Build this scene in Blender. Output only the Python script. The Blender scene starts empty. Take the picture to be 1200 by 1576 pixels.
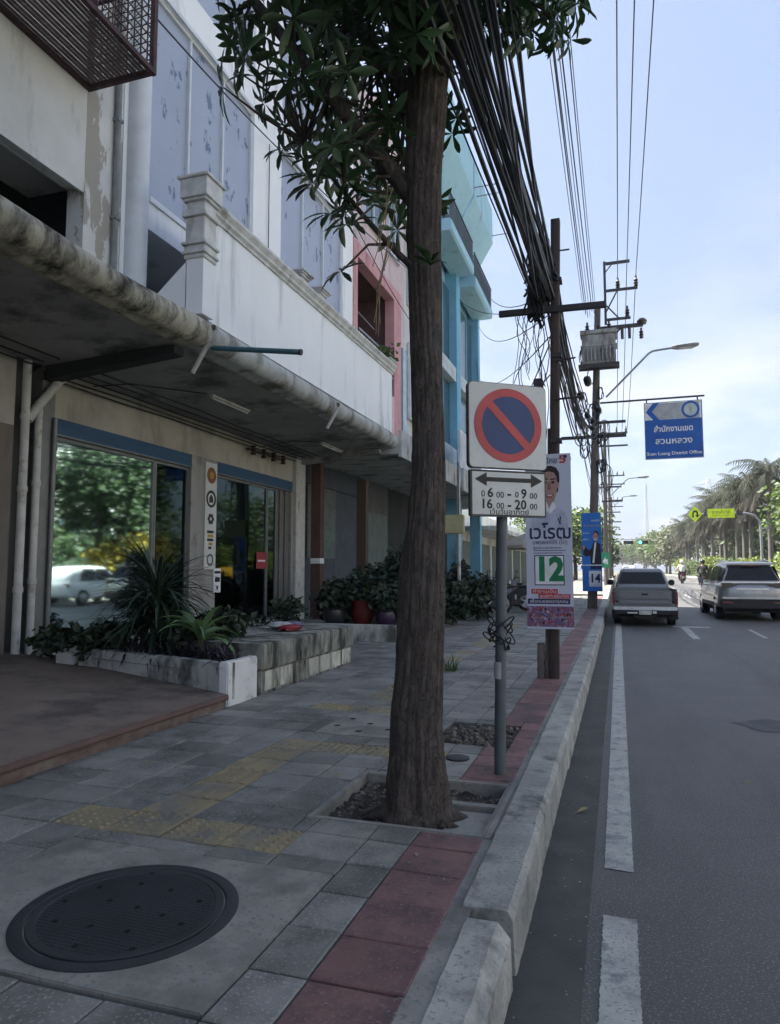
import bpy, bmesh, math, random
from mathutils import Vector, Matrix
R = math.radians
random.seed(7)
rnd = random.uniform
scene = bpy.context.scene
COL = scene.collection

# ------------------------------------------------------------------ camera, world, sun, exposure
cam_data = bpy.data.cameras.new('camera')
cam = bpy.data.objects.new('camera', cam_data)
COL.objects.link(cam)
cam.location = (0, 0, 1.58)
cam.rotation_euler = (R(90 + 4.764), 0, R(17.99))
cam_data.sensor_fit = 'VERTICAL'
cam_data.sensor_height = 36
cam_data.lens = 1080 / 1576 * 36
cam_data.clip_start = 0.05
cam_data.clip_end = 3000
scene.camera = cam

SUN_EL, SUN_AZ = 53.0, (-0.95, 0.22)          # direction towards the sun, seen on the ground plane
world = bpy.data.worlds.new('World')
scene.world = world
world.use_nodes = True
wn, wl = world.node_tree.nodes, world.node_tree.links
bg = wn['Background']
sky = wn.new('ShaderNodeTexSky')
sky.sky_type = 'NISHITA'
sky.sun_disc = False
sky.sun_elevation = R(SUN_EL)
sky.sun_rotation = math.atan2(SUN_AZ[0], SUN_AZ[1])
sky.air_density = 1.0
sky.dust_density = 3.0
sky.ozone_density = 1.0
# thin bright cloud veil on the sky
tc = wn.new('ShaderNodeTexCoord')
mp = wn.new('ShaderNodeMapping'); mp.inputs['Scale'].default_value = (1.0, 1.0, 2.6)
nz = wn.new('ShaderNodeTexNoise'); nz.inputs['Scale'].default_value = 2.6; nz.inputs['Detail'].default_value = 7
nz.inputs['Roughness'].default_value = 0.55
rp = wn.new('ShaderNodeValToRGB')
rp.color_ramp.elements[0].position = 0.44; rp.color_ramp.elements[0].color = (0, 0, 0, 1)
rp.color_ramp.elements[1].position = 0.66; rp.color_ramp.elements[1].color = (0.7, 0.7, 0.7, 1)
sep = wn.new('ShaderNodeSeparateXYZ'); low = wn.new('ShaderNodeMapRange')          # cloud bank low in the sky only
low.inputs['From Min'].default_value = 0.10; low.inputs['From Max'].default_value = 0.50; low.inputs['To Min'].default_value = 1.0; low.inputs['To Max'].default_value = 0.0
mul = wn.new('ShaderNodeMath'); mul.operation = 'MULTIPLY'
veil = wn.new('ShaderNodeMixRGB'); veil.inputs['Fac'].default_value = 0.82; veil.inputs['Color2'].default_value = (0.80, 1.02, 1.47, 1)   # high thin haze
mx = wn.new('ShaderNodeMixRGB'); mx.inputs['Color2'].default_value = (2.7, 2.55, 2.55, 1)
wl.new(tc.outputs['Generated'], mp.inputs['Vector']); wl.new(mp.outputs['Vector'], nz.inputs['Vector'])
wl.new(tc.outputs['Generated'], sep.inputs['Vector']); wl.new(sep.outputs['Z'], low.inputs['Value'])
wl.new(nz.outputs['Fac'], rp.inputs['Fac']); wl.new(rp.outputs['Color'], mul.inputs[0]); wl.new(low.outputs['Result'], mul.inputs[1]); wl.new(mul.outputs['Value'], mx.inputs['Fac'])
wl.new(sky.outputs['Color'], veil.inputs['Color1']); wl.new(veil.outputs['Color'], mx.inputs['Color1']); wl.new(mx.outputs['Color'], bg.inputs['Color'])
bg.inputs['Strength'].default_value = 0.12

sun_data = bpy.data.lights.new('sun', 'SUN')
sun_data.energy = 5.0
sun_data.angle = R(0.53)
sun_data.color = (1.0, 0.95, 0.87)
sun = bpy.data.objects.new('sun', sun_data)
COL.objects.link(sun)
_h = Vector((SUN_AZ[0], SUN_AZ[1], 0)).normalized() * math.cos(R(SUN_EL))
sun.rotation_euler = (-Vector((_h.x, _h.y, math.sin(R(SUN_EL))))).to_track_quat('-Z', 'Y').to_euler()
sun.location = (-20, -10, 40)

scene.view_settings.view_transform = 'Standard'
scene.view_settings.look = 'None'
scene.view_settings.exposure = 2.1
scene.view_settings.gamma = 1.0
scene.render.engine = 'CYCLES'
scene.cycles.use_denoising = True
scene.cycles.max_bounces = 8
scene.cycles.transparent_max_bounces = 24

# ------------------------------------------------------------------ materials
MATS = {}
def mat(name, col, col2=None, rough=0.75, scale=5.0, contrast=0.5, bump=0.0, bscale=None, metal=0.0, spec=0.4,
        stretch=(1, 1, 1), island=0.0, stain=None, stain_amt=0.5, stain_scale=1.5, stain_stretch=(1, 1, 1), coat=0.0,
        speck=None, speck_scale=120, detail=6, translucent=0.0, coord='Object', sharp=1.0, crack=None, crack_scale=10, crack_stretch=(1, 1, .3), crack_w=.06):
    """one weathered surface: two tones mixed by noise, optional stain colour, island variation, specks and bump"""
    if name in MATS: return MATS[name]
    m = bpy.data.materials.new(name); MATS[name] = m
    m.use_nodes = True
    n, l = m.node_tree.nodes, m.node_tree.links
    b = n['Principled BSDF']
    b.inputs['Roughness'].default_value = rough
    b.inputs['Metallic'].default_value = metal
    b.inputs['Specular IOR Level'].default_value = spec
    b.inputs['Coat Weight'].default_value = coat
    b.inputs['Coat Roughness'].default_value = 0.08
    t = n.new('ShaderNodeTexCoord')
    src = t.outputs[coord]
    def noise(sc, st, det=detail, ro=0.6):
        mpn = n.new('ShaderNodeMapping'); mpn.inputs['Scale'].default_value = st
        l.new(src, mpn.inputs['Vector'])
        z = n.new('ShaderNodeTexNoise'); z.inputs['Scale'].default_value = sc
        z.inputs['Detail'].default_value = det; z.inputs['Roughness'].default_value = ro
        l.new(mpn.outputs['Vector'], z.inputs['Vector'])
        return z
    def ramp(fac, a, c):
        r = n.new('ShaderNodeMapRange'); r.inputs['From Min'].default_value = a; r.inputs['From Max'].default_value = c
        l.new(fac, r.inputs['Value']); return r.outputs['Result']
    def mix(fac, c1, c2):
        x = n.new('ShaderNodeMixRGB')
        if hasattr(fac, 'default_value'): l.new(fac, x.inputs['Fac'])
        else: x.inputs['Fac'].default_value = fac
        for s, c in (('Color1', c1), ('Color2', c2)):
            if isinstance(c, tuple): x.inputs[s].default_value = (*c[:3], 1)
            else: l.new(c, x.inputs[s])
        return x.outputs['Color']
    if col2 is None: col2 = tuple(c * 0.72 for c in col)
    z = noise(scale, stretch)
    w = 0.5 * (1 - contrast) + 0.02
    c = mix(ramp(z.outputs['Fac'], 0.5 - w * 0.55, 0.5 + w * 0.55), col, col2)
    if stain:
        s = noise(stain_scale, stain_stretch, 8, 0.68)
        f = ramp(s.outputs['Fac'], 0.62 - 0.25 * stain_amt, 0.62 - 0.25 * stain_amt + (0.08 + 0.13 * stain_amt) * sharp)
        c = mix(f, c, stain)
    if speck:
        s = n.new('ShaderNodeTexNoise'); s.inputs['Scale'].default_value = speck_scale; s.inputs['Detail'].default_value = 2
        l.new(src, s.inputs['Vector'])
        c = mix(ramp(s.outputs['Fac'], 0.58, 0.68), c, speck)
    cr = None
    if crack:
        mpn = n.new('ShaderNodeMapping'); mpn.inputs['Scale'].default_value = crack_stretch
        wz = noise(crack_scale * .6, crack_stretch, 4); wm = n.new('ShaderNodeMixRGB'); wm.inputs['Fac'].default_value = .12
        l.new(src, mpn.inputs['Vector']); l.new(mpn.outputs['Vector'], wm.inputs['Color1']); l.new(wz.outputs['Color'], wm.inputs['Color2'])
        vz = n.new('ShaderNodeTexVoronoi'); vz.feature = 'DISTANCE_TO_EDGE'; vz.inputs['Scale'].default_value = crack_scale
        l.new(wm.outputs['Color'], vz.inputs['Vector'])
        cr = ramp(vz.outputs['Distance'], 0.0, crack_w)
        c = mix(cr, crack, c)
    if island:
        g = n.new('ShaderNodeNewGeometry')
        mr = n.new('ShaderNodeMapRange'); mr.inputs['To Min'].default_value = 1 - island; mr.inputs['To Max'].default_value = 1 + island
        l.new(g.outputs['Random Per Island'], mr.inputs['Value'])
        h = n.new('ShaderNodeHueSaturation'); l.new(c, h.inputs['Color']); l.new(mr.outputs['Result'], h.inputs['Value'])
        c = h.outputs['Color']
    l.new(c, b.inputs['Base Color'])
    if bump:
        bz = noise(bscale or scale * 4, stretch, 8, 0.65)
        bp = n.new('ShaderNodeBump'); bp.inputs['Strength'].default_value = bump; bp.inputs['Distance'].default_value = 0.02
        if cr is not None:
            hm = n.new('ShaderNodeMath'); hm.operation = 'MULTIPLY_ADD'; hm.inputs[1].default_value = 1.2
            l.new(cr, hm.inputs[0]); l.new(bz.outputs['Fac'], hm.inputs[2]); l.new(hm.outputs['Value'], bp.inputs['Height'])
        else:
            l.new(bz.outputs['Fac'], bp.inputs['Height'])
        l.new(bp.outputs['Normal'], b.inputs['Normal'])
    if translucent:
        out = n['Material Output']
        tr = n.new('ShaderNodeBsdfTranslucent'); ms = n.new('ShaderNodeMixShader'); ms.inputs['Fac'].default_value = translucent
        hs = n.new('ShaderNodeHueSaturation'); hs.inputs['Value'].default_value = 1.6; hs.inputs['Saturation'].default_value = 1.15
        l.new(c, hs.inputs['Color']); l.new(hs.outputs['Color'], tr.inputs['Color'])
        l.new(b.outputs['BSDF'], ms.inputs[1]); l.new(tr.outputs['BSDF'], ms.inputs[2]); l.new(ms.outputs['Shader'], out.inputs['Surface'])
    return m

def glass_mat(name, tint=(0.16, 0.22, 0.21), refl=0.24, rough=0.035):
    m = bpy.data.materials.new(name); m.use_nodes = True
    n, l = m.node_tree.nodes, m.node_tree.links
    n.remove(n['Principled BSDF'])
    tr = n.new('ShaderNodeBsdfTransparent'); tr.inputs['Color'].default_value = (*tint, 1)
    gl = n.new('ShaderNodeBsdfGlossy'); gl.inputs['Roughness'].default_value = rough
    gl.inputs['Color'].default_value = (0.58, 0.74, 0.72, 1)
    lw = n.new('ShaderNodeFresnel'); lw.inputs['IOR'].default_value = 1.5
    ad = n.new('ShaderNodeMath'); ad.operation = 'ADD'; ad.inputs[1].default_value = refl; ad.use_clamp = True
    l.new(lw.outputs['Fac'], ad.inputs[0])
    t = n.new('ShaderNodeTexCoord'); z = n.new('ShaderNodeTexNoise'); z.inputs['Scale'].default_value = 0.6
    bp = n.new('ShaderNodeBump'); bp.inputs['Strength'].default_value = 0.02; bp.inputs['Distance'].default_value = 0.1
    l.new(t.outputs['Object'], z.inputs['Vector']); l.new(z.outputs['Fac'], bp.inputs['Height']); l.new(bp.outputs['Normal'], gl.inputs['Normal'])
    mxs = n.new('ShaderNodeMixShader')
    l.new(ad.outputs['Value'], mxs.inputs['Fac']); l.new(tr.outputs['BSDF'], mxs.inputs[1]); l.new(gl.outputs['BSDF'], mxs.inputs[2])
    l.new(mxs.outputs['Shader'], n['Material Output'].inputs['Surface'])
    return m

def lamp_mat(name, col, strength):
    m = bpy.data.materials.new(name); m.use_nodes = True
    b = m.node_tree.nodes['Principled BSDF']
    b.inputs['Base Color'].default_value = (*col, 1)
    b.inputs['Emission Color'].default_value = (*col, 1); b.inputs['Emission Strength'].default_value = strength
    return m

asphalt = mat('asphalt', (0.100, 0.097, 0.094), (0.070, 0.068, 0.067), rough=0.60, scale=1.1, contrast=0.3, bump=0.5, bscale=150,
              speck=(0.25, 0.245, 0.235), speck_scale=100, stain=(0.056, 0.055, 0.055), stain_amt=0.55, stain_scale=0.9, stain_stretch=(1, .16, 1), spec=0.5)
gutter_m = mat('gutter_concrete', (0.080, 0.079, 0.074), (0.048, 0.049, 0.046), rough=0.8, scale=3, bump=0.25, bscale=60,
               stain=(0.055, 0.058, 0.05), stain_amt=0.7, stain_scale=1.2, stain_stretch=(1, 0.35, 1))
paint_m = mat('road_paint', (0.44, 0.435, 0.40), (0.32, 0.32, 0.30), rough=0.7, scale=6, bump=0.3, bscale=80,
              stain=(0.17, 0.18, 0.19), stain_amt=0.40, stain_scale=7, speck=(0.22, 0.235, 0.24), speck_scale=75)
kerb_m = mat('kerb_concrete', (0.38, 0.375, 0.34), (0.25, 0.248, 0.228), rough=0.85, scale=4, bump=0.35, bscale=45, island=0.12,
             stain=(0.115, 0.12, 0.118), stain_amt=0.35, stain_scale=3, speck=(0.19, 0.2, 0.2), speck_scale=60)
tile_grey = mat('grey_paving_tile', (0.225, 0.220, 0.202), (0.140, 0.138, 0.130), rough=0.66, scale=3.2, contrast=0.35, bump=0.25, bscale=70, island=0.25,
                stain=(0.095, 0.093, 0.087), stain_amt=0.6, stain_scale=2.3, speck=(0.27, 0.262, 0.24), speck_scale=75)
tile_red = mat('red_paving_tile', (0.225, 0.118, 0.108), (0.150, 0.083, 0.078), rough=0.75, scale=3, contrast=0.25, bump=0.18, bscale=70, island=0.14,
               stain=(0.080, 0.056, 0.056), stain_amt=0.6, stain_scale=2.6, speck=(0.21, 0.135, 0.13), speck_scale=70)
tile_yellow = mat('yellow_tactile_tile', (0.28, 0.225, 0.125), (0.205, 0.18, 0.125), rough=0.8, scale=5, contrast=0.3, bump=0.2, island=0.12,
                  stain=(0.16, 0.152, 0.135), stain_amt=0.6, stain_scale=3)
grout_m = mat('dark_grout', (0.075, 0.075, 0.073), rough=0.95, scale=8, bump=0.3)
slab_m = mat('pale_concrete', (0.275, 0.265, 0.235), (0.19, 0.185, 0.168), rough=0.85, scale=3.5, bump=0.25, bscale=50,
             stain=(0.135, 0.13, 0.12), stain_amt=0.55, stain_scale=2.2, speck=(0.15, 0.157, 0.155), speck_scale=50)
soil_m = mat('bare_soil', (0.06, 0.05, 0.042), (0.036, 0.03, 0.026), rough=0.97, scale=9, bump=1.0, bscale=25, speck=(0.2, 0.19, 0.17), speck_scale=40)
gravel_m = mat('broken_rubble', (0.16, 0.145, 0.12), (0.085, 0.078, 0.068), rough=0.95, scale=14, bump=1.0, bscale=30, island=0.35)
cast_iron = mat('cast_iron', (0.035, 0.038, 0.046), (0.024, 0.026, 0.031), rough=0.6, scale=4, bump=0.3, bscale=120, metal=0.3, spec=0.5)
terrace_m = mat('brown_terrace_paint', (0.205, 0.158, 0.125), (0.155, 0.12, 0.097), rough=0.75, scale=2.6, contrast=0.25, bump=0.1, bscale=40,
                stain=(0.075, 0.060, 0.054), stain_amt=0.55, stain_scale=1.3, speck=(.16, .125, .105), speck_scale=60)
step_m = mat('worn_step_concrete', (0.21, 0.185, 0.17), (0.125, 0.088, 0.076), rough=0.9, scale=3.5, bump=0.4, stain=(0.10, 0.06, 0.05), stain_amt=0.7,
             stain_scale=2.4, stain_stretch=(1, 0.7, 1.6))
bark_m = mat('tree_bark', (0.112, 0.092, 0.080), (0.040, 0.033, 0.030), rough=0.95, scale=30, contrast=0.4, bump=0.7, bscale=55, stretch=(1, 1, 0.25), detail=10,
             stain=(0.060, 0.048, 0.042), stain_amt=0.45, stain_scale=5, stain_stretch=(1, 1, .5), crack=(0.030, 0.025, 0.022), crack_scale=40, crack_stretch=(1, 1, .30), crack_w=.06)
leaf_m = mat('glossy_leaf', (0.046, 0.086, 0.036), (0.026, 0.054, 0.024), rough=0.36, scale=1.5, island=0.5, translucent=0.2, spec=0.5)
white_wall = mat('white_wall_paint', (0.86, 0.875, 0.895), (0.80, 0.815, 0.835), rough=0.85, scale=1.4, contrast=0.2, bump=0.06,
                 stain=(0.50, 0.51, 0.52), stain_amt=0.28, stain_scale=1.4, stain_stretch=(1, 1, 0.12))
old_wall = mat('aged_white_wall', (0.66, 0.665, 0.645), (0.54, 0.545, 0.52), rough=0.9, scale=1.3, contrast=0.3, bump=0.15,
               stain=(0.26, 0.25, 0.23), stain_amt=0.55, stain_scale=1.2, stain_stretch=(1, 1, 0.22))
cream_wall = mat('cream_shop_wall', (0.42, 0.395, 0.345), (0.33, 0.31, 0.27), rough=0.9, scale=1.5, bump=0.1, stain=(0.27, 0.245, 0.20), stain_amt=0.45,
                 stain_scale=1.6, stain_stretch=(1, 1, 0.35))
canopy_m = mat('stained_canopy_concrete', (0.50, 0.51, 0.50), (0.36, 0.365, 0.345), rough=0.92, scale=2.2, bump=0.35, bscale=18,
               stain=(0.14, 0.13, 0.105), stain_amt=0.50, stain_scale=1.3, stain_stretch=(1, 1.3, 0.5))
mould_m = mat('mouldy_canopy_concrete', (0.50, 0.465, 0.37), (0.35, 0.325, 0.26), rough=0.95, scale=2.8, bump=0.6, bscale=16,
              stain=(0.05, 0.046, 0.04), stain_amt=0.62, stain_scale=2.2, stain_stretch=(1, 1.6, 0.7))
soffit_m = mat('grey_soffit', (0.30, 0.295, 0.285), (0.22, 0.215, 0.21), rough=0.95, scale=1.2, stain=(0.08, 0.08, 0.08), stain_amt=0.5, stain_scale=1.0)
trim_m = mat('grey_moulding', (0.64, 0.645, 0.63), (0.48, 0.48, 0.46), rough=0.9, scale=5, bump=0.2, stain=(0.27, 0.265, 0.24), stain_amt=0.35, stain_scale=3,
             stain_stretch=(1, 1, 0.4))
film_m = mat('torn_window_film', (0.36, 0.40, 0.50), (0.31, 0.35, 0.45), rough=0.35, scale=0.9, contrast=0.2, spec=0.6,
             stain=(0.11, 0.14, 0.23), stain_amt=0.10, stain_scale=2.6, stain_stretch=(1, 1.3, 0.75), sharp=.15)
frame_white = mat('white_frame', (0.66, 0.69, 0.73), (0.56, 0.59, 0.62), rough=0.5, scale=3)
alu_m = mat('dull_aluminium', (0.20, 0.205, 0.205), (0.16, 0.165, 0.165), rough=0.5, metal=0.5, scale=5)
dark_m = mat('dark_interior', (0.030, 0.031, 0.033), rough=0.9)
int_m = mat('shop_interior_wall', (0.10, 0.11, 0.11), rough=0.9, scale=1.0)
maroon_m = mat('rusty_maroon_steel', (0.075, 0.040, 0.042), (0.045, 0.026, 0.028), rough=0.8, scale=9, bump=0.2)
slat_m = mat('brown_cage_slats', (0.17, 0.135, 0.115), (0.10, 0.08, 0.07), rough=0.9, scale=5, stretch=(0.2, 4, 1))
pink_wall = mat('pink_wall_paint', (0.62, 0.34, 0.35), (0.54, 0.28, 0.30), rough=0.8, scale=2, stain=(0.36, 0.17, 0.18), stain_amt=0.4, stain_stretch=(1, 1, 0.2))
palepink = mat('pale_pink_wall', (0.66, 0.53, 0.54), (0.58, 0.45, 0.46), rough=0.85, scale=2, stain=(0.42, 0.36, 0.36), stain_amt=0.4, stain_stretch=(1, 1, 0.2))
teal_wall = mat('teal_wall_paint', (0.21, 0.46, 0.63), (0.17, 0.40, 0.55), rough=0.8, scale=1.6, stain=(0.09, 0.22, 0.27), stain_amt=0.35, stain_stretch=(1, 1, 0.2))
teal_pale = mat('pale_teal_panel', (0.34, 0.55, 0.65), (0.30, 0.50, 0.60), rough=0.8, scale=1.3, stain=(0.20, 0.36, 0.41), stain_amt=0.15, stain_stretch=(1, 1, 0.2))
teal_dark = mat('dark_teal_glass', (0.05, 0.10, 0.13), rough=0.2, spec=0.6)
blue_box = mat('blue_shutter_box', (0.022, 0.075, 0.155), (0.016, 0.058, 0.12), rough=0.5, scale=3, stretch=(1, 0.3, 8))
shutter_m = mat('grey_green_shutter', (0.13, 0.17, 0.16), (0.09, 0.12, 0.115), rough=0.6, scale=3)
pipe_white = mat('white_pvc_pipe', (0.52, 0.52, 0.50), (0.42, 0.42, 0.40), rough=0.55, scale=6, stain=(0.25, 0.23, 0.2), stain_amt=0.3, stain_scale=4)
pipe_grey = mat('grey_pipe', (0.25, 0.26, 0.26), rough=0.6, scale=5)
teal_pipe = mat('teal_pipe_paint', (0.06, 0.16, 0.19), rough=0.5, scale=6)
rust_m = mat('orange_rusty_pillar', (0.10, 0.058, 0.045), (0.065, 0.038, 0.032), rough=0.85, scale=4, stretch=(1, 1, 0.4))
wood_m = mat('brown_wood', (0.085, 0.060, 0.036), (0.08, 0.055, 0.034), rough=0.8, scale=4, stretch=(6, 6, 0.5))
stone_m = mat('mossy_stone', (0.40, 0.40, 0.35), (0.20, 0.20, 0.17), rough=0.95, scale=3, bump=0.5, bscale=25,
              stain=(0.038, 0.040, 0.034), stain_amt=0.8, stain_scale=3.2, stain_stretch=(1, 1.6, 0.35))
planter_m = mat('stained_white_planter', (0.52, 0.53, 0.52), (0.38, 0.39, 0.37), rough=0.9, scale=2.5, bump=0.2, stain=(0.10, 0.10, 0.085), stain_amt=0.45,
                stain_scale=2.2, stain_stretch=(1, 1, 0.5))
concrete_pole = mat('weathered_pole_concrete', (0.17, 0.145, 0.13), (0.11, 0.095, 0.088), rough=0.9, scale=6, bump=0.3, stretch=(1, 1, 0.25))
wood_pole = mat('dark_wooden_pole', (0.085, 0.062, 0.058), (0.045, 0.034, 0.033), rough=0.9, scale=8, bump=0.5, stretch=(1, 1, 0.12))
steel_dark = mat('dark_galvanised_steel', (0.06, 0.06, 0.065), rough=0.6, metal=0.4, scale=6)
steel_post = mat('grey_painted_post', (0.085, 0.10, 0.115), (0.065, 0.078, 0.09), rough=0.5, scale=8, spec=0.5, bump=0.05)
steel_light = mat('galvanised_steel', (0.30, 0.31, 0.32), rough=0.5, metal=0.5, scale=5)
cable_m = mat('black_cable_rubber', (0.018, 0.018, 0.021), rough=0.55, scale=5)
porcelain = mat('brown_porcelain', (0.055, 0.04, 0.038), rough=0.3)
trafo_m = mat('pale_grey_transformer_paint', (0.36, 0.37, 0.36), (0.26, 0.265, 0.26), rough=0.6, scale=3, stain=(0.12, 0.10, 0.09), stain_amt=0.45, stain_scale=3, stain_stretch=(1, 1, 0.3))
sign_white = mat('white_sign_sheeting', (0.56, 0.57, 0.56), (0.50, 0.51, 0.50), rough=0.4, scale=2, contrast=0.2, speck=(0.49, 0.50, 0.49), speck_scale=30)
sign_red = mat('red_sign_sheeting', (0.46, 0.055, 0.065), rough=0.4, scale=3)
sign_blue = mat('dark_blue_sign_sheeting', (0.008, 0.038, 0.15), rough=0.4, scale=3)
sign_black = mat('black_sign_ink', (0.012, 0.012, 0.014), rough=0.5)
sign_frame = mat('sign_edge_steel', (0.10, 0.105, 0.11), rough=0.5, metal=0.3)
dir_blue = mat('road_sign_blue', (0.004, 0.095, 0.42), rough=0.4, scale=2)
dir_white = mat('road_sign_white', (0.78, 0.80, 0.82), rough=0.4)
dir_grey = mat('road_sign_grey', (0.40, 0.42, 0.44), rough=0.4)
poster_white = mat('poster_vinyl', (0.50, 0.53, 0.64), (0.46, 0.49, 0.60), rough=0.45, scale=1.5)
poster_blue = mat('poster_blue_vinyl', (0.02, 0.17, 0.55), (0.015, 0.13, 0.46), rough=0.45, scale=1.5)
ink_navy = mat('navy_ink', (0.012, 0.018, 0.085), rough=0.5)
ink_green = mat('green_ink', (0.012, 0.19, 0.075), rough=0.5)
ink_red = mat('red_ink', (0.50, 0.035, 0.045), rough=0.5)
ink_white = mat('white_ink', (0.75, 0.76, 0.80), rough=0.5)
ink_skin = mat('printed_skin', (0.40, 0.245, 0.215), (0.33, 0.195, 0.17), rough=0.5, scale=14)
ink_hair = mat('printed_black_hair', (0.018, 0.015, 0.018), rough=0.5)
ink_pale = mat('printed_pale_shirt', (0.44, 0.48, 0.62), rough=0.5, scale=5)
ink_yellow = mat('printed_yellow', (0.55, 0.42, 0.05), rough=0.5)
crowd_print = mat('printed_crowd_photo', (0.13, 0.10, 0.22), (0.22, 0.04, 0.045), rough=0.5, scale=16, contrast=0.75, stain=(0.30, 0.30, 0.44), stain_amt=0.5, stain_scale=18)
sticker_red = mat('red_sticker', (0.30, 0.03, 0.038), rough=0.5)

# ------------------------------------------------------------------ mesh helpers
ORIGIN = {}
def link(o): COL.objects.link(o); return o
def tag(o, label=None, cat=None, group=None, kind=None):
    if label: o['label'] = label
    if cat: o['category'] = cat
    if group: o['group'] = group
    if kind: o['kind'] = kind
    return o
def thing(name, loc, label, cat, group=None, rz=0.0):
    o = link(bpy.data.objects.new(name, None))
    o.empty_display_size = 0.2
    o.location = loc; o.rotation_euler = (0, 0, rz)
    ORIGIN[o.name] = Vector(loc)
    return tag(o, label, cat, group)
def sm(t): t = max(0, min(1, t)); return t * t * (3 - 2 * t)
def zr(y): return 0.6 * sm((y - 12) / 50.0)          # the street rises gently ahead

class MB:
    """collects primitives in world coordinates (or thing-local ones) and links them as one mesh object"""
    def __init__(s): s.v = []; s.f = []; s.mi = []
    def add(s, vs, fs, mi=0):
        b = len(s.v); s.v += [tuple(v) for v in vs]
        for f in fs: s.f.append([b + i for i in f]); s.mi.append(mi)
        return s
    def box(s, x0, x1, y0, y1, z0, z1, bev=0.0, mi=0, M=None):
        if bev <= 0:
            vs = [(x, y, z) for z in (z0, z1) for y in (y0, y1) for x in (x0, x1)]
            fs = [(0, 2, 3, 1), (4, 5, 7, 6), (0, 1, 5, 4), (2, 6, 7, 3), (0, 4, 6, 2), (1, 3, 7, 5)]
        else:
            bm = bmesh.new(); bmesh.ops.create_cube(bm, size=1.0)
            for v in bm.verts:
                v.co = Vector(((x0 + x1) / 2 + v.co.x * (x1 - x0), (y0 + y1) / 2 + v.co.y * (y1 - y0), (z0 + z1) / 2 + v.co.z * (z1 - z0)))
            bmesh.ops.bevel(bm, geom=bm.edges[:], offset=bev, segments=2, affect='EDGES')
            bm.verts.index_update()
            vs = [v.co.copy() for v in bm.verts]; fs = [[v.index for v in f.verts] for f in bm.faces]; bm.free()
        if M is not None: vs = [M @ Vector(v) for v in vs]
        return s.add(vs, fs, mi)
    def tube(s, pts, r, seg=8, mi=0, cap=True):
        pts = [Vector(p) for p in pts]
        rs = r if isinstance(r, (list, tuple)) else [r] * len(pts)
        rings = []; up = Vector((0, 0, 1)); prev = None
        for i, p in enumerate(pts):
            d = (pts[min(i + 1, len(pts) - 1)] - pts[max(i - 1, 0)])
            if d.length < 1e-9: d = Vector((0, 0, 1))
            d.normalize()
            a = prev if prev else (Vector((1, 0, 0)) if abs(d.z) > 0.9 else up)
            u = (a - d * a.dot(d))
            if u.length < 1e-6: u = d.orthogonal()
            u.normalize(); w = d.cross(u); prev = u
            rings.append([p + (u * math.cos(2 * math.pi * k / seg) + w * math.sin(2 * math.pi * k / seg)) * rs[i] for k in range(seg)])
        vs = [v for rg in rings for v in rg]; fs = []
        for i in range(len(rings) - 1):
            for k in range(seg):
                fs.append((i * seg + k, i * seg + (k + 1) % seg, (i + 1) * seg + (k + 1) % seg, (i + 1) * seg + k))
        if cap:
            fs.append(tuple(range(seg - 1, -1, -1))); fs.append(tuple((len(rings) - 1) * seg + k for k in range(seg)))
        return s.add(vs, fs, mi)
    def prism(s, poly, axis, a, b, mi=0, M=None):
        """polygon (2-D) extruded along axis 'x' (poly in y,z), 'y' (x,z) or 'z' (x,y) from a to b"""
        def P(p, t):
            return {'x': (t, p[0], p[1]), 'y': (p[0], t, p[1]), 'z': (p[0], p[1], t)}[axis]
        n = len(poly); vs = [P(p, a) for p in poly] + [P(p, b) for p in poly]
        if M is not None: vs = [M @ Vector(v) for v in vs]
        fs = [tuple(range(n - 1, -1, -1)), tuple(range(n, 2 * n))] + [(i, (i + 1) % n, n + (i + 1) % n, n + i) for i in range(n)]
        return s.add(vs, fs, mi)
    def lathe(s, prof, c=(0, 0, 0), seg=16, mi=0, axis='z', a0=0.0, a1=2 * math.pi):
        vs = []; fs = []; full = abs(a1 - a0 - 2 * math.pi) < 1e-6; cols = seg if full else seg + 1
        for (r, h) in prof:
            for k in range(cols):
                a = a0 + (a1 - a0) * k / seg; x, y = r * math.cos(a), r * math.sin(a)
                p = {'z': (x, y, h), 'x': (h, x, y), 'y': (x, h, y)}[axis]
                vs.append((c[0] + p[0], c[1] + p[1], c[2] + p[2]))
        for i in range(len(prof) - 1):
            for k in range(seg):
                k2 = (k + 1) % cols
                fs.append((i * cols + k, i * cols + k2, (i + 1) * cols + k2, (i + 1) * cols + k))
        return s.add(vs, fs, mi)
    def loft(s, rings, mi=0, cap=True):
        n = len(rings[0]); vs = [v for rg in rings for v in rg]; fs = []
        for i in range(len(rings) - 1):
            for k in range(n): fs.append((i * n + k, i * n + (k + 1) % n, (i + 1) * n + (k + 1) % n, (i + 1) * n + k))
        if cap: fs.append(tuple(range(n - 1, -1, -1))); fs.append(tuple((len(rings) - 1) * n + k for k in range(n)))
        return s.add(vs, fs, mi)
    def build(s, name, mats, parent=None, smooth=True, local=False, angle=38, label=None):
        me = bpy.data.meshes.new(name)
        off = Vector((0, 0, 0))
        if parent is not None and not local:
            p = parent
            while p.parent: p = p.parent
            off = ORIGIN.get(p.name, Vector((0, 0, 0)))
        me.from_pydata([Vector(v) - off for v in s.v], [], s.f)
        for m in (mats if isinstance(mats, (list, tuple)) else [mats]): me.materials.append(m)
        me.polygons.foreach_set('material_index', s.mi)
        bm = bmesh.new(); bm.from_mesh(me); bmesh.ops.recalc_face_normals(bm, faces=bm.faces); bm.to_mesh(me); bm.free()
        if smooth:
            me.polygons.foreach_set('use_smooth', [True] * len(me.polygons)); me.set_sharp_from_angle(angle=R(angle))
        me.update()
        o = link(bpy.data.objects.new(name, me))
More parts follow.
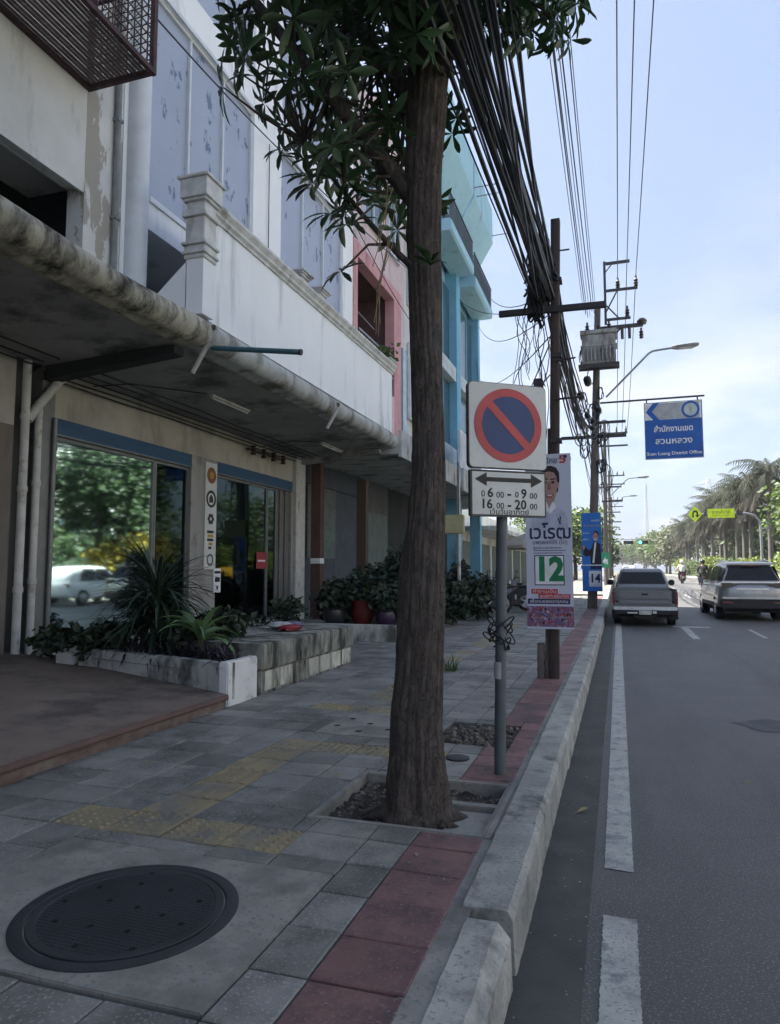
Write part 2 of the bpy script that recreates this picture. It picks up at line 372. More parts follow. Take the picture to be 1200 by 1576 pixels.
        if parent is not None: o.parent = parent
        if label: o['label'] = label
        return o

def structure(name, mb, m, smooth=False, kind='structure'):
    o = mb.build(name, m, None, smooth); o['kind'] = kind; return o
def single(name, mb, m, label, cat, group=None, smooth=True):
    """a thing that is one mesh: origin at its base"""
    xs = [v[0] for v in mb.v]; ys = [v[1] for v in mb.v]; zs = [v[2] for v in mb.v]
    c = Vector(((min(xs) + max(xs)) / 2, (min(ys) + max(ys)) / 2, min(zs)))
    mb.v = [tuple(Vector(v) - c) for v in mb.v]
    o = mb.build(name, m, None, smooth); o.location = c
    return tag(o, label, cat, group)
def copy_tree(o, parent=None):
    c = o.copy(); COL.objects.link(c)
    if parent: c.parent = parent
    for ch in list(o.children): copy_tree(ch, c)
    return c

def text_part(s, size, m, parent, M, name='lettering', bold=0.0, ext=0.0015, sx=1.0, width=None):
    """flat raised lettering; M maps the text plane (x right, y up, z out) into the thing"""
    cu = bpy.data.curves.new(name, 'FONT'); cu.body = s; cu.size = size; cu.align_x = 'CENTER'; cu.align_y = 'CENTER'
    cu.extrude = ext; cu.offset = bold; cu.resolution_u = 2
    ob = link(bpy.data.objects.new(name, cu))
    bpy.context.view_layer.update()
    me = bpy.data.meshes.new_from_object(ob.evaluated_get(bpy.context.evaluated_depsgraph_get()))
    bpy.data.objects.remove(ob); bpy.data.curves.remove(cu)
    if width and me.vertices:
        xs = [v.co.x for v in me.vertices]; w = max(xs) - min(xs); sx = width / w if w > 0 else 1
    me.transform(M @ Matrix.Diagonal((sx, 1, 1, 1)))
    me.materials.clear(); me.materials.append(m)
    o = link(bpy.data.objects.new(name, me)); o.parent = parent
    return o
def face_front(x, y, z):
    """text plane standing upright, looking towards local -Y"""
    return Matrix.Translation((x, y, z)) @ Matrix.Rotation(R(90), 4, 'X')
def ellipse(cx, cz, rx, rz, n=24, a0=0, a1=360):
    return [(cx + rx * math.cos(R(a0 + (a1 - a0) * i / n)), cz + rz * math.sin(R(a0 + (a1 - a0) * i / n))) for i in range(n if a1 - a0 == 360 else n + 1)]

# ================================================================== SETTING: ground, road, kerb, pavement
PZ = 0.24                                            # pavement level above the road
YS = [-40, -10, 0, 6, 12, 16, 20, 24, 28, 32, 36, 40, 44, 48, 52, 56, 60, 64, 90, 150, 250, 420, 900]
def strip(mb, x0, x1, z, ys=YS, y0=None, y1=None):
    pts = [y for y in ys if (y0 is None or y > y0) and (y1 is None or y < y1)]
    if y0 is not None: pts = [y0] + pts
    if y1 is not None: pts = pts + [y1]
    vs = []
    for y in pts: vs += [(x0, y, z + zr(y)), (x1, y, z + zr(y))]
    return mb.add(vs, [(2 * i, 2 * i + 1, 2 * i + 3, 2 * i + 2) for i in range(len(pts) - 1)])
earth_m = mat('dry_earth_and_grass', (0.10, 0.11, 0.06), (0.13, 0.11, 0.08), rough=0.95, scale=0.4, bump=0.3)
grass_m = mat('median_grass', (0.085, 0.13, 0.035), (0.06, 0.095, 0.03), rough=0.95, scale=3, bump=0.6, bscale=60)
structure('ground', strip(MB(), -900, 900, -0.06), earth_m)
structure('road', strip(MB(), -0.5, 9.45, 0.0, y1=420), asphalt)
structure('road_opposite', strip(MB(), 13.2, 23.0, 0.0, y1=420), asphalt)
structure('gutter', strip(MB(), -0.5, -0.17, 0.005, y1=120), gutter_m)
md = MB()
strip(md, 9.6, 13.05, 0.20, y1=420)
structure('median', md, grass_m)
mk = MB()
for xa, xb in ((9.43, 9.6), (13.05, 13.22)):
    for y in list(range(-10, 64, 2)) + list(range(64, 240, 8)):
        L = 2 if y < 64 else 8
        z0, z1 = zr(y), zr(y + L)
        mk.loft([[(xa, yy, zz - 0.1), (xb, yy, zz - 0.1), (xb, yy, zz + 0.21), (xa, yy, zz + 0.21)] for yy, zz in ((y + 0.01, z0), (y + L - 0.01, z1))])
structure('median_kerb', mk, kerb_m)

# painted markings: worn line beside the kerb, lane dashes, an arrow
def ragged(mb, x0, x1, y0, y1, step, j, z=0.004):
    n = max(2, int((y1 - y0) / step)); vs = []
    for i in range(n + 1):
        y = y0 + (y1 - y0) * i / n
        ej = j * (2.5 if i in (0, n) else 1)
        vs += [(x0 + rnd(-j, j), y + rnd(-ej, ej), z + zr(y)), ((x0 + x1) / 2, y + rnd(-ej, ej), z + zr(y)), (x1 + rnd(-j, j), y + rnd(-ej, ej), z + zr(y))]
    fs = []
    for i in range(n):
        a = 3 * i
        fs += [(a, a + 1, a + 4, a + 3), (a + 1, a + 2, a + 5, a + 4)]
    return mb.add(vs, fs)
ln = MB()
ragged(ln, -0.108, 0.038, -6, 3.50, 0.012, 0.0035)
ragged(ln, -0.112, 0.034, 4.03, 9.5, 0.015, 0.003)
ragged(ln, -0.115, 0.033, 9.5, 60, 0.6, 0.002)
structure('edge_line', ln, paint_m)
dl = MB()
for y in [18.2] + [y for y in range(27, 120, 9)]:
    ragged(dl, 3.14, 3.24, y, y + (2.2 if y < 20 else 3.2), 0.3, 0.008)
    ragged(dl, 6.25, 6.37, y, y + 3.2, 0.3, 0.008)
structure('lane_dashes', dl, paint_m)
ar = MB()
ragged(ar, 1.56, 1.74, 17.5, 20.6, 0.12, 0.02)
ragged(ar, 1.35, 2.3, 20.6, 20.95, 0.1, 0.03)
structure('lane_arrow', ar, paint_m)
# round utility patch in the lane
pm = MB(); n_ = 48; ring_ = [(1.75 + (.62 + .06 * math.sin(k * .9) + rnd(-.02, .02)) * math.cos(6.2832 * k / n_), 8.15 + (.36 + .05 * math.sin(k * 1.7) + rnd(-.02, .02)) * math.sin(6.2832 * k / n_), .004) for k in range(n_)]; pm.add(ring_, [tuple(range(n_))])
patch_m = mat('dark_road_patch', (0.06, 0.062, 0.07), (0.085, 0.086, 0.094), rough=0.75, scale=4, bump=0.5, bscale=60)
structure('road_patch', pm, patch_m)
ck = MB()
for (x, y, L_, dx) in ((.35, 4.6, 1.3, .5), (1.1, 7.6, 1.2, .9), (2.0, 12, 9, .03)):
    n_ = int(L_ / .09); px_ = x
    vs = []
    for k in range(n_ + 1):
        px_ += rnd(-.014, .014) + dx * .02; w_ = rnd(.0006, .003) * (1 if 0 < k < n_ else .1); yq = y + (L_ * k / n_ if abs(dx) < .4 else L_ * .35 * k / n_); px_ += (0.05 if abs(dx) >= .4 else 0)
        vs += [(px_ - w_, yq, .0035 + zr(yq)), (px_ + w_, yq, .0035 + zr(yq))]
    ck.add(vs, [(2 * k, 2 * k + 1, 2 * k + 3, 2 * k + 2) for k in range(n_)])
structure('road_cracks', ck, mat('dark_crack', (.03, .03, .03), rough=.95))
gr_ = MB()
for k in range(420):                                  # grit and crumbs gathered in the gutter and on the paving
    x, y = (rnd(-.42, -.14), rnd(1.8, 14)) if k % 3 else (rnd(-3.6, -.7), rnd(2.0, 9.5))
    r_ = rnd(.002, .006) if k % 9 else rnd(.006, .012); z_ = .006 if x > -.45 else PZ + .003
    gr_.box(-1, 1, -1, 1, -1, 1, 0, M=Matrix.Translation((x, y, z_ + zr(y))) @ Matrix.Rotation(rnd(0, 6.28), 4, 'Z') @ Matrix.Diagonal((r_, r_ * rnd(.5, 1.2), r_ * .5, 1)))
structure('grit', gr_, mat('pale_grit', (.30, .28, .24), (.16, .14, .11), rough=.95, scale=3), kind='stuff')

# kerb: cast blocks, the nearest one narrower, whiter and set apart
kb = MB()
def kerb_block(x_in, x_out, ya, yb, top, ch=0.025):
    rings = []
    prof = lambda z: [(x_in, -0.12 + z), (x_out + 0.012, -0.12 + z), (x_out, top - ch - 0.01 + z), (x_out - ch, top + z), (x_in + 0.008, top + z), (x_in, top - 0.01 + z)]
    m_ = max(1, int((yb - ya) / .09)) if ya < 14 else 1
    for yy in [ya, ya + 0.012] + [ya + (yb - ya) * q / m_ for q in range(1, m_)] + [yb - 0.012, yb]:
        e = 0.006 if yy in (ya, yb) else 0
        cx = (x_in + x_out) / 2
        rings.append([(cx + (p[0] - cx) * (1 - e * 4) + rnd(-.003, .003), yy, p[1] - e + (rnd(-.004, .002) if k_ in (2, 3) else 0)) for k_, p in enumerate(prof(zr(yy)))])
    kb.loft(rings)
y = 2.885
kerb_block(-0.60, -0.428, 1.80, 2.80, 0.243, 0.045)
kerb_block(-0.60, -0.428, 0.62, 1.79, 0.240, 0.045)
kerb_block(-0.60, -0.428, -0.6, 0.61, 0.240, 0.045)
i = 0
while y < 70:
    L = 1.0 if y < 30 else 4.0
    kerb_block(-0.635 + rnd(-.004, .004), -0.428 + rnd(-.005, .005), y, y + L - 0.008, 0.25 + rnd(-.004, .004))
    y += L
structure('kerb', kb, kerb_m, smooth=False)
structure('kerb_backing', strip(MB(), -0.70, -0.590, PZ - 0.006, y0=-2, y1=70), slab_m)

# pavement: individual tiles with open joints, cut around the pits and slabs
PIT = (-1.66, -0.64, 3.62, 4.53)
RUB = (-1.43, -0.83, 5.46, 6.24)
SLAB = (-2.66, -1.23, 1.95, 2.995)
DRN = (-2.45, -1.75, 5.45, 6.28)
HOLES = [PIT, RUB, SLAB, DRN]
def subtract(r, h):
    x0, x1, y0, y1 = r; a0, a1, b0, b1 = h
    if a0 >= x1 or a1 <= x0 or b0 >= y1 or b1 <= y0: return [r]
    out = []
    if a0 > x0: out.append((x0, a0, y0, y1))
    if a1 < x1: out.append((a1, x1, y0, y1))
    xa, xb = max(x0, a0), min(x1, a1)
    if b0 > y0: out.append((xa, xb, y0, b0))
    if b1 < y1: out.append((xa, xb, b1, y1))
    return out
tiles = MB(); grout = MB(); ridges = MB()
XC = [-0.675, -1.01, -1.23, -1.57, -1.91, -2.25, -2.59, -2.93, -3.29, -3.72, -4.06, -4.40, -4.74, -5.08, -5.42, -5.9]
TP = 0.2975
yy0 = 2.233 - 8 * TP
for r in range(0, 110):
    ya = yy0 + r * TP; yb = ya + TP
    if ya > 34: break
    for c in range(len(XC) - 1):
        xb, xa = XC[c], XC[c + 1]
        if xa < -3.73 and ya < 9.6: continue
        yc = (ya + yb) / 2
        kind = 1 if c == 0 else 0
        tact = None
        if c == 5 and (3.42 < yc < 4.95 or yc > 6.9) : tact = 'ridge'
        if 3.12 < yc < 3.44 and -3.0 < (xa + xb) / 2 < -1.6: tact = 'dot'
        if 4.92 < yc < 5.22 and -2.6 < (xa + xb) / 2 < -1.3: tact = 'dot'
        if 6.35 < yc < 6.68 and -3.0 < (xa + xb) / 2 < -1.95: tact = 'dot'
        if tact: kind = 2
        if kind == 2 and yc > 7 and random.random() < 0.35: kind = 0
        rects = [(xa, xb, ya, yb)]
        for h in HOLES: rects = [q for rc in rects for q in subtract(rc, h)]
        for (a, b, p, q) in rects:
            if b - a < 0.02 or q - p < 0.02: continue
            grout.add([(a, p, PZ - 0.010 + zr(p)), (b, p, PZ - 0.010 + zr(p)), (b, q, PZ - 0.010 + zr(q)), (a, q, PZ - 0.010 + zr(q))], [(0, 1, 2, 3)])
            g = 0.0035; dz = rnd(-0.0025, 0.0025); tx = rnd(-0.003, 0.003); ty = rnd(-0.003, 0.003)
            def Z(u, v): return PZ + dz + tx * u + ty * v + zr(p if v < 0 else q)
            a2, b2, p2, q2 = a + g, b - g, p + g, q - g; e = 0.004
            top = [(a2 + e, p2 + e, Z(-1, -1)), (b2 - e, p2 + e, Z(1, -1)), (b2 - e, q2 - e, Z(1, 1)), (a2 + e, q2 - e, Z(-1, 1))]
            rim = [(a2, p2, Z(-1, -1) - e), (b2, p2, Z(1, -1) - e), (b2, q2, Z(1, 1) - e), (a2, q2, Z(-1, 1) - e)]
            low = [(v[0], v[1], v[2] - 0.03) for v in rim]
            tiles.add(top + rim + low, [(0, 1, 2, 3)] + [(4 + i, 4 + (i + 1) % 4, (i + 1) % 4, i) for i in range(4)] + [(8 + i, 8 + (i + 1) % 4, 4 + (i + 1) % 4, 4 + i) for i in range(4)], kind)
            if kind == 2 and yc < 11 and b - a > 0.3:
                if tact == 'ridge':
                    for k in range(4):
                        x = a + (k + 0.5) * (b - a) / 4
                        ridges.box(x - 0.014, x + 0.014, p + 0.02, q - 0.02, PZ + zr(p) - 0.01, PZ + zr(p) + 0.0055)
                else:
                    for k in range(6):
                        for m_ in range(6):
                            if random.random() < 0.12: continue
                            ridges.lathe([(0.016, PZ + zr(p) - 0.005), (0.011, PZ + zr(p) + 0.005), (0.0, PZ + zr(p) + 0.005)], (a + (k + .5) * (b - a) / 6, p + (m_ + .5) * (q - p) / 6, 0), 7)
structure('paving_joints', grout, grout_m)
pv = tiles.build('pavement', [tile_grey, tile_red, tile_yellow], None, False); pv['kind'] = 'structure'
structure('tactile_ridges', ridges, tile_yellow)
structure('far_pavement', strip(MB(), -5.9, -0.66, PZ - 0.002, y0=33.9, y1=160), tile_grey)

# pits and slabs in the pavement
def rough_sheet(name, rect, z, amp, n, m):
    mb = MB(); x0, x1, y0, y1 = rect; vs = []
    for j in range(n + 1):
        for k in range(n + 1):
            e = 0 if (j in (0, n) or k in (0, n)) else 1
            vs.append((x0 + (x1 - x0) * k / n, y0 + (y1 - y0) * j / n, z + e * rnd(-amp, amp)))
    mb.add(vs, [(j * (n + 1) + k, j * (n + 1) + k + 1, (j + 1) * (n + 1) + k + 1, (j + 1) * (n + 1) + k) for j in range(n) for k in range(n)])
    return structure(name, mb, m, smooth=True)
def pit_edge(name, h, w, zt, depth, m):
    mb = MB(); x0, x1, y0, y1 = h
    mb.box(x0, x0 + w, y0, y1, PZ - depth, zt, 0.006); mb.box(x1 - w, x1, y0, y1, PZ - depth, zt - .004, 0.006)
    mb.box(x0 + w + .001, x1 - w - .001, y0, y0 + w, PZ - depth, zt - .002, 0.006); mb.box(x0 + w + .001, x1 - w - .001, y1 - w, y1, PZ - depth, zt + .002, 0.006)
    return structure(name, mb, m)
rough_sheet('tree_pit_soil', (PIT[0] + .02, PIT[1] - .02, PIT[2] + .02, PIT[3] - .02), 0.178, 0.022, 30, soil_m)
pit_edge('tree_pit_edge', PIT, 0.045, PZ + 0.004, 0.16, slab_m)
bd = MB(); bd.box(-1.02, -0.70, 4.13, 4.20, 0.14, 0.222, 0.006); bd.box(-0.93, -0.705, 3.69, 4.09, 0.15, 0.203, 0.004)
structure('broken_pit_slabs', bd, slab_m)
rough_sheet('rubble_patch_bed', RUB, PZ - 0.02, 0.014, 16, soil_m)
st = MB()
for i in range(150):
    x, y_, r_ = rnd(RUB[0] + .02, RUB[1] - .02), rnd(RUB[2] + .02, RUB[3] - .02), rnd(0.010, 0.030)
    M_ = Matrix.Translation((x, y_, PZ - 0.012)) @ Matrix.Rotation(rnd(0, 6.28), 4, Vector((rnd(-1, 1), rnd(-1, 1), rnd(-1, 1))).normalized()) @ Matrix.Diagonal((r_ * rnd(.6, 1.4), r_ * rnd(.6, 1.4), r_ * rnd(.4, .8), 1))
    st.box(-1, 1, -1, 1, -1, 1, 0.25, M=M_)
structure('rubble', st, gravel_m, kind='stuff')
crumbs = MB()
for i in range(60):
    x, y_, r_ = rnd(PIT[0] + .08, PIT[1] - .08), rnd(PIT[2] + .08, PIT[3] - .08), rnd(0.006, 0.02)
    crumbs.box(-1, 1, -1, 1, -1, 1, 0.25, M=Matrix.Translation((x, y_, 0.183)) @ Matrix.Rotation(rnd(0, 6.28), 4, Vector((rnd(-1, 1), rnd(-1, 1), rnd(-1, 1))).normalized()) @ Matrix.Diagonal((r_, r_ * rnd(.6, 1.2), r_ * .6, 1)))
structure('soil_crumbs', crumbs, gravel_m, kind='stuff')
sb = MB(); sb.box(SLAB[0] + .004, SLAB[1] - .004, SLAB[2] + .004, SLAB[3] - .004, PZ - 0.05, PZ + 0.003, 0.005)
structure('manhole_slab', sb, slab_m)

# cast-iron manhole cover: ring, lid with raised studs, vent holes
mh = thing('manhole_cover', (-1.87, 2.425, PZ), 'large round black cast-iron manhole cover set in a pale concrete slab', 'manhole cover')
c0 = (-1.87, 2.425, 0)
a = MB(); a.lathe([(0.425, PZ - .01), (0.425, PZ + .008), (0.420, PZ + .011), (0.378, PZ + .011), (0.372, PZ + .006), (0.372, PZ - .01)], c0, 72); a.build('ring', cast_iron, mh)
a = MB(); a.lathe([(0.366, PZ - .01), (0.366, PZ + .010), (0.362, PZ + .013), (0.335, PZ + .013), (0.331, PZ + .010), (0.0, PZ + .010)], c0, 72)
for k in range(-16, 17):
    for j in range(-16, 17):
        x, y_ = k * 0.0205 + (0.01 if j % 2 else 0), j * 0.0205
        if x * x + y_ * y_ < 0.322 ** 2:
            a.box(c0[0] + x - .0072, c0[0] + x + .0072, c0[1] + y_ - .0072, c0[1] + y_ + .0072, PZ + .006, PZ + .0118)
a.build('lid', cast_iron, mh, smooth=False)
a = MB()
hole_shade = mat('hole_shade', (0.004, 0.004, 0.004), rough=1.0)  # flat black discs, their colour stands for the shade inside the holes
for (dx, dy) in [(-.20, .10), (-.08, .17), (.05, .16), (.19, .12), (-.24, -.02), (-.10, .03), (.02, .02), (.13, .00), (.22, -.03), (-.17, -.14), (-.04, -.13), (.09, -.12), (.17, -.20), (0, -.24), (-.10, .26)]:
    a = MB(); a.lathe([(0.012, PZ + .006), (0.012, PZ + .0122), (0.0, PZ + .0122)], (c0[0] + dx * 1.2, c0[1] + dy * 1.2, 0), 12); a.build('vent_hole', hole_shade, mh, smooth=False)
# small drain cover with holes behind the tree
dc = thing('drain_cover', (-2.1, 5.86, PZ), 'pale square concrete drain cover with small holes behind the tree trunk', 'drain cover')
a = MB(); a.box(DRN[0] + .006, DRN[1] - .006, DRN[2] + .006, DRN[3] - .006, PZ - .04, PZ + .004, .005); a.build('slab', slab_m, dc)
a = MB()
for (dx, dy) in [(-.22, .2), (.2, .22), (-.25, -.1), (.22, -.12), (0, -.25), (0, .05)]:
    a = MB(); a.lathe([(0.028, PZ - .01), (0.028, PZ + .0055), (0, PZ + .0055)], (-2.1 + dx, 5.86 + dy, 0), 12); a.build('drain_hole', hole_shade, dc, smooth=False)
iv = thing('inspection_cover', (-1.13, 5.05, PZ), 'small round iron cover in the paving near the sign post', 'manhole cover')
a = MB(); a.lathe([(0.085, PZ - .01), (0.085, PZ + .008), (0.078, PZ + .011), (0, PZ + .009)], (-1.13, 5.05, 0), 24); a.build('lid', cast_iron, iv)

# terrace in front of the left shop: sloping floor with a worn step edge
TX0, TX1 = -3.70, -7.4
def tz(x): return 0.375 + (TX0 - x) / (TX0 - TX1) * 0.15
te = MB()
te.add([(TX0 + .035, -6, tz(TX0)), (TX0 + .035, 6.14, tz(TX0)), (-6.55, 7.08, tz(-6.55)), (TX1 - .6, 7.30, tz(TX1 - .6)), (TX1 - .6, -6, tz(TX1 - .6))], [(0, 1, 2, 3, 4)])
structure('terrace', te, terrace_m)
se = MB()
se.loft([[(TX0 - .06, yy_, .10), (TX0 + .0 + rnd(-.012, .012), yy_, .10), (TX0 + .025 + rnd(-.012, .012), yy_, .325 + rnd(-.008, .008)), (TX0 - .06, yy_, .325)] for yy_ in [-6 + i * .22 for i in range(56)]])
structure('terrace_step', se, step_m, smooth=False)
nl = MB(); nl.loft([[(TX0 - .02, yy_, .322), (TX0 + .048, yy_, .322), (TX0 + .055, yy_, .34), (TX0 + .048, yy_, .3745), (TX0 - .02, yy_, .372)] for yy_ in (-6, 0, 3, 6.14)])
structure('step_nosing', nl, mat('dark_brown_nosing', (0.12, 0.075, 0.065), rough=0.7, scale=4, bump=.2))
structure('shop_forecourt', MB().box(-7.3, -5.02, 7.05, 15.5, 0.1, 0.42), slab_m)
structure('side_pavement', MB().box(-7.4, -3.99, 12.9, 22, 0.05, PZ + .05), slab_m)
structure('side_pavement_far', MB().box(-7.4, -5.88, 22, 34, 0.05, PZ + .12), slab_m)

# ================================================================== BUILDINGS (left side of the street)
XF, XG = -6.0, -7.4                                   # upper facade plane, recessed shopfront plane
def pane_set(mb, y0, y1, z0, z1, n, x, fr, gap=0.03):
    w = (y1 - y0) / n
    for i in range(n):
        mb.box(x - 0.03, x, y0 + i * w + gap, y0 + (i + 1) * w - gap, z0 + gap, z1 - gap)
def window(parent, y0, y1, z0, z1, n, pane_m, frame_m=None, x=XF - 0.07, bar=0.045):
    f = MB(); w = (y1 - y0) / n
    for i in range(n + 1):
        yc = y0 + i * w
        a, b = (yc, yc + bar) if i == 0 else ((yc - bar, yc) if i == n else (yc - bar / 2, yc + bar / 2))
        f.box(x - 0.05, x + 0.045, a, b, z0 + bar + .001, z1 - bar - .001)
    f.box(x - 0.05, x + 0.047, y0, y1, z0, z0 + bar); f.box(x - 0.05, x + 0.047, y0, y1, z1 - bar, z1)
    fo = f.build('window', frame_m or frame_white, parent, False)
    p = MB(); pane_set(p, y0, y1, z0, z1, n, x, bar, bar / 2)
    p.build('pane', pane_m, fo, False)
    return fo
def canopy_part(parent, y0, y1, m, xf=-5.13, zc=4.68, r=0.17, name='canopy', amp=0.008, sag=0.0):
    n = max(4, int((y1 - y0) / 0.3)); rings = []
    for i in range(n + 1):
        yy = y0 + (y1 - y0) * i / n
        rr = r + amp * math.sin(yy * 1.7 + 1); dx = amp * math.sin(yy * .9); dz = amp * math.sin(yy * 1.3 + 2)
        pr = [(-7.38, 4.36), (-6.4, 4.42), (xf - 0.14, 4.50 + dz)]
        pr += [(xf + dx + rr * math.cos(R(t)), zc + dz + rr * math.sin(R(t))) for t in range(-110, 96, 20)]
        pr += [(xf - 0.12, zc + r + 0.02), (-7.38, zc + r + 0.05)]
        rings.append([(p[0], yy, p[1]) for p in pr])
    return MB().loft(rings).build(name, m, parent, True, angle=50)

# ---- neighbour on the left: mouldy canopy, recessed balcony, window cage
A = thing('old_shophouse', (-8, 2, 0), 'old grey-white shophouse at the left edge with mouldy canopy and a rusty window cage', 'building')
a = MB()
a.box(XF - .25, XF, -14, 6.56, 6.18, 15.0);  # runs on unseen behind the camera, added for its shadow over the street
w_ = MB(); w_.box(XF - .25, XF + .003, 6.561, 7.20, 4.84, 15.0); w_.build('wall_pier', mat('peeling_white_pier', (.66, .665, .645), (.56, .56, .54), rough=.9, scale=1.6, bump=.2, stain=(.36, .335, .29), stain_amt=.42, stain_scale=1.5, stain_stretch=(1.6, 1.6, .6), sharp=.12), A, False)
a.box(-16, XF - .252, -14, 7.20, 6.5, 15.0)
a.box(XF - .02, XF + .012, -14, 6.54, 6.10, 6.22)
a.build('wall', old_wall, A, False)
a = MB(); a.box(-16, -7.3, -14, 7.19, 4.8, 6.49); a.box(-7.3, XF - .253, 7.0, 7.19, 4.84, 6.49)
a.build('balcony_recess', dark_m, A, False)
canopy_part(A, -8, 7.70, mould_m, amp=0.016, name='canopy')
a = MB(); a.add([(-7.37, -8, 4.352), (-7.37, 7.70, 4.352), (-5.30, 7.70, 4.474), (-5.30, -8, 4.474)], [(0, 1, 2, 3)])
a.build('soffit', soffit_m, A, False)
a = MB(); a.box(XG - .3, XG, -14, 7.02, 3.45, 4.42); a.build('lintel_wall', cream_wall, A, False)
a = MB(); a.box(XG - .4, XG - .05, -14, 6.98, 0.3, 3.46); a.build('dark_doorway', mat('brown_dark_door', (0.055, 0.047, 0.042), rough=.8, scale=4, stretch=(1, 6, .3)), A, False)
a = MB(); a.box(XG - .3, XG + .02, 6.6, 7.0, .3, 3.45); a.build('door_post', mat('brown_grey_post', (0.16, 0.14, 0.125), rough=.85, scale=4, stretch=(1, 1, .3)), A, False)
a = MB(); a.box(-16, XG - .31, 7.03, 7.19, 0, 4.8); a.build('party_wall', cream_wall, A, False)
a = MB(); a.tube([(XG + .07, 7.13, .45), (XG + .07, 7.13, 4.34)], .055, 12)
for z in (1.3, 2.6, 3.55): a.tube([(XG + .07, 7.13, z), (XG + .07, 7.13, z + .07)], .066, 12)
a.tube([(XG + .07, 7.17, 3.55), (XG + .09, 7.3, 3.75), (XG + .1, 7.62, 4.15), (XG + .12, 7.75, 4.3)], .06, 10)
a.build('downpipe', pipe_white, A)
a = MB(); a.tube([(XG + .06, 7.36, .45), (XG + .06, 7.36, 3.75)], .05, 12)
for z in (1.4, 2.7): a.tube([(XG + .06, 7.36, z), (XG + .06, 7.36, z + .07)], .06, 12)
a.build('downpipe', pipe_white, A)
a = MB(); a.tube([(XF + .05, 7.05, 4.9), (XF + .05, 7.05, 15)], .04, 10)
for z in (6, 7.3, 8.6): a.box(XF, XF + .1, 7.0, 7.1, z, z + .04)
a.build('wall_pipe', pipe_grey, A)
a = MB()
for k, (x, z) in enumerate([(-7.1, 4.33), (-6.85, 4.345), (-7.25, 4.30)]):
    a.tube([(x, -6, z), (x + .02, 0, z - .02), (x, 4, z), (x - .03, 7.2, z - .01)], .013, 6)
a.build('wiring', cable_m, A)
cg = MB()
CX0, CX1, CY0, CY1, CZ0, CZ1 = -5.06, XF + .005, 1.8, 6.55, 7.42, 9.6
def bar_box(mb, p, q, t):
    x0, x1 = sorted((p[0], q[0])); y0, y1 = sorted((p[1], q[1])); z0, z1 = sorted((p[2], q[2]))
    mb.box(x0 - t, x1 + t, y0 - t, y1 + t, z0 - t, z1 + t)
for (p, q) in [((CX0, CY0, CZ0), (CX0, CY1, CZ0)), ((CX0, CY0, CZ1), (CX0, CY1, CZ1)), ((CX1 + .03, CY0, CZ0 + .002), (CX1 + .03, CY1, CZ0 + .002))]: bar_box(cg, p, q, .028)
for y in (CY1, CY0):
    bar_box(cg, (CX0, y, CZ0), (CX0, y, CZ1), .03); bar_box(cg, (CX1 + .06, y, CZ0 + .001), (CX0 - .031, y, CZ0 + .001), .027); bar_box(cg, (CX1 + .03, y, CZ0 + .03), (CX1 + .03, y, CZ1), .026)
for y in (3.2, 4.8): bar_box(cg, (CX1 + .06, y, CZ0 - .004), (CX0 - .03, y, CZ0 - .004), .025)
bar_box(cg, (CX1 + .06, CY1, 8.5), (CX0 - .03, CY1, 8.5), .018)
cage = cg.build('window_cage', maroon_m, A, False)
a = MB()
n = 26
for k in range(n):                                   # the end grille: vertical, horizontal and slanted rods
    x = CX1 + .08 + k * (CX0 - CX1 - .1) / n
    if k % 3 == 0: a.box(x - .006, x + .006, CY1 - .008, CY1 + .004, CZ0 + .02, CZ1)
for k in range(19):
    z = CZ0 + .06 + k * .115
    a.box(CX1 + .06, CX0 - .03, CY1 + .005, CY1 + .013, z - .005, z + .005)
for k in range(-7, 19):
    z = CZ0 + k * .115
    p0, p1 = Vector((CX1 + .06, CY1 + .016, z)), Vector((CX0 - .03, CY1 + .016, z + 0.62))
    if p1.z < CZ0 + .03: continue
    if p0.z < CZ0 + .03: t = (CZ0 + .03 - p0.z) / (p1.z - p0.z); p0 = p0.lerp(p1, t)
    a.tube([p0, p1], .005, 4)
for k in range(19):
    z = CZ0 + .05 + k * .115
    a.box(CX0 - .006, CX0 + .006, CY0, CY1 - .03, z - .005, z + .005)
for k in range(20):
    y = CY0 + .05 + k * .235
    a.box(CX0 + .007, CX0 + .016, y - .006, y + .006, CZ0, CZ1)
a.build('grille', maroon_m, cage, False)
a = MB()
for k in range(17):
    x = CX1 + .06 + k * .053
    a.box(x, x + .038, CY0, CY1 - .03, CZ0 + .03 + (k % 2) * .004, CZ0 + .04 + (k % 2) * .004)
a.build('floor_slats', slat_m, cage, False)

# ---- white shophouse: parapet with mouldings, torn-film windows, two shop windows
B = thing('white_shophouse', (-8, 11.5, 0), 'white two-bay shophouse with moulded parapet, torn-film windows and blue shutter boxes', 'building')
a = MB()
for (y0, y1) in ((7.21, 7.75), (10.6, 11.67), (14.85, 15.49)): a.box(XF - .25, XF + .001 * y0, y0, y1, 4.84, 15.0)
for (y0, y1) in ((7.751, 10.599), (11.671, 14.849)):
    for (z0, z1) in ((6.24, 6.7), (9.73, 10.4), (13.1, 15.0)): a.box(XF - .25, XF, y0, y1, z0, z1)
    a.box(XF - .25, XF - .13, y0, y1, 6.701, 9.729); a.box(XF - .25, XF - .13, y0, y1, 10.401, 13.099)
a.box(-16, XF - .252, 7.21, 15.49, 6.5, 15.0)
a.box(-7.3, XF - .252, 7.215, 15.48, 6.26, 6.49)
a.build('wall', white_wall, B, False)
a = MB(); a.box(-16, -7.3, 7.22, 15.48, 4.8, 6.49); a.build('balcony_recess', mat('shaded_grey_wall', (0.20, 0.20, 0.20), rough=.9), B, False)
a = MB(); a.lathe([(.16, 4.86), (.16, 15)], (XF + .05, 7.44, 0), 20); a.build('pilaster', frame_white, B)
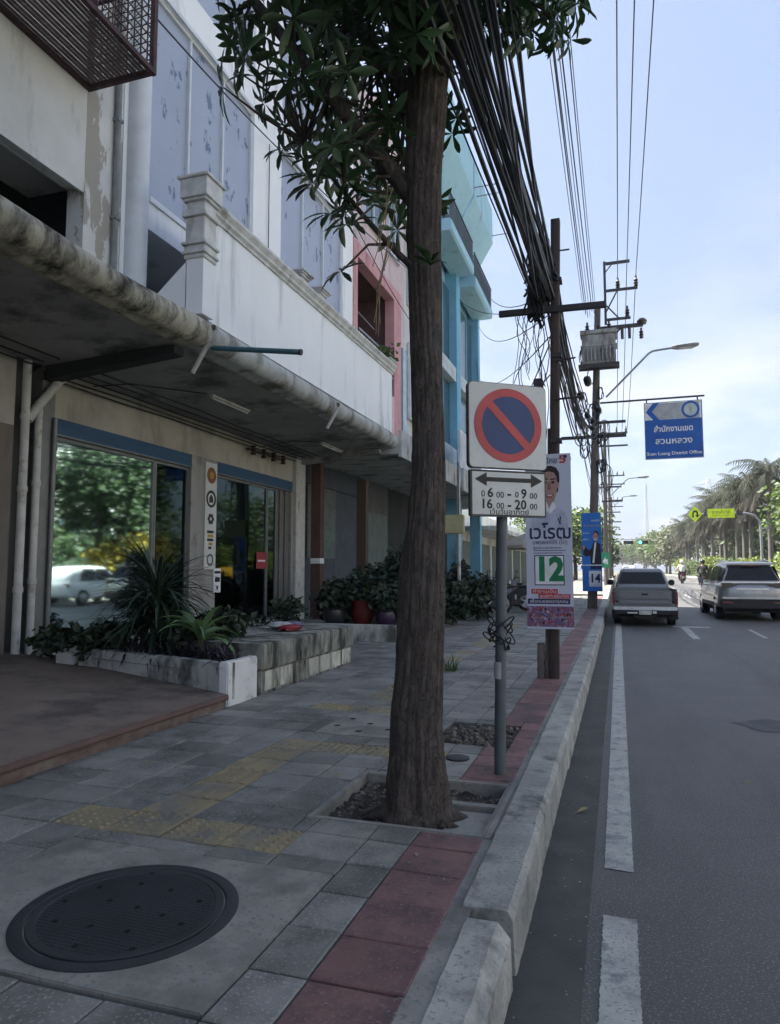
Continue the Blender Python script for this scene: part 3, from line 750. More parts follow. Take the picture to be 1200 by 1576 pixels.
for (y0, y1) in ((7.751, 10.599), (11.671, 14.849)):
    window(B, y0, y1, 6.7, 9.73, 3, film_m); window(B, y0, y1, 10.4, 13.1, 3, film_m)
    for (z0, z1, xq) in ((9.735, 9.80, .05), (6.62, 6.70, .035)):
        a = MB(); a.box(XF - .02, XF + xq, y0, y1, z0, z1); a.build('window_ledge', frame_white, B, False)
canopy_part(B, 7.72, 15.92, canopy_m, amp=0.007)
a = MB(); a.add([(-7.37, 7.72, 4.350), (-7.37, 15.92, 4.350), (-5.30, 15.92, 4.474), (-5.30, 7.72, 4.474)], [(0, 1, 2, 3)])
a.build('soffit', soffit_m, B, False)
a = MB()
for yj in (9.9, 12.9, 14.7):                          # cracks and joints in the canopy nose
    a.lathe([(.176, yj - .006), (.176, yj + .006)], (-5.13, 0, 4.68), 20, axis='y')
a.build('canopy_joint', mould_m, B)
pa = MB(); pa.box(-5.20, -5.06, 7.70, 15.72, 4.86, 6.26)
par = pa.build('parapet', white_wall, B, False)
prof = [(-5.24, 6.262), (-5.03, 6.262), (-5.03, 6.30), (-4.99, 6.33), (-4.99, 6.37), (-4.94, 6.43), (-4.94, 6.47), (-4.97, 6.49), (-5.27, 6.49), (-5.27, 6.43), (-5.24, 6.38)]
a = MB(); a.loft([[(p[0], y, p[1]) for p in prof] for y in (7.66, 10.2, 13, 15.76)]); a.build('cornice', trim_m, par, True, angle=25)
def post(yc, ztop, full=True, xc=-5.11, hw=.13):
    p = MB()
    if full:
        sh_ = MB(); sh_.box(xc - hw, xc + hw, yc - hw, yc + hw, 4.86, 5.60); sh_.build('post_shaft', white_wall, B, False)
    for (z0, z1, e) in ((5.60, 5.66, .02), (5.66, 5.70, .045), (5.70, 5.78, .02), (5.78, 5.82, .05), (5.82, 6.16, .01), (6.16, 6.22, .05)) if full else ():
        p.box(xc - hw - e, xc + hw + e, yc - hw - e, yc + hw + e, z0 + .001, z1, .006)
    b = ztop - .26 if not full else 6.22
    for (z0, z1, e) in ((b, b + .05, .02), (b + .05, b + .15, .005), (b + .15, b + .19, .04), (b + .19, ztop - .04, .07), (ztop - .04, ztop, .10)):
        p.box(xc - hw - e, xc + hw + e, yc - hw - e, yc + hw + e, z0 + .001, z1, .006)
    return p.build('parapet_post', [trim_m], B, False)
po = post(7.69, 6.70, True)
for yc in (10.95, 11.75): post(yc, 6.82, False, xc=-5.28)
post(15.62, 6.6, False, xc=-5.2)
a = MB(); a.prism([(-5.23, 4.86), (-5.23, 5.58), (-5.78, 5.10), (-5.99, 5.02), (-5.99, 4.86)], 'y', 7.56, 7.66); a.build('return_wall', white_wall, B, False)
# ground floor
a = MB(); a.box(XG - .25, XG, 7.60, 15.72, 3.69, 4.42); a.build('lintel_wall', cream_wall, B, False)
pier_m = ( mat('grey_pier_paint', (0.30, 0.295, 0.28), rough=.85, scale=2, stretch=(1, 3, .2), stain=(.15, .14, .13), stain_amt=.4))
for (xq, ya_, yb_) in ((.06, 10.92, 11.78), (.03, 15.10, 15.20)):
    a = MB(); a.box(XG - .25, XG + xq, ya_, yb_, .35, 3.688); a.build('pier', pier_m, B, False)
a = MB(); a.box(XG - .25, XG + .1, 15.21, 15.72, .35, 4.4); a.build('corner_column', pipe_white, B, False)
a = MB(); a.box(XG - .2, XG + .02, 7.44, 7.68, .35, 4.3); a.tube([(XG + .05, 7.66, .4), (XG + .05, 7.66, 3.68)], .035, 10); a.build('door_jamb', alu_m, B)
for (y0, y1) in ((7.70, 10.915), (11.785, 15.095)):
    a = MB(); a.box(XG - .2, XG + .05, y0, y1, 3.47, 3.687); bx = a.build('shutter_box', blue_box, B, False)
    b = MB(); b.box(XG - .03, XG + .056, y0, y1, 3.445, 3.469); b.build('guide_rail', alu_m, bx, False)
room = MB(); room.box(-13.2, -13.0, 7.2, 15.7, .3, 4.3); room.box(-13, XG - .26, 7.2, 7.42, .3, 4.3); room.box(-13, XG - .26, 15.5, 15.7, .3, 4.3); room.box(-13.2, XG - .26, 7.2, 15.7, 4.3, 4.5)
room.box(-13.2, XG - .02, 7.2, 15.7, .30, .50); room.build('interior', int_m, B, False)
shop_glass = glass_mat('shop_glass', (0.26, 0.33, 0.31), 0.015)
dim_glass = glass_mat('dark_shop_glass', (0.10, 0.13, 0.13), 0.02)
def shopwin(y0, y1, g, z0=.50, z1=3.44):
    f = MB(); t = .045
    f.box(XG - .06, XG - .005, y0, y0 + t, z0 + t, z1 - t); f.box(XG - .06, XG - .005, y1 - t, y1, z0 + t, z1 - t)
    f.box(XG - .062, XG - .003, y0, y1, z0, z0 + t); f.box(XG - .062, XG - .003, y0, y1, z1 - t, z1)
    fo = f.build('shop_window', alu_m, B, False)
    p = MB(); p.add([(XG - .03, y0 + t, z0 + t), (XG - .03, y1 - t, z0 + t), (XG - .03, y1 - t, z1 - t), (XG - .03, y0 + t, z1 - t)], [(0, 1, 2, 3)])
    p.build('pane', g, fo, False); return fo
shopwin(7.70, 9.95, shop_glass); w1 = shopwin(9.96, 10.915, dim_glass); w2 = shopwin(11.785, 13.95, shop_glass); shopwin(13.96, 14.40, dim_glass)
a = MB(); a.box(XG - .075, XG - .068, 10.02, 10.5, 2.95, 3.28); a.build('sticker', sticker_red, w1, False)
a = MB(); a.box(XG - .01, XG - .004, 13.5, 13.95, 1.62, 1.98); sk = a.build('sticker', sticker_red, w2, False)
a = MB(); a.box(XG - .003, XG - .002, 13.56, 13.89, 1.77, 1.81); a.build('sticker_line', ink_white, sk, False)
a = MB()
for k in range(5): a.box(XG - .08 + (k % 2) * .03, XG - .03 + (k % 2) * .03, 14.42 + k * .135, 14.545 + k * .135, .42, 3.44)
a.build('folding_door', mat('brown_grey_door', (0.14, 0.135, 0.125), rough=.6, scale=3), B, False)
a = MB(); a.box(XG - .1, XG + .13, 7.62, 15.2, .30, .50); a.build('sill', planter_m, B, False)
# under the canopy: beams, wiring, insulator rack, tube lamps, broken spouts, pipe outrigger
for yb_ in (7.44, 15.47):
    a = MB(); a.prism([(-7.35, 4.16), (-5.3, 4.34), (-5.3, 4.44), (-7.35, 4.44)], 'y', yb_, yb_ + .2); a.build('canopy_beam', dark_m if yb_ < 8 else soffit_m, B, False)
a = MB()
for k, (x, z) in enumerate([(-7.3, 4.28), (-7.22, 4.31), (-7.0, 4.33), (-6.8, 4.345), (-7.34, 4.22)]):
    a.tube([(x + rnd(-.03, .03), 7.7 + j * 1.3, z + rnd(-.02, .02) - .02) for j in range(7)], .012, 6)
a.tube([(-6.2, 9.6, 4.40), (-6.5, 9.2, 4.39), (-6.8, 8.5, 4.33), (-7.2, 8.2, 4.25)], .01, 6)
a.tube([(-6.2, 14.1, 4.40), (-6.6, 13.6, 4.37), (-7.2, 13.2, 4.2)], .01, 6)
a.build('wiring', cable_m, B)
a = MB(); a.box(-7.34, -7.30, 12.9, 14.5, 4.10, 4.14)
for k in range(4): a.lathe([(0, 4.0), (.05, 4.0), (.065, 4.04), (.04, 4.07), (.065, 4.11), (.04, 4.15), (.06, 4.19), (0, 4.21)], (-7.24, 13.0 + k * .46, 0), 10)
a.build('insulator_rack', porcelain, B)
for (y0, y1, lab) in ((9.72, 10.92, 'thin unlit tube lamp under the white canopy, the nearer of two'), (14.15, 15.35, 'thin unlit tube lamp under the white canopy near its far end')):
    t = thing('tube_lamp', (-6.2, (y0 + y1) / 2, 4.38), lab, 'lamp')
    a = MB(); a.box(-6.24, -6.16, y0, y1, 4.385, 4.425, .004); a.build('lamp_housing', pipe_white, t, False)
    a = MB(); a.tube([(-6.2, y0 + .03, 4.365), (-6.2, y1 - .03, 4.365)], .015, 8); a.build('tube', mat('unlit_tube_glass', (.62, .63, .62), rough=.2), t)
def spout(p, q, lab):
    t = thing('gutter_spout', p, lab, 'pipe')
    a = MB(); a.tube([p, q], [.035, .03], 8); a.build('pipe', pipe_white, t)
    a = MB(); a.box(p[0] - .06, p[0] + .02, p[1] - .05, p[1] + .05, p[2] - .02, p[2] + .05, .008); a.build('bracket', mould_m, t, False)
spout((-4.93, 7.8, 4.72), (-5.25, 7.78, 4.16), 'broken white gutter spout slanting down at the joint between the two canopies')
spout((-4.94, 12.1, 4.68), (-5.14, 12.0, 4.24), 'pale gutter spout slanting down below the middle of the white parapet')
t = thing('outrigger_pipe', (-4.95, 7.92, 4.5), 'dark teal pipe sticking out over the pavement from the canopy edge', 'pipe')
a = MB(); a.tube([(-5.05, 7.92, 4.52), (-3.75, 7.90, 4.33)], .036, 10); a.build('pipe', teal_pipe, t)
a = MB(); a.tube([(-3.77, 7.90, 4.333), (-3.74, 7.90, 4.328)], .041, 10); a.build('end_cap', steel_dark, t)
# vertical sign strip with round emblems on the pier between the shop windows
t = thing('pier_sign', (XG + .07, 11.54, 1.45), 'narrow white sign strip with round emblems on the pier between shop windows', 'sign')
a = MB(); a.box(XG + .062, XG + .085, 11.35, 11.74, 1.60, 3.62, .004); a.build('board', sign_white, t, False)
def disc(name, y, z, r, m, x=XG + .086, rin=0, parent=None):
    a = MB(); a.lathe([(rin, .0), (rin, .004), (r, .004), (r, 0)] if rin else [(0, .004), (r, .004), (r, 0)], (x, y, z), 20, axis='x'); return a.build(name, m, parent or t)
brown_ink = mat('brown_emblem_ink', (.22, .085, .03), rough=.5); gold_ink = mat('gold_emblem_ink', (.45, .27, .03), rough=.5)
disc('emblem', 11.545, 3.38, .155, brown_ink); disc('emblem_centre', 11.545, 3.38, .07, gold_ink, XG + .0905)
disc('emblem', 11.545, 2.93, .165, ink_hair, rin=.115)
a = MB(); a.prism([(11.48, 2.86), (11.61, 2.86), (11.61, 2.95), (11.545, 3.02), (11.48, 2.95)], 'x', XG + .086, XG + .09); a.build('emblem_house', ink_hair, t, False)
for k in range(6): disc('emblem_petal', 11.545 + .07 * math.cos(k * 1.047), 2.55 + .07 * math.sin(k * 1.047), .038, ink_hair)
for k in range(5):
    a = MB(); a.box(XG + .086, XG + .09, 11.43 + rnd(0, .07), 11.55 + rnd(0, .1), 1.98 + k * .075, 2.03 + k * .075); a.build('emblem_stroke', gold_ink if k % 2 else ink_hair, t, False)
disc('emblem', 11.545, 1.78, .11, ink_hair, rin=.08)
t = thing('small_notice', (XG + .1, 11.8, 1.3), 'small white notice with black bands below the round emblems', 'sign')
a = MB(); a.box(XG + .065, XG + .08, 11.70, 11.95, 1.16, 1.62, .004); a.build('board', dir_white, t, False)
a = MB(); a.box(XG + .08, XG + .083, 11.72, 11.93, 1.52, 1.57); a.box(XG + .08, XG + .083, 11.80, 11.86, 1.22, 1.29); a.box(XG + .08, XG + .083, 11.74, 11.91, 1.36, 1.45); a.build('print', sign_black, t, False)
# seen through the glass: counter, cabinet, folding chairs
t = thing('green_cabinet', (-8.7, 9.2, .5), 'dark green cabinet just inside the first shop window', 'cabinet')
a = MB(); a.box(-9.1, -8.3, 8.9, 9.9, .5, 1.35, .015); a.build('body', mat('green_cabinet_paint', (.05, .14, .10), rough=.5), t, False)
a = MB(); a.box(-8.30, -8.285, 8.95, 9.38, .58, 1.28, .005); a.box(-8.30, -8.285, 9.42, 9.85, .58, 1.28, .005); a.build('door', mat('green_cabinet_door', (.06, .17, .12), rough=.5), t, False)
t = thing('folding_table', (-8.1, 8.2, .5), 'white-legged folding table inside the first shop window', 'table')
for (x, y) in ((-7.75, 7.95), (-7.75, 8.75), (-8.4, 7.95), (-8.4, 8.75)):
    a = MB(); a.tube([(x, y, .5), (x + .03, y + .02, 1.2)], .018, 8); a.build('leg', frame_white, t)
a = MB(); a.box(-8.5, -7.65, 7.85, 8.85, 1.2, 1.235, .006); a.build('top', wood_m, t, False)

# ---- pink shophouse
Pk = thing('pink_shophouse', (-8, 18, 0), 'pink shophouse with dark open balcony beyond the white parapet', 'building')
a = MB()
for (y0, y1) in ((15.50, 15.80), (18.78, 19.45)): a.box(XF - .25, XF + .03, y0, y1, 4.7, 9.75)
a.box(XF - .25, XF + .032, 15.801, 18.779, 9.38, 9.75); a.build('frame_wall', pink_wall, Pk, False)
a = MB(); a.box(-16, XF - .02, 15.51, 19.9, 9.76, 14.6); a.box(XF - .25, XF - .03, 19.451, 19.9, 4.7, 9.755); a.box(-16, -8.3, 15.51, 19.9, 4.7, 9.75); a.box(XF - .25, XF + .03, 15.863, 18.777, 4.7, 6.5)
a.build('wall', palepink, Pk, False)
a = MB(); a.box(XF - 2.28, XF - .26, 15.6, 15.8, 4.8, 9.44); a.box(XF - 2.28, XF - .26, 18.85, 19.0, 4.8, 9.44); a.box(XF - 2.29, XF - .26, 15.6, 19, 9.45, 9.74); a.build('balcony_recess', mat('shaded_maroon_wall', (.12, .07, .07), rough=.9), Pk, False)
rl = MB()
for k in range(14): rl.box(XF + .01, XF + .03, 15.95 + k * .2, 15.97 + k * .2, 6.5, 7.55)
rl.box(XF, XF + .04, 15.9, 18.7, 7.55, 7.60); rl.box(XF + .002, XF + .038, 15.9, 18.7, 7.0, 7.04); rl.build('railing', steel_light, Pk, False)
a = MB(); a.tube([(XF - .1, 15.9, 8.1), (XF - .1, 17.4, 8.05)], .015, 6); a.build('clothes_rail', steel_light, Pk)
window(Pk, 16.2, 17.6, 10.6, 13.2, 2, teal_dark, x=XF + .03); window(Pk, 18.2, 19.3, 10.6, 13.2, 2, teal_dark, x=XF + .03)
a = MB(); a.box(XF - .05, XF + .06, 19.56, 19.88, 5.1, 8.2); a.build('window_strip', mat('pale_blue_pane', (.38, .50, .56), rough=.25), Pk, False)
# ground floor of the pink house: side pillar, roller shutter, dark recess
a = MB(); a.box(-7.2, -6.95, 15.85, 16.08, .3, 4.3); pl = a.build('rusty_pillar', rust_m, Pk, False)
b = MB(); b.box(-7.206, -6.944, 15.844, 16.086, 1.75, 1.88); b.build('pillar_band', dir_white, pl, False)
a = MB()
for k in range(22): a.box(XG - .06 + (k % 2) * .012, XG - .02 + (k % 2) * .012, 16.1, 17.95, 1.9 + k * .085, 1.983 + k * .085)
a.build('roller_shutter', shutter_m, Pk, False)
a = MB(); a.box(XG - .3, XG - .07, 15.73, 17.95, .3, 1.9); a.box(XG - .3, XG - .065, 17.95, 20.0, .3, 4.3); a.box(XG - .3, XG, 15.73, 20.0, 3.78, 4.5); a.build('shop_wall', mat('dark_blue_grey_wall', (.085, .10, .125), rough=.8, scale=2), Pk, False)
a = MB(); a.box(-6.4, -6.14, 16.9, 17.1, .28, 3.9); a.build('wooden_post', wood_m, Pk, False)
a = MB(); a.box(-7.38, -4.95, 15.93, 19.9, 4.38, 4.62); a.box(-4.96, -4.88, 15.93, 19.9, 4.30, 4.95); a.build('canopy', canopy_m, Pk, False)
a = MB()
for k in range(3): a.tube([(-7.2, 16.0 + k * .5, 4.25), (-6.3, 16.3 + k * .5, 4.1 + k * .05), (-5.2, 16.2 + k * .7, 4.25)], .02, 6)
a.build('hanging_pipe', pipe_grey, Pk)

# ---- narrow grey house mostly behind the trunk
G = thing('grey_narrow_house', (-8, 21.3, 0), 'narrow grey house between the pink and the teal building, behind the trunk', 'building')
a = MB(); a.box(-16, XF - .05, 19.92, 22.55, 4.6, 14.2); a.build('wall', old_wall, G, False)
window(G, 20.3, 22.2, 6.2, 8.6, 2, teal_dark, x=XF + .02); window(G, 20.3, 22.2, 9.8, 12.2, 2, teal_dark, x=XF + .02)
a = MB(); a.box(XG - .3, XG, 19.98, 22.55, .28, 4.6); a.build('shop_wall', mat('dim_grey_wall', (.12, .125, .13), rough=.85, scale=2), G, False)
a = MB(); a.box(-7.38, -4.95, 19.93, 22.55, 4.38, 4.60); a.box(-4.96, -4.88, 19.93, 22.55, 4.28, 4.92); a.build('canopy', canopy_m, G, False)
a = MB(); a.box(XG + .01, XG + .06, 20.2, 22.3, .29, 3.4); a.build('shutter', shutter_m, G, False)

# ---- teal building
T = thing('teal_building', (-8, 27, 0), 'tall teal building with projecting balconies beyond the tree trunk', 'building')
XB = -5.9
a = MB()
for (y0, y1) in ((22.6, 23.0), (26.55, 27.25), (31.0, 31.45)): a.box(XB - .4, XB + .05, y0, y1, 0.3, 16.0)
a.build('pillar', teal_wall, T, False)
a = MB(); a.box(-16, XB - .41, 22.58, 31.45, 4.6, 16.8); a.build('wall', teal_pale, T, False)
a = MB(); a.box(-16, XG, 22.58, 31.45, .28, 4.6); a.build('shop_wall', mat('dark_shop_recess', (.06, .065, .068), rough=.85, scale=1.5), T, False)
for (y0, y1) in ((23.02, 26.53), (27.27, 30.98)):
    for (z0, z1) in ((6.3, 8.9), (9.55, 12.7), (13.5, 15.6)):
        a = MB(); a.box(XB - .4, XB - .25, y0, y1, z0, z1); wn_ = a.build('window', teal_dark, T, False)
        b = MB()
        for k in range(1, 3): b.box(XB - .252, XB - .22, y0 + k * (y1 - y0) / 3 - .03, y0 + k * (y1 - y0) / 3 + .03, z0, z1)
        b.build('window_bar', teal_wall, wn_, False)
    for (z0, z1, x) in ((8.95, 9.50, .02), (5.6, 6.25, .02)):
        a = MB(); a.box(XB - .3, XB + x, y0, y1, z0, z1); a.build('floor_band', mat('white_floor_band', (.60, .68, .70), rough=.8, scale=2), T, False)
for (y0, y1, zb) in ((22.9, 26.9, 13.35), (27.2, 31.2, 13.05)):
    a = MB(); a.prism([(XB - .2, zb), (XB + .62, zb), (XB + .70, zb + .06), (XB + .70, zb + .38), (XB + .62, zb + .44), (XB - .2, zb + .44)], 'y', y0, y1); bl = a.build('balcony', teal_pale, T, False)
    b = MB(); n = 20
    for k in range(n + 1): b.box(XB + .64, XB + .66, y0 + .05 + k * (y1 - y0 - .1) / n, y0 + .07 + k * (y1 - y0 - .1) / n, zb + .44, zb + 1.35)
    b.box(XB + .63, XB + .67, y0, y1, zb + 1.35, zb + 1.40)
    b.build('railing', steel_dark, bl, False)
    b = MB(); b.box(XB + .60, XB + .63, y0 + .02, y1 - .02, zb + .46, zb + 1.3); b.build('railing_panel', mat('smoky_teal_panel', (.12, .20, .23), rough=.4), bl, False)
for (y0, y1, d) in ((22.6, 26.85, 0.0), (27.05, 31.4, 0.0)):
    a = MB(); a.prism([(XB - .4, 15.4), (XB - .05, 15.4), (XB + .72, 16.7), (XB + .72, 18.3), (XB + .4, 18.9), (XB - .4, 18.9)], 'y', y0, y1); a.build('roof_box', teal_pale, T, False)
a = MB()
for y in (26.9, 27.6, 31.2): a.tube([(XB + .72, y, 17.0), (XB + 1.6, y + .02, 17.02)], .025, 6)
a.build('roof_rod', steel_light, T)
a = MB(); a.box(-7.38, -4.85, 22.6, 31.45, 4.36, 4.56); a.box(-4.86, -4.78, 22.6, 31.45, 4.2, 4.95); a.build('canopy', canopy_m, T, False)
a = MB(); a.box(-5.0, -4.93, 22.8, 26.4, 5.0, 6.3); a.build('signboard', mat('pale_signboard', (.62, .64, .68), rough=.5, scale=2), T, False)
# ---- low shops farther on
L = thing('low_shop', (-9, 42, 0), 'low grey shop row beyond the teal building', 'building')
a = MB(); a.box(-16, -7.0, 31.5, 58, .2, 4.6); a.box(-7.0, -5.2, 31.5, 58, 3.4, 3.6); a.build('wall', old_wall, L, False)
for k in range(6):
    a = MB(); a.box(-7.0, -6.96, 32.3 + k * 4.3, 35.6 + k * 4.3, .5, 3.0); a.build('shutter', shutter_m, L, False)

# ================================================================== STREET FURNITURE
# ---- no-parking sign on a grey post
S = thing('no_parking_sign', (-0.775, 4.77, PZ), 'white no-parking sign with times plate on a grey post beside the kerb', 'road sign')
a = MB(); a.tube([(-0.785, 4.77, PZ - .05), (-0.745, 4.77, 2.05)], .038, 16); po_ = a.build('post', steel_post, S)
b = MB(); b.tube([(-0.7765, 4.77, .86), (-0.7745, 4.77, .97)], .0395, 16); b.build('white_band', mat('white_band_tape', (.42, .44, .45), rough=.6), po_)
SM = Matrix.Translation((-0.690, 4.70, -.012)) @ Matrix.Rotation(R(36), 4, 'Z') @ Matrix.Translation((0, 0, 2.4)) @ Matrix.Scale(.96, 4) @ Matrix.Translation((0, 0, -2.4))
def sbox(x0, x1, y0, y1, z0, z1, bev=0): return MB().box(x0, x1, y0, y1, z0, z1, bev, M=SM)
HW = .305
def rrect(x0, x1, z0, z1, r, n=5):
    p = []
    for (cx, cz, a0) in ((x1 - r, z1 - r, 0), (x0 + r, z1 - r, 90), (x0 + r, z0 + r, 180), (x1 - r, z0 + r, 270)):
        p += [(cx + r * math.cos(R(a0 + 90 * i / n)), cz + r * math.sin(R(a0 + 90 * i / n))) for i in range(n + 1)]
    return p
a = MB(); a.prism(rrect(-HW, HW, 2.265, 2.875, .035), 'y', -.006, .030, M=SM); a.build('back_plate', sign_frame, S)
a = MB(); a.prism(rrect(-HW + .006, HW - .006, 2.272, 2.869, .032), 'y', -.010, -.0065, M=SM); plate = a.build('plate', sign_white, S)
def ring(name, cx, cz, r0, r1, m, y0, y1, parent, n=56):
    a = MB(); o_ = ellipse(cx, cz, r1, r1, n); i_ = ellipse(cx, cz, r0, r0, n)
    vs = [(p[0], y0, p[1]) for p in o_] + [(p[0], y0, p[1]) for p in i_]; vs = [SM @ Vector(v) for v in vs]
    a.add(vs, [(k, (k + 1) % n, n + (k + 1) % n, n + k) for k in range(n)]); return a.build(name, m, parent, False)
a = MB(); a.prism(ellipse(0, 2.575, .262, .262, 56), 'y', -.0125, -.0105, M=SM); a.build('blue_disc', sign_blue, plate, False)
ring('red_ring', 0, 2.575, .205, .262, sign_red, -.0145, 0, plate)
a = MB(); a.box(-.212, .212, -.0155, -.0130, -.029, .029, M=SM @ Matrix.Translation((0, 0, 2.575)) @ Matrix.Rotation(R(45), 4, 'Y')); a.build('red_bar', sign_red, plate, False)
a = MB(); a.prism(rrect(-HW + .01, HW - .012, 1.93, 2.255, .012), 'y', -.006, .028, M=SM); a.build('back_plate', sign_frame, S)
a = MB(); a.prism(rrect(-HW + .018, HW - .020, 1.938, 2.247, .01), 'y', -.010, -.0065, M=SM); tp = a.build('times_plate', sign_white, S)
a = MB()
for (x0, x1, z0, z1) in ((-HW + .018, HW - .02, 2.240, 2.247), (-HW + .018, HW - .02, 1.938, 1.943), (-HW + .018, -HW + .023, 1.944, 2.239), (HW - .025, HW - .02, 1.944, 2.239)):
    a.box(x0, x1, -.0118, -.0105, z0, z1, M=SM)
a.build('border', sign_black, tp, False)
a = MB(); a.prism([(-.262, 2.188), (-.172, 2.236), (-.172, 2.203), (.172, 2.203), (.172, 2.236), (.262, 2.188), (.172, 2.140), (.172, 2.173), (-.172, 2.173), (-.172, 2.140)], 'y', -.0122, -.0105, M=SM); a.build('double_arrow', sign_black, tp, False)
SF = lambda x, z: Matrix.Translation(-Vector((-0.775, 4.77, PZ))) @ SM @ face_front(x, -.0108, z)
for (s_, x, z, sz, bd_) in (('0', -.20, 2.085, .062, .000), ('6', -.145, 2.092, .092, .002), ('00', -.07, 2.080, .062, 0), ('-', .0, 2.092, .10, .002), ('0', .06, 2.085, .062, 0), ('9', .115, 2.092, .092, .002), ('00', .19, 2.080, .062, 0),
                        ('16', -.175, 2.014, .092, .002), ('00', -.07, 2.004, .062, 0), ('-', .0, 2.014, .10, .002), ('20', .088, 2.014, .092, .002), ('00', .19, 2.004, .062, 0)):
    text_part(s_, sz, sign_black, tp, SF(x, z), bold=bd_)
text_part('(วันอาทิตย์)' if False else 'เว้นวันอาทิตย์', .052, sign_black, tp, SF(0, 1.962), width=.30)
cz = thing('cable_tie_tangle', (-0.77, 4.77, 1.17), 'tangle of black cable tied round the grey sign post', 'cable')
for k in range(6):
    a = MB(); r_ = rnd(.045, .10); ph = rnd(0, 6.28); zc_ = rnd(1.12, 1.25)
    a.tube([(-0.77 + r_ * math.cos(ph + t * .55) * (1 + .4 * math.sin(t)), 4.77 + r_ * .8 * math.sin(ph + t * .55), zc_ + .035 * math.sin(t * 1.3 + k) - (.012 * t if k % 2 else 0)) for t in [q * .25 for q in range(50)]], .005, 6)
    a.build('loop', cable_m, cz)

# ---- first pole: dark wooden pole with cross-arm and bound cables
P1 = thing('wooden_pole', (-0.82, 9.08, PZ), 'dark wooden pole with the white poster and a thick tangle of cables', 'utility pole')
a = MB(); a.prism([(-.105, -.095), (.105, -.095), (.11, .095), (-.11, .095)], 'z', 0, 1)
def post_shape(x0, x1, y, z0, z1, w0, w1, d=.09, jit=.004):
    mb = MB(); n = 12; rings = []
    for i in range(n + 1):
        t = i / n; x = x0 + (x1 - x0) * t; w = w0 + (w1 - w0) * t; z = z0 + (z1 - z0) * t
        j = [rnd(-jit, jit) for _ in range(8)]; c = .012
        rings.append([(x - w + c, y - d + j[0], z), (x + w - c, y - d + j[1], z), (x + w + j[2], y - d + c, z), (x + w + j[3], y + d - c, z), (x + w - c, y + d, z), (x - w + c, y + d, z), (x - w + j[4], y + d - c, z), (x - w + j[5], y - d + c, z)])
    return mb.loft(rings)
post_shape(-0.795, -0.672, 9.08, PZ - .05, 6.15, .060, .056, .06).build('shaft', wood_pole, P1, angle=60)
post_shape(-0.885, -0.79, 9.14, PZ - .05, 3.4, .034, .034, .05).build('side_post', concrete_pole, P1, angle=60)
a = MB(); a.box(-1.41, -0.07, 8.96, 9.02, 4.885, 4.965, .006, M=Matrix.Translation((-.74, 9, 4.92)) @ Matrix.Rotation(R(1.0), 4, 'Y') @ Matrix.Translation((.74, -9, -4.92))); a.build('crossarm', steel_dark, P1)
a = MB()
for z in (5.3, 4.92, 4.3, 3.2): a.box(-.79 + (z - 3) * .02 , -.65 + (z - 3) * .02, 9.0, 9.15, z, z + .05)
a.tube([(-.66, 9.05, 5.72), (-.50, 9.05, 5.72)], .012, 6); a.tube([(-.72, 9.0, 4.25), (-.45, 9.0, 4.27)], .012, 6); a.tube([(-.72, 9.0, 3.75), (-.36, 9.0, 3.76)], .014, 6)
a.build('steel_band', steel_dark, P1, False)
a = MB(); a.box(-.985, -.87, 9.02, 9.16, 3.55, 4.05, .01); a.build('junction_box', steel_dark, P1)
t = thing('stub_post', (-0.965, 9.10, PZ), 'short grey stub post at the foot of the wooden pole', 'post')
post_shape(-0.965, -0.955, 9.10, PZ - .05, .66, .042, .042, .045).build('shaft', concrete_pole, t, angle=60)
a = MB(); a.box(-1.0, -.915, 9.055, 9.146, .655, .668, .003); a.build('cut_top', wood_pole, t)

# ---- election posters
def poster(root, x0, x1, y, z0, z1, back):
    a = MB(); a.box(x0, x1, y, y + .012, z0, z1, .002); o = a.build('board', back, root, False)
    b = MB(); b.box(x0 - .004, x1 + .004, y + .013, y + .03, z0 + .05, z0 + .09); b.box(x0 - .004, x1 + .004, y + .013, y + .03, z1 - .09, z1 - .05); b.box((x0 + x1) / 2 - .02, (x0 + x1) / 2 + .02, y + .013, y + .031, z0 + .091, z1 - .091); b.build('batten', wood_m, root, False)
    return o
X0, X1, Y0, Z0, Z1 = -1.10, -0.535, 8.93, .86, 3.04
Q = thing('election_poster', (-0.82, Y0, Z0), 'tall white election poster with a man in a pale shirt and green number 12', 'poster')
bdp = poster(Q, X0, X1, Y0, Z0, Z1, poster_white)
org = Vector((-0.82, Y0, Z0)); W_ = X1 - X0; H_ = Z1 - Z0
def flat(name, poly, m, lay=1, parent=None, rt=None, box=None):
    x0, z0, w, h, y = box or (X0, Z0, W_, H_, Y0)
    a = MB(); a.prism([(x0 + p[0] * w, z0 + p[1] * h) for p in poly], 'y', y - .0012 * lay, y - .0012 * lay + .0008); return a.build(name, m, parent or bdp, False)
def rect(u0, u1, v0, v1): return [(u0, v0), (u1, v0), (u1, v1), (u0, v1)]
def el(cu, cv, ru, rv, n=24, a0=0, a1=360): return ellipse(cu, cv, ru, rv, n, a0, a1)
asp = W_ / H_
PS = lambda poly: [((u - .53) * 1.15 + .535, (v - .80) * 1.20 + .80) for (u, v) in poly]
pt = flat('portrait_shirt', [(.12, .56), (.93, .56), (.93, .62), (.86, .66), (.72, .69), (.62, .705), (.46, .705), (.30, .68), (.14, .64)], ink_pale, 1)
flat('portrait_neck', PS([(.42, .69), (.62, .69), (.615, .76), (.43, .76)]), ink_skin, 2)
flat('collar', [(.34, .692), (.45, .735), (.52, .682), (.60, .735), (.68, .692), (.55, .655)], ink_white, 3)
flat('portrait_hair', PS([(.36, .82), (.35, .86), (.38, .893), (.46, .908), (.56, .91), (.66, .90), (.715, .875), (.72, .84), (.70, .80), (.68, .78), (.40, .78)]), ink_hair, 2)
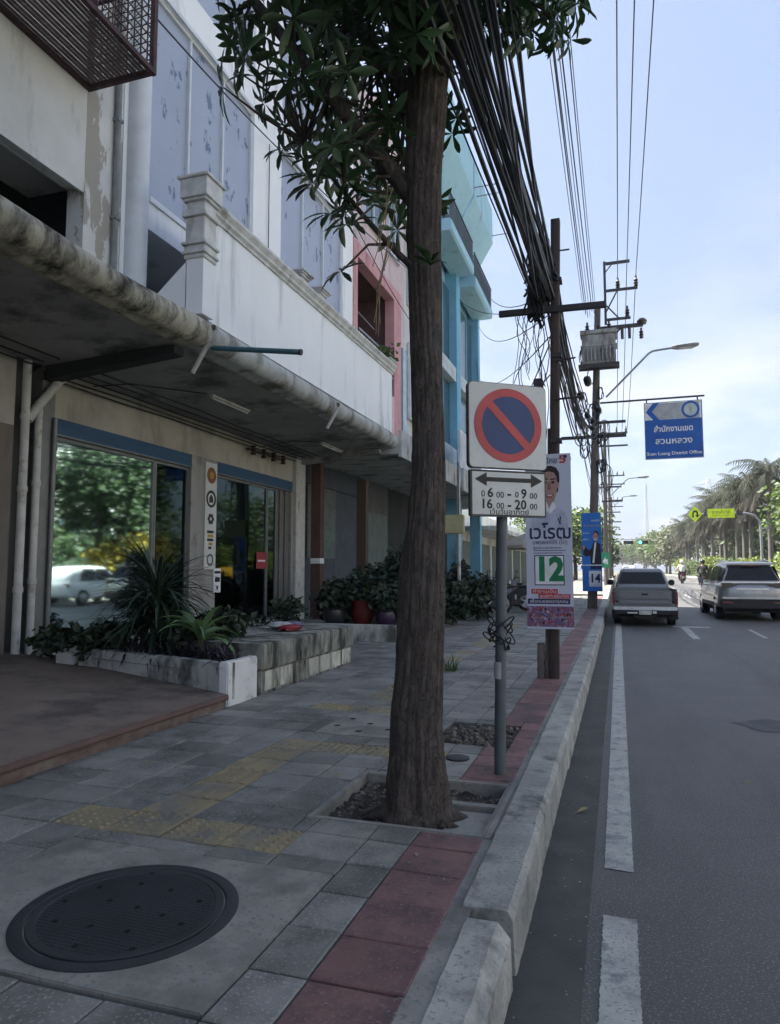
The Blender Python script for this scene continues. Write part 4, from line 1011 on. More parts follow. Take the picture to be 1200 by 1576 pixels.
flat('portrait_face', PS([(.375, .83), (.385, .86), (.43, .877), (.52, .882), (.61, .877), (.665, .855), (.675, .82), (.66, .775), (.62, .745), (.56, .728), (.50, .728), (.43, .745), (.39, .78)]), ink_skin, 3)
flat('portrait_ear', PS(el(.685, .815, .022, .016)), ink_skin, 3)
for u in (.45, .595):
    flat('portrait_brow', PS([(u - .055, .846), (u + .05, .849), (u + .055, .843), (u - .05, .840)]), ink_hair, 4)
    flat('portrait_eye', PS(el(u, .829, .034, .0065)), ink_hair, 4)
flat('portrait_nose', PS([(.50, .83), (.485, .797), (.52, .790), (.56, .797), (.54, .83)]), mat('printed_skin_shade', (.27, .135, .115), rough=.5), 4)
flat('portrait_mouth', PS([(.44, .775), (.53, .770), (.615, .776), (.58, .758), (.525, .752), (.475, .758)]), mat('printed_lips', (.30, .08, .08), rough=.5), 4)
flat('portrait_teeth', PS([(.47, .7705), (.53, .768), (.59, .7715), (.56, .763), (.50, .763)]), ink_white, 5)
flat('ribbon_badge', [(.70, .625), (.725, .63), (.75, .60), (.775, .63), (.745, .645), (.765, .595), (.74, .59)], ink_navy, 3)
PT = lambda u, v, lay=1: Matrix.Translation(-org) @ face_front(X0 + u * W_, Y0 - .0012 * lay, Z0 + v * H_)
text_part('ภูมิใจไทย', .085, ink_navy, bdp, PT(.44, .957), width=.30, bold=.001)
flat('party_mark', [(.76, .945), (.86, .945), (.90, .958), (.89, .972), (.80, .974), (.80, .98), (.90, .985), (.90, .99), (.76, .99), (.76, .966), (.84, .964), (.85, .956), (.76, .955)], ink_red, 2)
flat('party_mark_accent', el(.885, .982, .04, .010), ink_navy, 3)
text_part('เวโรฒ', .235, ink_navy, bdp, PT(.52, .545), width=.50, bold=.004)
text_part('นพรพงศ์สิริ (โต)', .075, ink_navy, bdp, PT(.52, .490), width=.42)
text_part('ผู้สมัครสมาชิกสภา', .04, ink_navy, bdp, PT(.46, .459), width=.34)
for v, w in ((.442, .70), (.428, .62)): flat('print_line', rect(.16, .16 + w, v, v + .0035), ink_navy, 1)
flat('number_border', rect(.175, .82, .246, .418), ink_navy, 1); flat('number_panel', rect(.195, .80, .2515, .4125), dir_white, 2)
text_part('12', .40, ink_green, bdp, PT(.4975, .332, 2.6), width=.31, bold=.018)
flat('red_strip', rect(.10, .67, .198, .225), ink_red, 1); flat('red_strip', rect(.25, .94, .172, .197), ink_red, 1); flat('navy_strip', rect(.02, .93, .140, .170), ink_navy, 1)
text_part('ทำงานเป็น', .05, ink_white, bdp, PT(.385, .211, 2), width=.28); text_part('พูดแล้วทำ พร้อมทำต่อ', .05, ink_white, bdp, PT(.595, .184, 2), width=.35); text_part('เพื่อคนของเราทุกคน', .055, ink_white, bdp, PT(.475, .155, 2), width=.46)
flat('crowd_photo', rect(.0, 1.0, .012, .128), crowd_print, 1)
for k in range(26): flat('crowd_head', el(rnd(.05, .95), rnd(.03, .115), rnd(.016, .026), rnd(.006, .009), 10), random.choice([ink_skin, ink_hair, ink_red, ink_pale, ink_navy]), 2)
for z in (1.0, 2.98):
    a = MB(); a.tube([(X0 + .1, Y0 - .003, z), (-.82, Y0 - .006, z), (X1 - .1, Y0 - .003, z)], .003, 5); a.build('binding_wire', steel_light, Q)

Q2 = thing('election_poster', (-0.83, 24.25, .78 + zr(24.5)), 'tall blue election poster with a man in dark suit and number 14', 'poster')
X2, Y2, Z2, W2, H2 = -1.15, 24.25, .80 + zr(24.5), .63, 2.6
bd2 = poster(Q2, X2, X2 + W2, Y2, Z2, Z2 + H2, poster_blue)
bx2 = (X2, Z2, W2, H2, Y2)
f2 = lambda n_, p, m, l: flat(n_, p, m, l * 2, bd2, box=bx2)
f2('portrait_suit', [(.06, .47), (.15, .58), (.35, .52), (.50, .55), (.62, .64), (.95, .60), (.98, .34), (.45, .34), (.42, .45), (.20, .44)], ink_hair, 1)
f2('portrait_shirt', [(.52, .36), (.66, .62), (.74, .62), (.62, .36)], ink_white, 2)
f2('portrait_hand', el(.10, .56, .07, .025), ink_skin, 2); f2('portrait_hair', el(.73, .72, .15, .052), ink_hair, 1); f2('portrait_face', el(.71, .69, .13, .055), ink_skin, 2)
for u in (.66, .76): f2('portrait_eye', el(u, .70, .025, .006), ink_hair, 3)
f2('portrait_mouth', el(.71, .662, .05, .008), ink_white, 3)
P2T = lambda u, v, l: Matrix.Translation(-Vector((-0.83, 24.25, .78 + zr(24.5)))) @ face_front(X2 + u * W2, Y2 - .0024 * l, Z2 + v * H2)
text_part('ประชาธิปัตย์', .1, ink_white, bd2, P2T(.72, .90, 1), width=.28)
text_part('คนทำงานจริง', .1, ink_yellow, bd2, P2T(.55, .835, 1), width=.5); text_part('เพื่อบ้านเรา', .08, ink_white, bd2, P2T(.22, .74, 1), width=.22); text_part('พร้อม', .08, ink_white, bd2, P2T(.2, .66, 1), width=.18)
f2('white_strip', rect(.0, 1, .325, .338), ink_white, 2); f2('navy_strip', rect(.42, 1, .28, .324), ink_navy, 2); f2('number_panel', rect(.33, .95, .06, .26), ink_white, 2)
text_part('14', .4, ink_navy, bd2, P2T(.64, .16, 3), width=.29, bold=.012)

# ---- second pole: concrete, transformer, high-voltage bracket, street lamp, direction sign
def util_pole(name, x0, x1, y, ztop, label, w=.13, arms=True):
    z0 = zr(y) + PZ - .1
    p = thing(name, (x0, y, z0), label, 'utility pole')
    post_shape(x0, x1, y, z0, ztop, w, w * .62, w).build('shaft', concrete_pole, p, angle=60)
    return p
def insul(mb, x, y, z, s=1.0):
    mb.lathe([(0, z), (.03 * s, z), (.07 * s, z + .04 * s), (.035 * s, z + .07 * s), (.075 * s, z + .11 * s), (.035 * s, z + .15 * s), (.07 * s, z + .19 * s), (.03 * s, z + .24 * s), (.03 * s, z + .32 * s), (0, z + .33 * s)], (x, y, 0), 10)
P2 = util_pole('concrete_pole', -0.87, -0.45, 24.5, 10.7, 'tall concrete pole carrying the transformer, street lamp and blue direction sign', .155)
yb = 24.35
a = MB()
a.box(-.24, -.16, yb - .04, yb + .04, 9.9, 12.1); a.box(-.158, .62, yb - .035, yb + .035, 11.98, 12.07); a.box(-.158, .85, yb - .035, yb + .035, 11.03, 11.11); a.box(-.158, .60, yb - .035, yb + .035, 10.02, 10.10)
a.tube([(-.2, yb, 11.7), (.05, yb, 12.0)], .02, 6); a.tube([(-.2, yb, 10.3), (.2, yb, 11.05)], .025, 6); a.tube([(-.2, yb, 10.6), (.25, yb, 10.05)], .025, 6)
a.build('high_voltage_bracket', steel_dark, P2)
a = MB(); a.box(-1.75, 1.0, yb - .07, yb + .05, 10.14, 10.26) if False else a.box(-.42, .98, yb - .06, yb + .06, 9.72, 9.83); a.tube([(-.45, yb, 9.0), (.3, yb, 9.75)], .03, 6); a.build('crossarm', steel_dark, P2)
for bx_ in ((-1.75, .36, 6.02, 6.12), (-.72, .35, 6.5, 6.58)):
    a = MB(); a.box(bx_[0], bx_[1], yb - .05, yb + .05, bx_[2], bx_[3]); a.build('crossarm', steel_dark, P2)
for (x, z) in ((.22, 11.11), (.80, 11.11), (.50, 10.10), (.92, 9.30)):
    a = MB(); insul(a, x, yb, z, 1.15); a.build('insulator', porcelain, P2)
a = MB()
for x in (.10, .32, .55): a.tube([(x, yb, 9.72), (x, yb, 9.35)], .05, 8)
a.lathe([(0, 9.78), (.14, 9.80), (.17, 9.9), (.10, 9.98), (0, 10.0)], (.95, yb, 0), 12); a.build('fuse_cutout', porcelain, P2)
TR = thing('transformer', (-.43, 24.2, 8.4), 'pale grey transformer hanging on the tall concrete pole', 'transformer')
a = MB(); a.box(-.98, .10, 23.75, 24.28, 8.42, 9.42, .03); a.box(-1.03, .15, 23.70, 24.30, 9.42, 9.56, .015); a.box(-1.02, .14, 23.72, 24.30, 9.0, 9.05); a.build('tank', trafo_m, TR)
a = MB()
for k in range(9): a.box(-.93 + k * .12, -.90 + k * .12, 23.62, 23.75, 8.5, 8.95)
a.build('cooling_fins', trafo_m, TR, False)
for x in (-.8, -.45, -.1):
    a = MB(); insul(a, x, 24.0, 9.56, 1.1); a.build('bushing', porcelain, TR)
a = MB(); a.box(-1.1, .2, 24.0, 24.12, 8.28, 8.41); a.box(-1.1, .2, 23.7, 23.8, 8.28, 8.41); a.build('bracket', steel_dark, TR, False)
def street_lamp(x, y, z, s, label):
    t = thing('street_lamp', (x, y, z), label, 'street lamp')
    a = MB(); a.tube([(x, y, z), (x + 1.38 * s, y - .02, z + 1.36 * s), (x + 1.50 * s, y - .02, z + 1.43 * s), (x + 1.70 * s, y - .02, z + 1.45 * s), (x + 2.25 * s, y - .02, z + 1.49 * s)], .034 * s, 8); a.build('arm', steel_light, t)
    a = MB(); a.loft([[(x + u * s, y + v * w * s - .02, z + (zz + h * k) * s) for (v, k) in ((-1, 0), (1, 0), (1, 1), (.5, 1.5), (-.5, 1.5), (-1, 1))] for (u, zz, w, h) in ((2.10, 1.46, .06, .06), (2.25, 1.44, .13, .08), (2.75, 1.46, .15, .09), (2.92, 1.50, .08, .05))]); hd = a.build('lamp_head', mat('grey_lamp_head', (.22, .23, .24), rough=.5), t)
    b = MB(); b.box(x + 2.3 * s, x + 2.75 * s, y - .02 - .10 * s, y - .02 + .10 * s, z + 1.425 * s, z + 1.445 * s); b.build('lens', mat('milky_lens', (.6, .6, .55), rough=.3), hd, False)
    return t
street_lamp(-.25, 24.35, 7.40, 1.0, 'grey street lamp on a slanting arm above the blue direction sign')
D = thing('direction_sign', (1.8, 24.3, 5.2), 'blue hanging direction sign with a left arrow, Thai lettering and round emblem', 'road sign')
a = MB(); a.tube([(-.45, 24.35, 7.21), (2.78, 24.35, 7.22)], .032, 8); a.box(1.0, 1.04, 24.33, 24.37, 7.08, 7.2); a.box(2.55, 2.59, 24.33, 24.37, 7.08, 7.2); a.build('arm', steel_dark, D)
dx0, dx1, dz0, dz1, dy = .93, 2.70, 5.20, 7.09, 24.3
a = MB(); a.box(dx0, dx1, dy, dy + .05, dz0, dz1, .006); bdd = a.build('board', dir_blue, D)
bxd = (dx0, dz0, dx1 - dx0, dz1 - dz0, dy)
fd = lambda n_, p, m, l: flat(n_, p, m, l * 3, bdd, box=bxd)
for nm, r_ in (('edge', rect(0, 1, .985, 1)), ('edge', rect(0, 1, 0, .012)), ('edge', rect(0, .012, .012, .985)), ('edge', rect(.988, 1, .012, .985))): fd(nm, r_, dir_grey, 1)
fd('arrow_panel', [(.015, .985), (.98, .985), (.98, .69), (.015, .69)], dir_white, 1)
fd('arrow', [(.03, .835), (.16, .985), (.27, .985), (.14, .835), (.27, .685), (.16, .685)], dir_blue, 2)
fd('arrow_grey', [(.145, .835), (.265, .975), (.95, .975), (.95, .695), (.265, .695)], dir_grey, 2)
fd('emblem', el(.80, .84, .155, .147, 32), dir_blue, 3); fd('emblem_disc', el(.80, .84, .115, .109, 32), mat('pale_green_emblem', (.50, .58, .60), rough=.4), 4); fd('emblem_bar', rect(.775, .825, .80, .89), mat('olive_emblem', (.42, .46, .36), rough=.4), 5)
DT = lambda u, v: Matrix.Translation(-Vector((1.8, 24.3, 5.2))) @ face_front(dx0 + u * (dx1 - dx0), dy - .004, dz0 + v * (dz1 - dz0))
text_part('สำนักงานเขต', .26, dir_white, bdd, DT(.5, .52), width=1.18, bold=.006); text_part('สวนหลวง', .28, dir_white, bdd, DT(.5, .31), width=1.12, bold=.006)
text_part('Suan Luang District Office', .15, dir_white, bdd, DT(.5, .095), width=1.66, bold=.003)

# ---- further poles along the kerb
far_poles = [('third pole along the kerb, behind the blue poster', 46, 10.4), ('fourth pole along the kerb, small behind the tall concrete pole', 68, 10.2), ('farthest pole along the kerb, beyond the left trees', 92, 10.2)]
for i, (lab, y, zt) in enumerate(far_poles):
    z_ = zr(y); p = util_pole('concrete_pole', -.75, -.62, y, zt + z_, 'concrete ' + lab, .14)
    for (x0, x1, zq) in ((-1.5, .75, 8.9), (-.9, .75, 9.7), (-1.3, .3, 6.3), (-.9, .35, 5.4)):
        a = MB(); a.box(x0, x1, y - .15, y - .06, zq + z_, zq + .1 + z_); a.build('crossarm', steel_dark, p, False)
    for x in (-1.3, .1, .65):
        a = MB(); insul(a, x, y - .1, 9.0 + z_ if x < 0 else 9.8 + z_, 1.1); a.build('insulator', porcelain, p)
for i, (y, lab) in enumerate([(46, 'middle street lamp of the three on the kerb poles'), (68, 'farthest street lamp on the kerb poles')]):
    street_lamp(-.55, y - .2, (5.6 if i == 0 else 6.6) + zr(y), .85 if i == 0 else .8, lab)

# ---- cables
def catenary(p, q, sag, n=14, wob=0.0):
    p, q = Vector(p), Vector(q); out = []
    for i in range(n + 1):
        t = i / n; v = p.lerp(q, t); v.z -= 4 * sag * t * (1 - t)
        if wob and 0 < i < n: v += Vector((rnd(-wob, wob), 0, rnd(-wob, wob)))
        out.append(v)
    return out
def cable(p, q, sag, r, label, group, n=14, wob=0.0, seg=5, name='overhead_cable'):
    mb = MB(); mb.tube(catenary(p, q, sag, n, wob), r, seg)
    c = Vector(p); mb.v = [tuple(Vector(v) - c) for v in mb.v]
    o = mb.build(name, cable_m, None, True); o.location = c
    return tag(o, label, 'cable', group)
LB = 'black cable in the thick sagging bundle between the tree and the wooden pole'
for k in range(58):
    zq = 5.02 + (k % 12) * .055 + rnd(-.03, .03)
    xe = rnd(-.40, .45) if k % 4 else rnd(.4, 2.2)
    cable((-.82 + rnd(-.14, .12), 9.05 + rnd(-.06, .06), zq), (-.82 + xe, -24, zq + rnd(.0, 1.0)), rnd(.45, 1.45), random.choice([.005, .006, .007, .008, .011, .017]), LB, 'bundled cables beside the tree', 26, .006)
LC = 'black cable running from the wooden pole to the tall concrete pole'
for k in range(26):
    zq = 4.85 + (k % 9) * .08
    cable((-.74 + rnd(-.10, .10), 9.1 + rnd(-.05, .05), zq), (-.72 + rnd(-.35, .35), 24.4, random.choice([6.1, 6.15, 6.5, 6.55, 5.7, 6.9])), rnd(.2, 1.0), random.choice([.008, .010, .014, .018]), LC, 'cables between the first two poles', 16, .01)
LD = 'black cable running on along the kerb poles beyond the transformer'
for k in range(18):
    x = -.7 + rnd(-.5, .6)
    cable((x, 24.4, 6.1 + (k % 5) * .12), (x + rnd(-.2, .2), 46, 6.3 + zr(46) + (k % 4) * .1), rnd(.4, 1.3), .014, LD, 'cables beyond the transformer', 10)
    if k % 2: cable((x, 46, 6.3 + zr(46) + (k % 4) * .1), (x + rnd(-.2, .2), 68, 6.3 + zr(68) + (k % 4) * .1), rnd(.4, 1.2), .016, LD, 'cables beyond the transformer', 8)
for j, (x, z, lab) in enumerate(((.22, 11.45, 'leftmost of the three high-voltage wires in the open sky'), (.50, 11.35, 'middle one of the three high-voltage wires in the open sky'), (.80, 11.45, 'rightmost of the three high-voltage wires in the open sky'))):
    cable((x, yb, z), (x + (0.0, .02, .1)[j], -24, z + 1.3), .55, .013, lab, 'high-voltage wires', 22, name='high_voltage_wire')
    cable((x, yb, z), (x - .1, 45.85, z - 1.3), .5, .014, 'high-voltage wire running on from the transformer pole into the distance', 'far high-voltage wires', 10, name='high_voltage_wire')
LE = 'thin black wire from the transformer pole rising past the tree top'
for k in range(7):
    x = -.5 - .07 * k
    cable((x, 24.4, 10.4 + rnd(-.2, .1)), (x + rnd(-.25, .2), -24, 11.4 + rnd(-.3, .3)), rnd(.5, .9), random.choice([.008, .011, .014]), LE, 'thin wires from the transformer pole', 22)
LF = 'thin drop wire crossing the sky from the wooden pole to the teal building'
for (z0, yq, zq, sg) in ((5.0, 26.8, 12.4, .3), (4.9, 31.1, 12.7, .5), (4.5, 31.3, 7.9, .9), (4.6, 31.3, 10.3, .4), (5.2, 31.3, 15.2, .7), (4.1, 27.0, 6.6, .4)):
    cable((-.78, 9.1, z0), (-5.8, yq, zq), sg, .009, LF, 'drop wires to the teal building', 12)
LG = 'loose black cable dangling beside the wooden pole'
for k in range(16):
    x = -1.22 + k * .035; mb = MB(); zt = 5.0 - rnd(0, .15); zb_ = rnd(3.1, 4.2)
    mb.tube([(x + .15 * (i / 8) * math.sin(k) + .05 * math.sin(i * .9 + k * 2), 9.06 + rnd(-.02, .02), zt + (zb_ - zt) * i / 8) for i in range(9)], rnd(.004, .008), 5)
    single('dangling_cable', mb, cable_m, LG, 'cable', 'dangling cables by the wooden pole')
LH = 'tangled coil of black cable bound to the wooden pole'
for k in range(34):
    mb = MB(); cx, cz_ = -.86 + rnd(-.15, .13), 5.15 + rnd(-.25, .55); rr = rnd(.03, .11)
    mb.tube([(cx + rr * (.8 + .15 * math.sin(t * .13 + k)) * math.cos(t * .25 + k) + .03 * math.sin(t * .31), 9.0 + .05 * math.sin(t * .17 + k), cz_ + rr * 1.9 * math.sin(t * .25 + k * 2) + .04 * math.sin(t * .11 + k)) for t in range(76)], rnd(.008, .016), 5)
    single('cable_coil', mb, cable_m, LH, 'cable', 'cable coils on the wooden pole')
LI = 'splice box hanging among the cables behind the wooden pole'
for k in range(8):
    mb = MB(); x, y, z = -.62 + rnd(-.1, .35), 12 + k * 1.4, 4.75 + k * .12 + rnd(-.15, .15)
    mb.tube([(x, y, z), (x, y + .06, z + .002), (x, y + .42, z + .03), (x, y + .48, z + .03)], [.03, .065, .065, .03], 8)
    single('splice_box', mb, cable_m, LI, 'cable box', 'splice boxes on the cables')
LJ = 'hanging loop of black cable on the tall concrete pole'
for k in range(16):
    mb = MB(); x, z = -.65 + rnd(-.4, .5), rnd(4.6, 9.0); rr = rnd(.1, .28)
    mb.tube([(x + rr * .6 * math.cos(t * .55) + .03 * math.sin(t * .8 + k), 24.3 + rnd(-.05, .05), z + rr * 1.6 * math.sin(t * .55)) for t in range(24)], rnd(.010, .02), 5)
    single('cable_loop', mb, cable_m, LJ, 'cable', 'cable loops on the concrete pole')
cable((-5.08, 6.6, 8.15), (-5.88, 11.05, 9.45), .03, .012, 'dark cable slanting from the rusty window cage across the white facade', None, 8, name='facade_cable')
cable((-5.88, 11.05, 9.45), (-5.80, 22.7, 11.2), .12, .012, 'dark cable continuing along the upper facades behind the leaves', None, 10, name='facade_cable')
cable((-5.95, 11.10, 9.45), (-5.95, 11.12, 6.0), 0, .009, 'dark cable hanging straight down the pier between the two window bays', None, 6, name='facade_cable')
cable((-5.93, 15.2, 10.1), (-5.80, 22.6, 9.0), .25, .011, 'dark cable crossing the pink frame and the teal pillar', None, 8, name='facade_cable')

# ================================================================== VEGETATION
# ---- the street tree in the foreground: furrowed trunk, limbs, whorled leaves
FT = thing('street_tree', (-1.10, 3.90, .12), 'large dark tree with furrowed trunk and whorled leaves in the pavement pit', 'tree')
def noise1(a, k): return math.sin(a * 3 + k * 1.7) * .5 + math.sin(a * 5 + k * 2.9) * .3 + math.sin(a * 8 - k * 1.1) * .2
prof = [(.10, -1.105, .235), (.17, -1.105, .212), (.28, -1.105, .190), (.45, -1.108, .172), (.7, -1.110, .160), (1.0, -1.092, .150), (1.4, -1.072, .147), (1.62, -1.068, .139), (1.9, -1.048, .122), (2.2, -1.030, .112), (2.6, -1.028, .106), (3.0, -1.030, .113), (3.5, -1.034, .120), (3.9, -1.034, .126), (4.2, -1.025, .135), (4.6, -1.00, .150), (5.0, -1.0, .155), (5.6, -1.02, .13), (6.4, -1.05, .09)]
def trunk_at(z):
    for i in range(len(prof) - 1):
        if prof[i][0] <= z <= prof[i + 1][0]:
            t = (z - prof[i][0]) / (prof[i + 1][0] - prof[i][0]); return [prof[i][j] + (prof[i + 1][j] - prof[i][j]) * t for j in range(3)]
    return list(prof[-1])
mb = MB(); NS = 150; rings = []; ph1 = [rnd(0, 6.28) for _ in range(40)]
KN = [(rnd(.4, 4.2), rnd(3.0, 6.2), rnd(.03, .09), rnd(-.06, .11)) for _ in range(34)]
z = .10
while z < 6.4:
    _, xc, r = trunk_at(z); rg = []
    r *= .90 - .07 * sm((z - 1.4) / 1.0); xc -= .02 * sm((z - 2) / 1.5); flare = max(0, (0.55 - z) / .45)
    for k in range(NS):
        a_ = 2 * math.pi * k / NS
        f = 1 + .045 * noise1(a_, z * 2.2) + .020 * math.sin(a_ * 17 + 3 * math.sin(z * 2.3)) * (1 - .5 * math.sin(z * 5 + a_ * 3)) + .014 * math.sin(a_ * 31 + 2.2 * math.sin(z * 4.1)) * math.sin(z * 7 + a_ * 5) + .012 * math.sin(a_ * 53 + 1.5 * math.sin(z * 9)) + rnd(-.006, .006)
        f += flare * .20 * max(0, math.sin(a_ * 3 + .6)) ** 2 + flare * .10 * max(0, math.sin(a_ * 7 + 2)) - (.10 * flare * math.exp(-((a_ - 4.75) / .18) ** 2) + .13 * max(0, 1 - z / 1.1) * math.exp(-((a_ - 4.95) / .16) ** 2))
        f += .10 * math.exp(-((z - 1.55) / .13) ** 2) * math.exp(-((a_ - 3.0) / .5) ** 2)
        for (kz, ka, kw, kh) in KN: f += kh * math.exp(-((z - kz) / kw) ** 2 - ((a_ - ka) / (kw * 5)) ** 2)
        f += .16 * math.exp(-((z - 4.25) / .22) ** 2) * math.exp(-((a_ - 6.0) / .5) ** 2)
        rg.append((xc + r * f * math.cos(a_), 3.90 + r * f * math.sin(a_), z))
    rings.append(rg); z += .022 if z < 5 else .1
mb.loft(rings)
limbs = []
for k in range(9):                                    # surface roots running out into the pit
    a_ = k * .698 + rnd(-.2, .2); L_ = rnd(.12, .26); r0_ = rnd(.035, .06)
    mb.tube([(-1.105 + math.cos(a_ + q * .12 * (-1) ** k) * (.14 + L_ * q / 4), 3.90 + math.sin(a_ + q * .12 * (-1) ** k) * (.14 + min(L_, .17) * q / 4), .235 - .02 * q) for q in range(5)], [r0_ * (1 - .17 * q) for q in range(5)], 9)
for (p, q, w, r0) in [((-1.08, 3.9, 3.75), (-1.9, 3.7, 4.9), (-2.5, 3.5, 5.7), .055), ((-1.05, 3.9, 4.3), (-1.5, 4.4, 5.3), (-2.2, 4.9, 6.2), .06), ((-.98, 3.9, 4.5), (-.6, 3.7, 5.3), (-.1, 3.4, 5.9), .06), ((-1.0, 3.9, 5.0), (-.8, 4.5, 5.8), (-.5, 5.2, 6.6), .06), ((-1.05, 3.8, 4.6), (-1.4, 3.2, 5.5), (-1.9, 2.7, 6.3), .05), ((-1.10, 3.85, 3.35), (-1.35, 3.75, 3.6), (-1.7, 3.6, 4.1), .022)]:
    p, q, w = Vector(p), Vector(q), Vector(w)
    pts = [p.lerp(q, t / 6) * (1 - t / 6) + q.lerp(w, t / 6) * (t / 6) for t in range(7)]
    limbs.append(pts); mb.tube(pts, [r0 * (1 - .11 * t) for t in range(7)], 9)
mb.build('trunk', bark_m, FT, True, angle=80)

def leaf(mb, base, d, up, L, W, droop):
    """pointed oblong leaf, folded a little along the midrib"""
    side = d.cross(up)
    if side.length < 1e-4: side = d.orthogonal()
    side.normalize(); up = side.cross(d).normalized()
    vs = []; pts = [(0.0, .10), (.25, .55), (.6, 1.0), (.85, .72), (1.0, 0.0)]
    for (t, w) in pts:
        c = base + d * (L * t) + up * (-droop * L * t * t)
        e = up * (W * w * .22)
        vs += [c - side * (W * w * .5) + e, c, c + side * (W * w * .5) + e]
    fs = []
    for i in range(len(pts) - 1):
        a_ = 3 * i; fs += [(a_, a_ + 1, a_ + 4, a_ + 3), (a_ + 1, a_ + 2, a_ + 5, a_ + 4)]
    mb.add(vs, fs)
def whorl(mb, c, axis, n, L, W):
    axis = axis.normalized(); u = axis.orthogonal().normalized(); v = axis.cross(u); ph = rnd(0, 6.28)
    for k in range(n):
        a_ = ph + 2 * math.pi * k / n + rnd(-.15, .15)
        out = u * math.cos(a_) + v * math.sin(a_)
        d = (out * 1.0 + axis * rnd(-.15, .45)).normalized()
        leaf(mb, c + d * .01, d, axis, L * rnd(.75, 1.12), W * rnd(.85, 1.1), rnd(.12, .45))
crown = MB(); twigs = MB()
def lower_bound(x):
    pts_ = [(-2.75, 5.2), (-2.55, 4.78), (-2.3, 4.55), (-2.05, 4.22), (-1.8, 3.98), (-1.62, 3.72), (-1.45, 3.55), (-1.25, 3.85), (-1.05, 4.45), (-.85, 4.78), (-.62, 4.72), (-.35, 4.62), (-.08, 4.58), (.05, 5.1)]
    for i in range(len(pts_) - 1):
        if pts_[i][0] <= x <= pts_[i + 1][0]:
            t = (x - pts_[i][0]) / (pts_[i + 1][0] - pts_[i][0]); return pts_[i][1] + t * (pts_[i + 1][1] - pts_[i][1])
    return 9
count = 0; tries = 0
while count < 640 and tries < 60000:
    tries += 1
    y = rnd(2.9, 5.4); s = (y * .951 + .35) / (3.9 * .951 + .35)
    x = rnd(-2.7, .1); zz = rnd(3.4, 7.4)
    xe = -1.03 + (x + 1.03) if s > 1 else x
    lb = 1.58 + (lower_bound(x) - 1.58) * max(1.0, s) + .05
    if zz < lb: continue
    if (x + 1.03) ** 2 + (y - 3.9) ** 2 < .05: continue
    if x < -1.0 and (x + 1.0) ** 2 + (y - 4.2) ** 2 > 1.46 ** 2: continue
    depth = zz - lb
    if random.random() > (0.95 if depth > .5 else .62) * (1.0 if zz < 6.2 else .6): continue
    if x > -.8 and y < 3.3 and random.random() < .6: continue
    c = Vector((x, y, zz))
    ax = Vector((rnd(-.6, .6), rnd(-.6, .6), rnd(.1, 1.0)))
    if depth < .3: ax = Vector((x + 1.03, y - 3.9, rnd(-.5, .7)))
    whorl(crown, c, ax, random.choice([5, 6, 7, 7, 8]), rnd(.14, .20), rnd(.042, .054))
    best = min((pp for l_ in limbs for pp in l_[1:]), key=lambda pp: (pp - c).length)
    if (best - c).length < 1.1 or depth < .25:
        mid = best.lerp(c, .55) + Vector((rnd(-.06, .06), rnd(-.06, .06), rnd(-.02, .10)))
        twigs.tube([best, mid, c], [.011, .008, .004], 5)
    count += 1
for k in range(150):                                  # the limb over the street, and sprays in front of the upper trunk
    x, y, zz = (rnd(-.80, .08), rnd(3.2, 4.6), rnd(4.55, 6.2)) if k < 110 else (rnd(-1.35, -.8), rnd(3.3, 3.6), rnd(4.35, 5.4))
    if k < 110 and zz < 1.58 + (lower_bound(x) - 1.58) * max(1, (y * .951 + .35) / 4.06) + .03: continue
    whorl(crown, Vector((x, y, zz)), Vector((rnd(-.6, .6), rnd(-.6, .2), rnd(-.3, .9))), random.choice([6, 7, 7, 8]), rnd(.13, .19), rnd(.042, .054))
    q_ = Vector((x * .75 - .2, 3.85, zz + .12)); twigs.tube([q_, Vector((x, y, zz))], [.008, .004], 5)
for (x, z_) in [(-1.52, 3.62), (-1.40, 3.72), (-1.62, 3.82), (-1.30, 3.95), (-1.72, 4.02), (-1.86, 4.12), (-1.36, 3.50), (-1.55, 3.98), (-1.48, 3.30)]:
    c = Vector((x, 3.6 + rnd(-.1, .1), z_)); whorl(crown, c, Vector((rnd(-.4, .2), -.3, .8)), 7, rnd(.14, .18), .04)
    p_ = Vector((-1.22, 3.85, z_ + .22)); twigs.tube([p_, p_.lerp(c, .5) + Vector((0, 0, .08)), c], [.012, .008, .005], 5)
crown.build('crown', leaf_m, FT, True, angle=60)
twigs.build('twigs', bark_m, FT)
# dry hanging shoots and a little fern growing on the trunk
a = MB()
for k in range(8):
    x = rnd(-1.26, -1.17); zt = rnd(3.2, 3.75); a.tube([(x, 3.78, zt + .3), (x + rnd(-.1, .02), 3.72, zt), (x + rnd(-.16, .0), 3.70, zt - rnd(.1, .3))], .0025, 4)
a.build('dry_shoots', mat('dry_straw', (.26, .20, .13), rough=.9), FT)
a = MB()
for k in range(9): leaf(a, Vector((-.98, 3.775, 3.32)), Vector((rnd(-.8, .8), -.8, rnd(.0, 1.0))).normalized(), Vector((0, 0, 1)), rnd(.10, .2), .035, .6)
a.build('trunk_fern', mat('fern_leaf', (.075, .14, .055), rough=.5, island=.2), FT)

